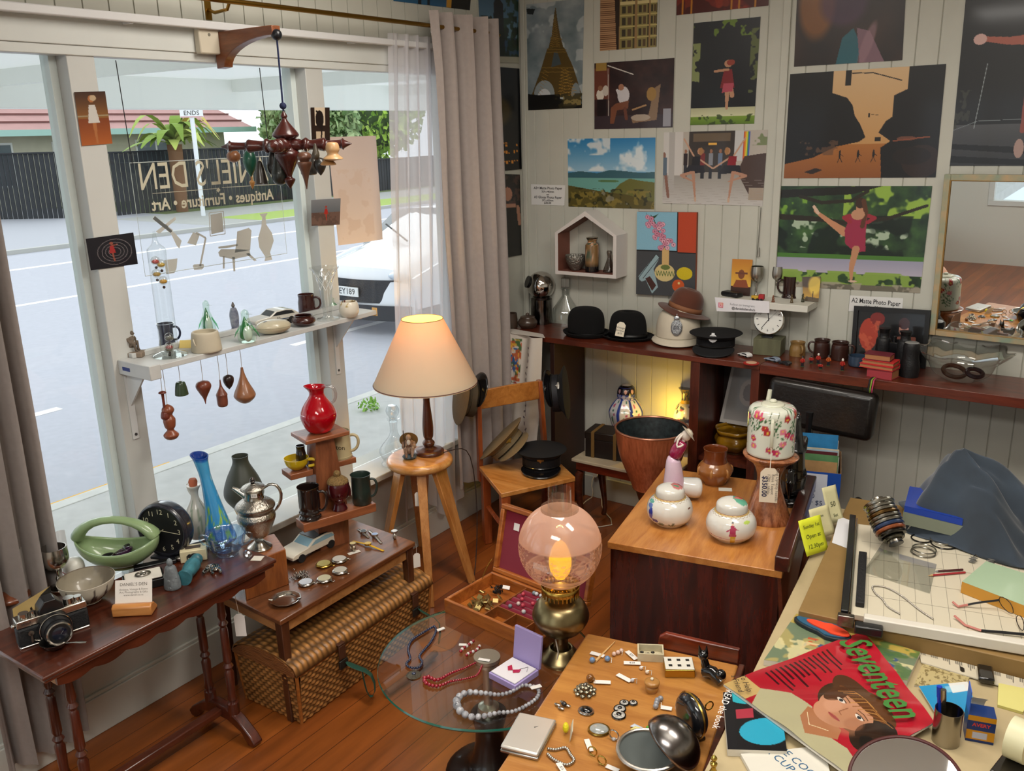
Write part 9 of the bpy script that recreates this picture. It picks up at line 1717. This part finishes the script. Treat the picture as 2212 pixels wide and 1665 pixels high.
# cloth heap over books
t=T('denim_cloth','dark blue grey cloth heaped over a pile at the back of the desk','cloth',PZ(2100,1150,ZR_+.001));O_=t.location;K1=PZ(1935,1080,ZR_+.12)-O_;K2=PZ(2082,975,ZR_+.4)-O_
pk=(K2.x,K2.y,K2.z)
def clf(u,v):
    a=u*2*PI;rr=v;ex=.40*(1+.14*math.sin(3*a+1)+.06*math.sin(7*a));ey=.30*(1+.1*math.sin(4*a));x=pk[0]*(1-rr)+(rr**1.15)*ex*math.cos(a)+.10*rr;y=pk[1]*(1-rr)+(rr**1.15)*ey*math.sin(a)
    z=pk[2]*(1-rr)**1.05+.012+.055*math.sin(5*a+3*rr)*rr*(1.2-rr)*2+.05*math.sin(9*a-5*rr)*rr*(1.1-rr)+.07*max(0,math.cos(a-3.6))*math.sin(PI*rr)+.03*math.sin(23*rr+4*math.sin(3*a))*rr*(1-rr)+.02*math.sin(2*a+9*rr)*rr*(1-rr)*2
    return Vector((x,y,max(.036+.004*math.sin(9*a),z)))
mesh('fabric',MB().surf(clf,120,36,cu=True),M('3a4654',.9,c2='2a323c',ns=5,sheen=.3,bump=.15),t,solid=.003,smooth=80)
for i,(z_,th,c_,lb_)in enumerate(((0,.04,'16181a','black spined hardback at the bottom of the pile under the blue cloth'),(.041,.05,'7a8070','thick grey green book in the pile under the blue cloth'),(.092,.025,'1c3c9a','bright blue book on top of the pile under the blue cloth'))):
    b=slab('hardback_book',lb_,'book',[(1948+3*i,1120-14*i),(2080,1150-14*i),(2092,1100-14*i),(1965,1078-14*i)][::-1],ZTr+z_,th,Can(8,8,c_),edge=c_,group='hardbacks piled under the blue cloth')
    if i==0:q_=[PZ(x,y,ZTr+.02)-b.location for x,y in((1950,1132),(2010,1146))];dq=q_[1]-q_[0];text('ON A PAGE',.028,M('c8c8c0',.6),b,(0,0,0),mtx=planem(q_[0]+dq*.45+Vector((-.004,-.02,.0)),dq,(0,0,1)))
t=T('white_paper','blank white sheet lying on the tan desk shelf beside the trimmer arm','paper',PZ(1815,1155,ZR_+.001));q_=[PZ(x,y,ZR_+.001)-t.location for x,y in((1812,1115),(1846,1128),(1832,1185),(1797,1172))];mesh('sheet',MB().prism([(p.x,p.y)for p in q_][::-1],0,.0012),M('dcdce0',.8),t,smooth=0)
# right hand bottom clutter
c=Can(60,50,'1c8cc0');c.rect(.6,0,1,.35,'dcdcd8').rect(.5,.1,.9,.3,'cfe4ee',.5);slab('blue_booklet','sky blue booklet beneath the steel pen cup on the desk','booklet',[(1985,1482),(2090,1472),(2110,1530),(2030,1555)],ZD+.0082,.004,c)
v=DZ(2042,1600,ZD+.0008);t=T('pen_cup','brushed steel pen cup holding a silver pen on the desk','cup',v);m=mpp(v);h=hz(v,1532);vessel(t,'steel_cup',[(28*m,0),(28*m,h)],M('a09a90',.2,metal=1),th=.0015);pc=v
for dx,dy,c_,lb_,nm,mt in((-.006,.01,'b8b0a4','slim silver ballpoint standing in the steel pen cup','ballpoint_pen',1),(-.018,.02,'1c3cb0','bright blue capped marker standing in the steel pen cup','blue_marker',0)):
    t=T(nm,lb_,'pen',pc+Vector((dx,dy,.006)));mesh('barrel',MB().tube([(0,0,0),(-.012,.0,h*1.1)],.0065,12),M(c_,.25,metal=mt,coat=.4),t);mesh('cap',MB().tube([(-.012,0,h*1.1),(-.0155,0,h*1.42)],.0075,12),M(c_,.2,metal=mt),t)
v=DZ(2112,1590);bx_=az2(2088,1630,2140,1640,ZD);t=T('label_box','upright blue and yellow office label box with an opened lid flap','box',v,bx_);hb=hz(v,1535);c=Can(30,60,'12306a');c.rect(0,0,1,.2,'c88a14').rect(0,.55,1,.9,'c88a14').rect(.25,.62,.75,.85,'b8bccc')
mesh('box_body',MB().box(-.035,.035,-.028,.028,0,hb),M('12306a',.4),t,smooth=0);sheet('front_print',c,[Vector((-.035,-.0285,hb)),Vector((.035,-.0285,hb)),Vector((.035,-.0285,0)),Vector((-.035,-.0285,0))],VC(.4),t);text('AVERY',.015,M('d03a30',.5),t,(0,-.0292,hb*.66),(PI/2,0,0),bold=.0004);mesh('lid_flap',MB().box(-.035,-.033,-.028,.028,hb,hb+.07,TR((0,0,0),(0,0,0))),M('2a5ac0',.4),t,smooth=0);mesh('label_strip',MB().surf(lambda u,w_:Vector((-.02+w_*.04,.029+.05*math.sin(u*PI),hb+.02-u*.12)),10,2),M('d8dcdc',.5),t)
slab('sticky_pad','pale yellow sticky note pad at the right of the desk','notepad',[(2157,1475),(2230,1490),(2210,1538),(2155,1522)],ZD+.0008,.008,Can(6,6,'d8d080'),edge='c8c070')
t=T('phone_holder','small black glossy clip holder on the long ruler','holder',DZ(2128,1462,ZD+.0092),.2);mesh('case',MB().box(-.022,.022,-.04,.04,0,.02),M('0e0e10',.1,coat=.8),t,bev=.005)
v=DZ(2192,1668);t=T('tape_dispenser','tape dispenser with a roll of cream tape on a red hub at the desk corner','tape dispenser',v,az2(2160,1665,2210,1600,ZD));mesh('dispenser_base',MB().box(-.09,.13,-.035,.035,0,.04).prism([(.13,.0),(.13,.04),(.04,.08),(.0,.04)],-.034,.034,TR((0,0,0),(PI/2,0,0))),M('26221c',.2,coat=.5,tr=0),t,bev=.004)
for nm,r0,r1,w_,c_ in(('tape_roll',.034,.055,.024,'d8d4b0'),('red_hub',.018,.0335,.028,'b82a1c')):mesh(nm,MB().lathe([(r0,-w_),(r1,-w_),(r1,w_),(r0,w_),(r0,-w_)],40,x=TR((.0,0,.1),(PI/2,0,0)),cap=False),M(c_,.4),t)
# round mirror in the foreground, standing on the desk edge
v=DZ(1955,1700);cm_=PZ(1956,1690,ZD+.16);t=T('round_mirror','round table mirror with a thin maroon rim standing at the bottom edge','mirror',Vector((cm_.x,cm_.y,ZD+.0008)));nn=((CAM-cm_).normalized()+Vector((-.25,.25,1)).normalized()).normalized();s_,u2,n3=frame(-nn);Rm=113*mpp(cm_);cz=Vector((0,0,cm_.z-t.location.z))
mesh('mirror_glass',MB().add([cz+(s_*math.cos(a)+u2*math.sin(a))*Rm for a in[i/64*2*PI for i in range(64)]],[tuple(range(64))]),M('dcdcdc',.02,metal=1),t,smooth=0);mesh('maroon_rim',MB().tube([cz+(s_*math.cos(a)+u2*math.sin(a))*(Rm+.002)for a in[i/64*2*PI for i in range(64)]],.0045,8,closed=True),M('4a1c1a',.4),t);mesh('stand',MB().tube([cz-nn*.012,cz*.5-nn*.03,(0,0,.01)],.006,8).cyl((0,0,0),(0,0,.008),.05,seg=24),M('4a1c1a',.4),t)
v=DZ(1541,1668);t=T('brass_finial','small turned brass knob standing at the near left corner of the desk','finial',v);mesh('turned_knob',MB().lathe(prof([(.012,0),(.006,.015),(.01,.028),(.004,.035),(.009,.045),(.001,.055)],4),20),GLD,t)
# ================================================================ behind: chair, card box, corner table
LE=M('15110f',.35,coat=.3,bump=.15,ns=60);bc=PY(1756,885,-.5);
t=T('office_chair','black leather office chair pushed under the long shelf behind the bureau','office chair',(bc.x+.1,-.6,0),0);X0,X1=PY(1632,880,-.5).x-t.location.x,PY(1868,880,-.5).x-t.location.x;Z0_,Z1_=PY(1850,952,-.5).z,PY(1780,838,-.5).z
mesh('backrest',MB().box(X0,X1,.06,.15,Z0_,Z1_,TR((0,0,0),(-.08,.04,0))),LE,t,bev=.035,seg=4);mesh('seat',MB().box(X0,X1,-.14,.05,.4,.49),LE,t,bev=.03,seg=3);xm_=(X0+X1)/2
mesh('back_post',MB().tube([(xm_,.0,.42),(xm_,.17,.5),(xm_,.14,Z0_+.1)],.02,8),BLK,t);mesh('column',MB().cyl((xm_,.0,.08),(xm_,.0,.4),.025),SIL2,t)
for k in range(5):a=k*2*PI/5+.3;mesh('base_arm',MB().tube([(xm_,.0,.09),(xm_+.2*math.cos(a),.2*math.sin(a),.06)],.018,8),BLK,t);mesh('caster',MB().sph((xm_+.2*math.cos(a),.2*math.sin(a),.028),.026),BLK,t)
mesh('armrest',MB().tube([(X1+.02,-.3,.44),(X1+.04,-.28,.62),(X1+.04,.02,.64),(X1+.02,.06,.48)],.022,8),BLK,t,sub=1)
v=PZ(1752,1062,.62);t=T('card_carton','blue and white cardboard box of greeting cards with a handwritten note','carton',Vector((v.x,v.y,.4915)),math.radians(15));hb=.30;wb_=.13
mesh('box_body',MB().box(-wb_,wb_,-.002,.002,0,hb,TR((0,-.16,0))).box(-wb_,wb_,-.002,.002,0,hb,TR((0,.16,0))).box(wb_-.003,wb_,-.157,.157,0,hb).box(-wb_,-wb_+.003,-.157,.157,0,hb).box(-wb_+.003,wb_-.003,-.157,.157,0,.004),M('8a6a4c',.8),t,smooth=0);mesh('blue_print',MB().box(-wb_,wb_,-.1632,-.1624,.0,hb),M('1c4aa0',.5),t,smooth=0);w_=mesh('white_note',MB().box(-wb_+.01,wb_-.06,-.1642,-.1634,.04,hb-.01),M('d0d4e0',.7),t,smooth=0);text('Cards\n$2.00\nor 3 for $5',.034,M('2a3a60',.7),w_,(-.02,-.1648,hb*.58),(PI/2,0,0))
for k in range(8):b=T('greeting_card',['brown kraft card at the front of the card carton','photo card of green hills in the card carton','white edged card in the card carton','dark red card in the card carton','pale blue card in the card carton','cream envelope in the card carton','blue beach photo card sticking up in the carton','white card at the back of the carton'][k],'card',t.matrix_basis@Vector((-.0+.004*(k%3),-.14+.038*k,.0052)),t.rotation_euler.z,'greeting cards in the carton');mesh('card_sheet',MB().box(-.11,.11,-.001,.001,0,hb+(.03,.05,.03,.04,.035,.03,.09,.05)[k],TR((0,0,0),(-.12,0,0))),M(('b08a5c','5a8a5a','d8d8d4','5a1c24','a8c4d4','d8ccb0','2a80b8','dcdcdc')[k],.6,n=.4,ns=12),b,smooth=0)
# low corner table with copper planter
ZQ=.50;t=T('corner_table','small cream topped antique table with curved dark legs below the photo wall','table',(1.05,-.45,0));mesh('tabletop',MB().box(-.33,.3,-.15,.22,ZQ-.02,ZQ),M('b8aa90',.5,n=.1),t,bev=.004);mesh('apron',MB().box(-.31,.28,-.13,.2,ZQ-.075,ZQ-.0205),W_RED,t,bev=.004)
for sx in(-1,.88):
    for y_ in(-.11,.18):mesh('cabriole_leg',MB().tube([(sx*.28,y_,ZQ-.076),(sx*.315,y_,ZQ-.14),(sx*.29,y_,.18),(sx*.27,y_,.05),(sx*.3,y_,.012)],[.028,.032,.02,.014,.02],10),W_DARK,t,sub=1)
ZQs=ZQ+.0008
v=PZ(1408,1048,.42);cp=Vector((1.21,-.78,.27));v=PZ(1405,1052,.49);t=T('plant_stand','dark turned pedestal under the copper planter','stand',(v.x,v.y,0));mesh('pedestal',MB().lathe(prof([(.13,.001),(.12,.03),(.05,.08),(.04,.3),(.08,.47),(.1,.49)],4),28),W_DARK,t)
cv=Vector((v.x,v.y,.4915));t=T('copper_planter','large tapering copper planter with a dark speckled interior','planter',cv);m=mpp(cv);h=hz(cv,925);R=78*m;CPR=M('cf7850',.3,metal=.4,c2='a85a38',ns=14,stretch=(6,6,.3))
mesh('copper_body',MB().lathe(prof([(R*.5,0),(R*.55,h*.1),(R*.86,h*.55),(R*.97,h*.9),(R,h)],5),48,cap=False),CPR,t)
mesh('inner_lining',MB().lathe([(R*.985,h),(R*.93,h*.88),(R*.8,h*.5),(.001,h*.45)],48,cap=False),M('0c1012',.5,n=.8,ns=40,c2='2a3436'),t);mesh('rim',MB().tube([(R*.98*math.cos(a),R*.98*math.sin(a),h+.003)for a in[i/48*2*PI for i in range(48)]],.006,8,closed=True),M('c88a70',.3,metal=.8),t)
def onQ(x,y,nm,lb,cat,top,rz=0):v=PZ(x,y,ZQs);t=T(nm,lb,cat,v,rz);return t,mpp(v),hz(v,top)
t,m,h=onQ(1315,982,'leather_chest','small black and brass bound storage chest on the corner table','chest',928,.12);mesh('chest_body',MB().box(-.12,.12,-.08,.08,0,h*.7),M('1a1210',.4,n=.4),t,bev=.003);mesh('lid',MB().box(-.124,.124,-.084,.084,h*.7+.001,h),M('1e1612',.35,n=.5,ns=12),t,bev=.006)
for x in(-.07,.07):mesh('brass_strap',MB().box(x-.01,x+.01,-.0855,.0855,0,h+.0015),M('6a5028',.5),t,smooth=0)
def pvase(nm,lb,x,y,top,hw,P_,c,octo=0):t,m,h=onQ(x,y,nm,lb,'vase',top);f=c.at();mesh('vase_body',MB().lathe(prof([(a*hw*m,b*h)for a,b in P_],10),96,col=lambda a,k:f((a/2/PI)%1,max(0,min(.99,1-k))),sq=(lambda a,v:1+.025*math.cos(octo*a))if octo else None),VC(.15,coat=.6),t)
c=Can(160,120,'2c3e8a');c.rect(0,.0,1,.1,'c8c4bc').rect(0,.1,1,.16,'16181c').rect(0,.17,1,.3,'1c1c2c').spk(30,.5,'b0b0c8',.8,2,0,.3,1,.46)
for k in range(8):c.ell((k+.5)/8,.68,.052,.26,'c8c8c8').ell((k+.5)/8,.24,.025,.04,'c8a0a4');[c.ell((k+.5)/8+.02*math.sin(q*2),.5+q*.06,.014,.025,('b05a78','3a6a5a')[q%2])for q in range(7)]
pvase('temple_jar','lidded octagonal blue and white temple jar with pink flowers, left of the copper planter',1352,940,828,37,[(.6,0),(.72,.1),(1,.42),(.95,.55),(.62,.7),(.5,.73),(.54,.78),(.5,.9),(.3,.97),(.01,1)],c,8)
c=Can(120,90,'c8c4bc');c.rect(0,0,1,.3,'7a6a48').spk(20,.5,'2a3a5a',.8,4,0,0,1,.3).rect(0,.3,1,.38,'a88a3a').spk(12,.6,'2a3048',.9,5,0,.42,1,.9).spk(14,.64,'a04a5a',.9,6,0,.42,1,.9)
pvase('floral_vase','slim necked oriental vase with gold collar beside the bookcase upright',1478,958,838,26,[(.6,0),(.95,.25),(1,.5),(.7,.68),(.38,.76),(.36,.9),(.6,1)],c)
t,m,h=onQ(1418,935,'red_comb','bright red scalloped hair comb propped behind the copper planter','comb',870,0);t.location.y=-.3;t.location.x-=.0;mesh('fan',MB().prism([(0,0)]+[(.1*math.cos(a),.1*math.sin(a))for a in[.3+i*.15 for i in range(13)]],-.004,.004,TR((0,0,.002),(PI/2,0,0))),M('b01414',.3,coat=.4),t,smooth=0)
for k in range(12):a=.3+k*.16;mesh('tooth',MB().box(.092,.12,-.0035,.0035,-.003,.003,TR((0,0,.002),(PI/2,0,0))@TR((0,0,0),(0,0,a))),M('b01414',.3,coat=.4),t,smooth=0)
bulb(Vector((1.12,-.16,.72)),3.0,(1,.62,.08),.05)
t=T('amber_night_lamp','small glowing amber lamp hidden behind the copper planter lighting the wall','lamp',(1.12,-.34,ZQs));mesh('base',MB().cyl((0,0,0),(0,0,.02),.03),BLK,t);mesh('glowing_bulb',MB().sph((0,0,.05),(.022,.022,.03)),M('ffb030',.5,em=3),t)
sv=Vector(((d1+d2_)/2,-.2,.586));t=T('tulip_bowl','mustard glazed tulip shaped bowl on the bookcase inner shelf','bowl',Vector((PZ(1566,960,.72).x,-.2,.589)));t.location.x=(d1+d2_)/2+.0;mesh('bowl_body',MB().lathe(prof([(.06,0),(.09,.02),(.115,.06),(.1,.1),(.108,.115)],4),60,cap=False,sq=lambda a,v:1+.05*math.cos(6*a)),M('9a7014',.15,coat=.7,c2='5a3c0c',ns=10),t,solid=.004)
mesh('petal_rim',MB().lathe([(.108,.11),(.112,.135)],60,cap=False,sq=lambda a,v:1+.05*math.cos(6*a)),M('8a6414',.15,coat=.7),t,solid=.004)
c=Can(50,80,'b4b0ac');c.rect(.08,.06,.92,.94,'8f8c8a').ell(.55,.5,.22,.2,'a89c94').ell(.55,.5,.13,.13,'7a706c')
xq=(d1+.02,d2_-.01);o=photo('pale_portrait','pale framed portrait print leaning inside the dark bookcase',[Vector((xq[0]+.04,-.05,1.1)),Vector((xq[1],-.05,1.1)),Vector((xq[1],-.13,.72)),Vector((xq[0],-.13,.72))],c)
# bangle stand at the left picture edge
v=PZ(22,1290,ZN+.0008);t=T('bangle_stand','turned timber bangle stand with silver bangles at the left edge of the sofa table','jewellery stand',v);a_,b_=PZ(-40,1205,ZN+.12)-v,PZ(48,1165,ZN+.16)-v;BS=wood('8a4a2c','54280f',.3,axis='x',coat=.6)
mesh('foot',MB().lathe(prof([(.07,0),(.065,.015),(.02,.05),(.02,.1),((.02),(a_.z+b_.z)/2)],4),24),BS,t);mesh('crossbar',MB().cyl(a_,b_,.03,.03,20),BS,t);dd=(b_-a_).normalized();s_,u2,_=frame(dd)
for k in range(6):b=T('hung_bangle',['silver bangle at the very end of the timber stand','plain silver bangle second on the timber stand','chased silver bangle third on the timber stand','thin silver bangle fourth on the timber stand','wide silver bangle fifth on the timber stand','silver bangle hanging lowest from the timber stand'][k],'bangle',v+b_-dd*(.01+k*.016),0,'silver bangles on the timber stand');mesh('band',MB().tube([s_*.036*math.cos(a)+u2*(.036*math.sin(a))for a in[i/28*2*PI for i in range(28)]],.005,7,closed=True),M('b4aea4',.2,metal=1),b)
v=Vector((c4[0].x-.1,c4[0].y-.02,.0));p_=PZ(500,1290,.45);t=T('hanging_tag','blank white swing tag hanging from the near edge of the side table','tag',PX(505,1275,c4[0].x-.15));o_=t.location;zt=PX(512,1328,o_.x).z-o_.z;zb=PX(514,1378,o_.x).z-o_.z;mesh('tag_string',MB().tube([(0,0,0),(0,.01,zt)],.0012,5),M('e0dcd0',.9),t);mesh('card',MB().prism([(-.022,zb),(.022,zb),(.022,zt-.012),(.01,zt),(-.01,zt),(-.022,zt-.012)],-.0008,.0008,TR((0,.01,0),(PI/2,0,RIGHT))),M('e8e6e2',.8),t,smooth=0)
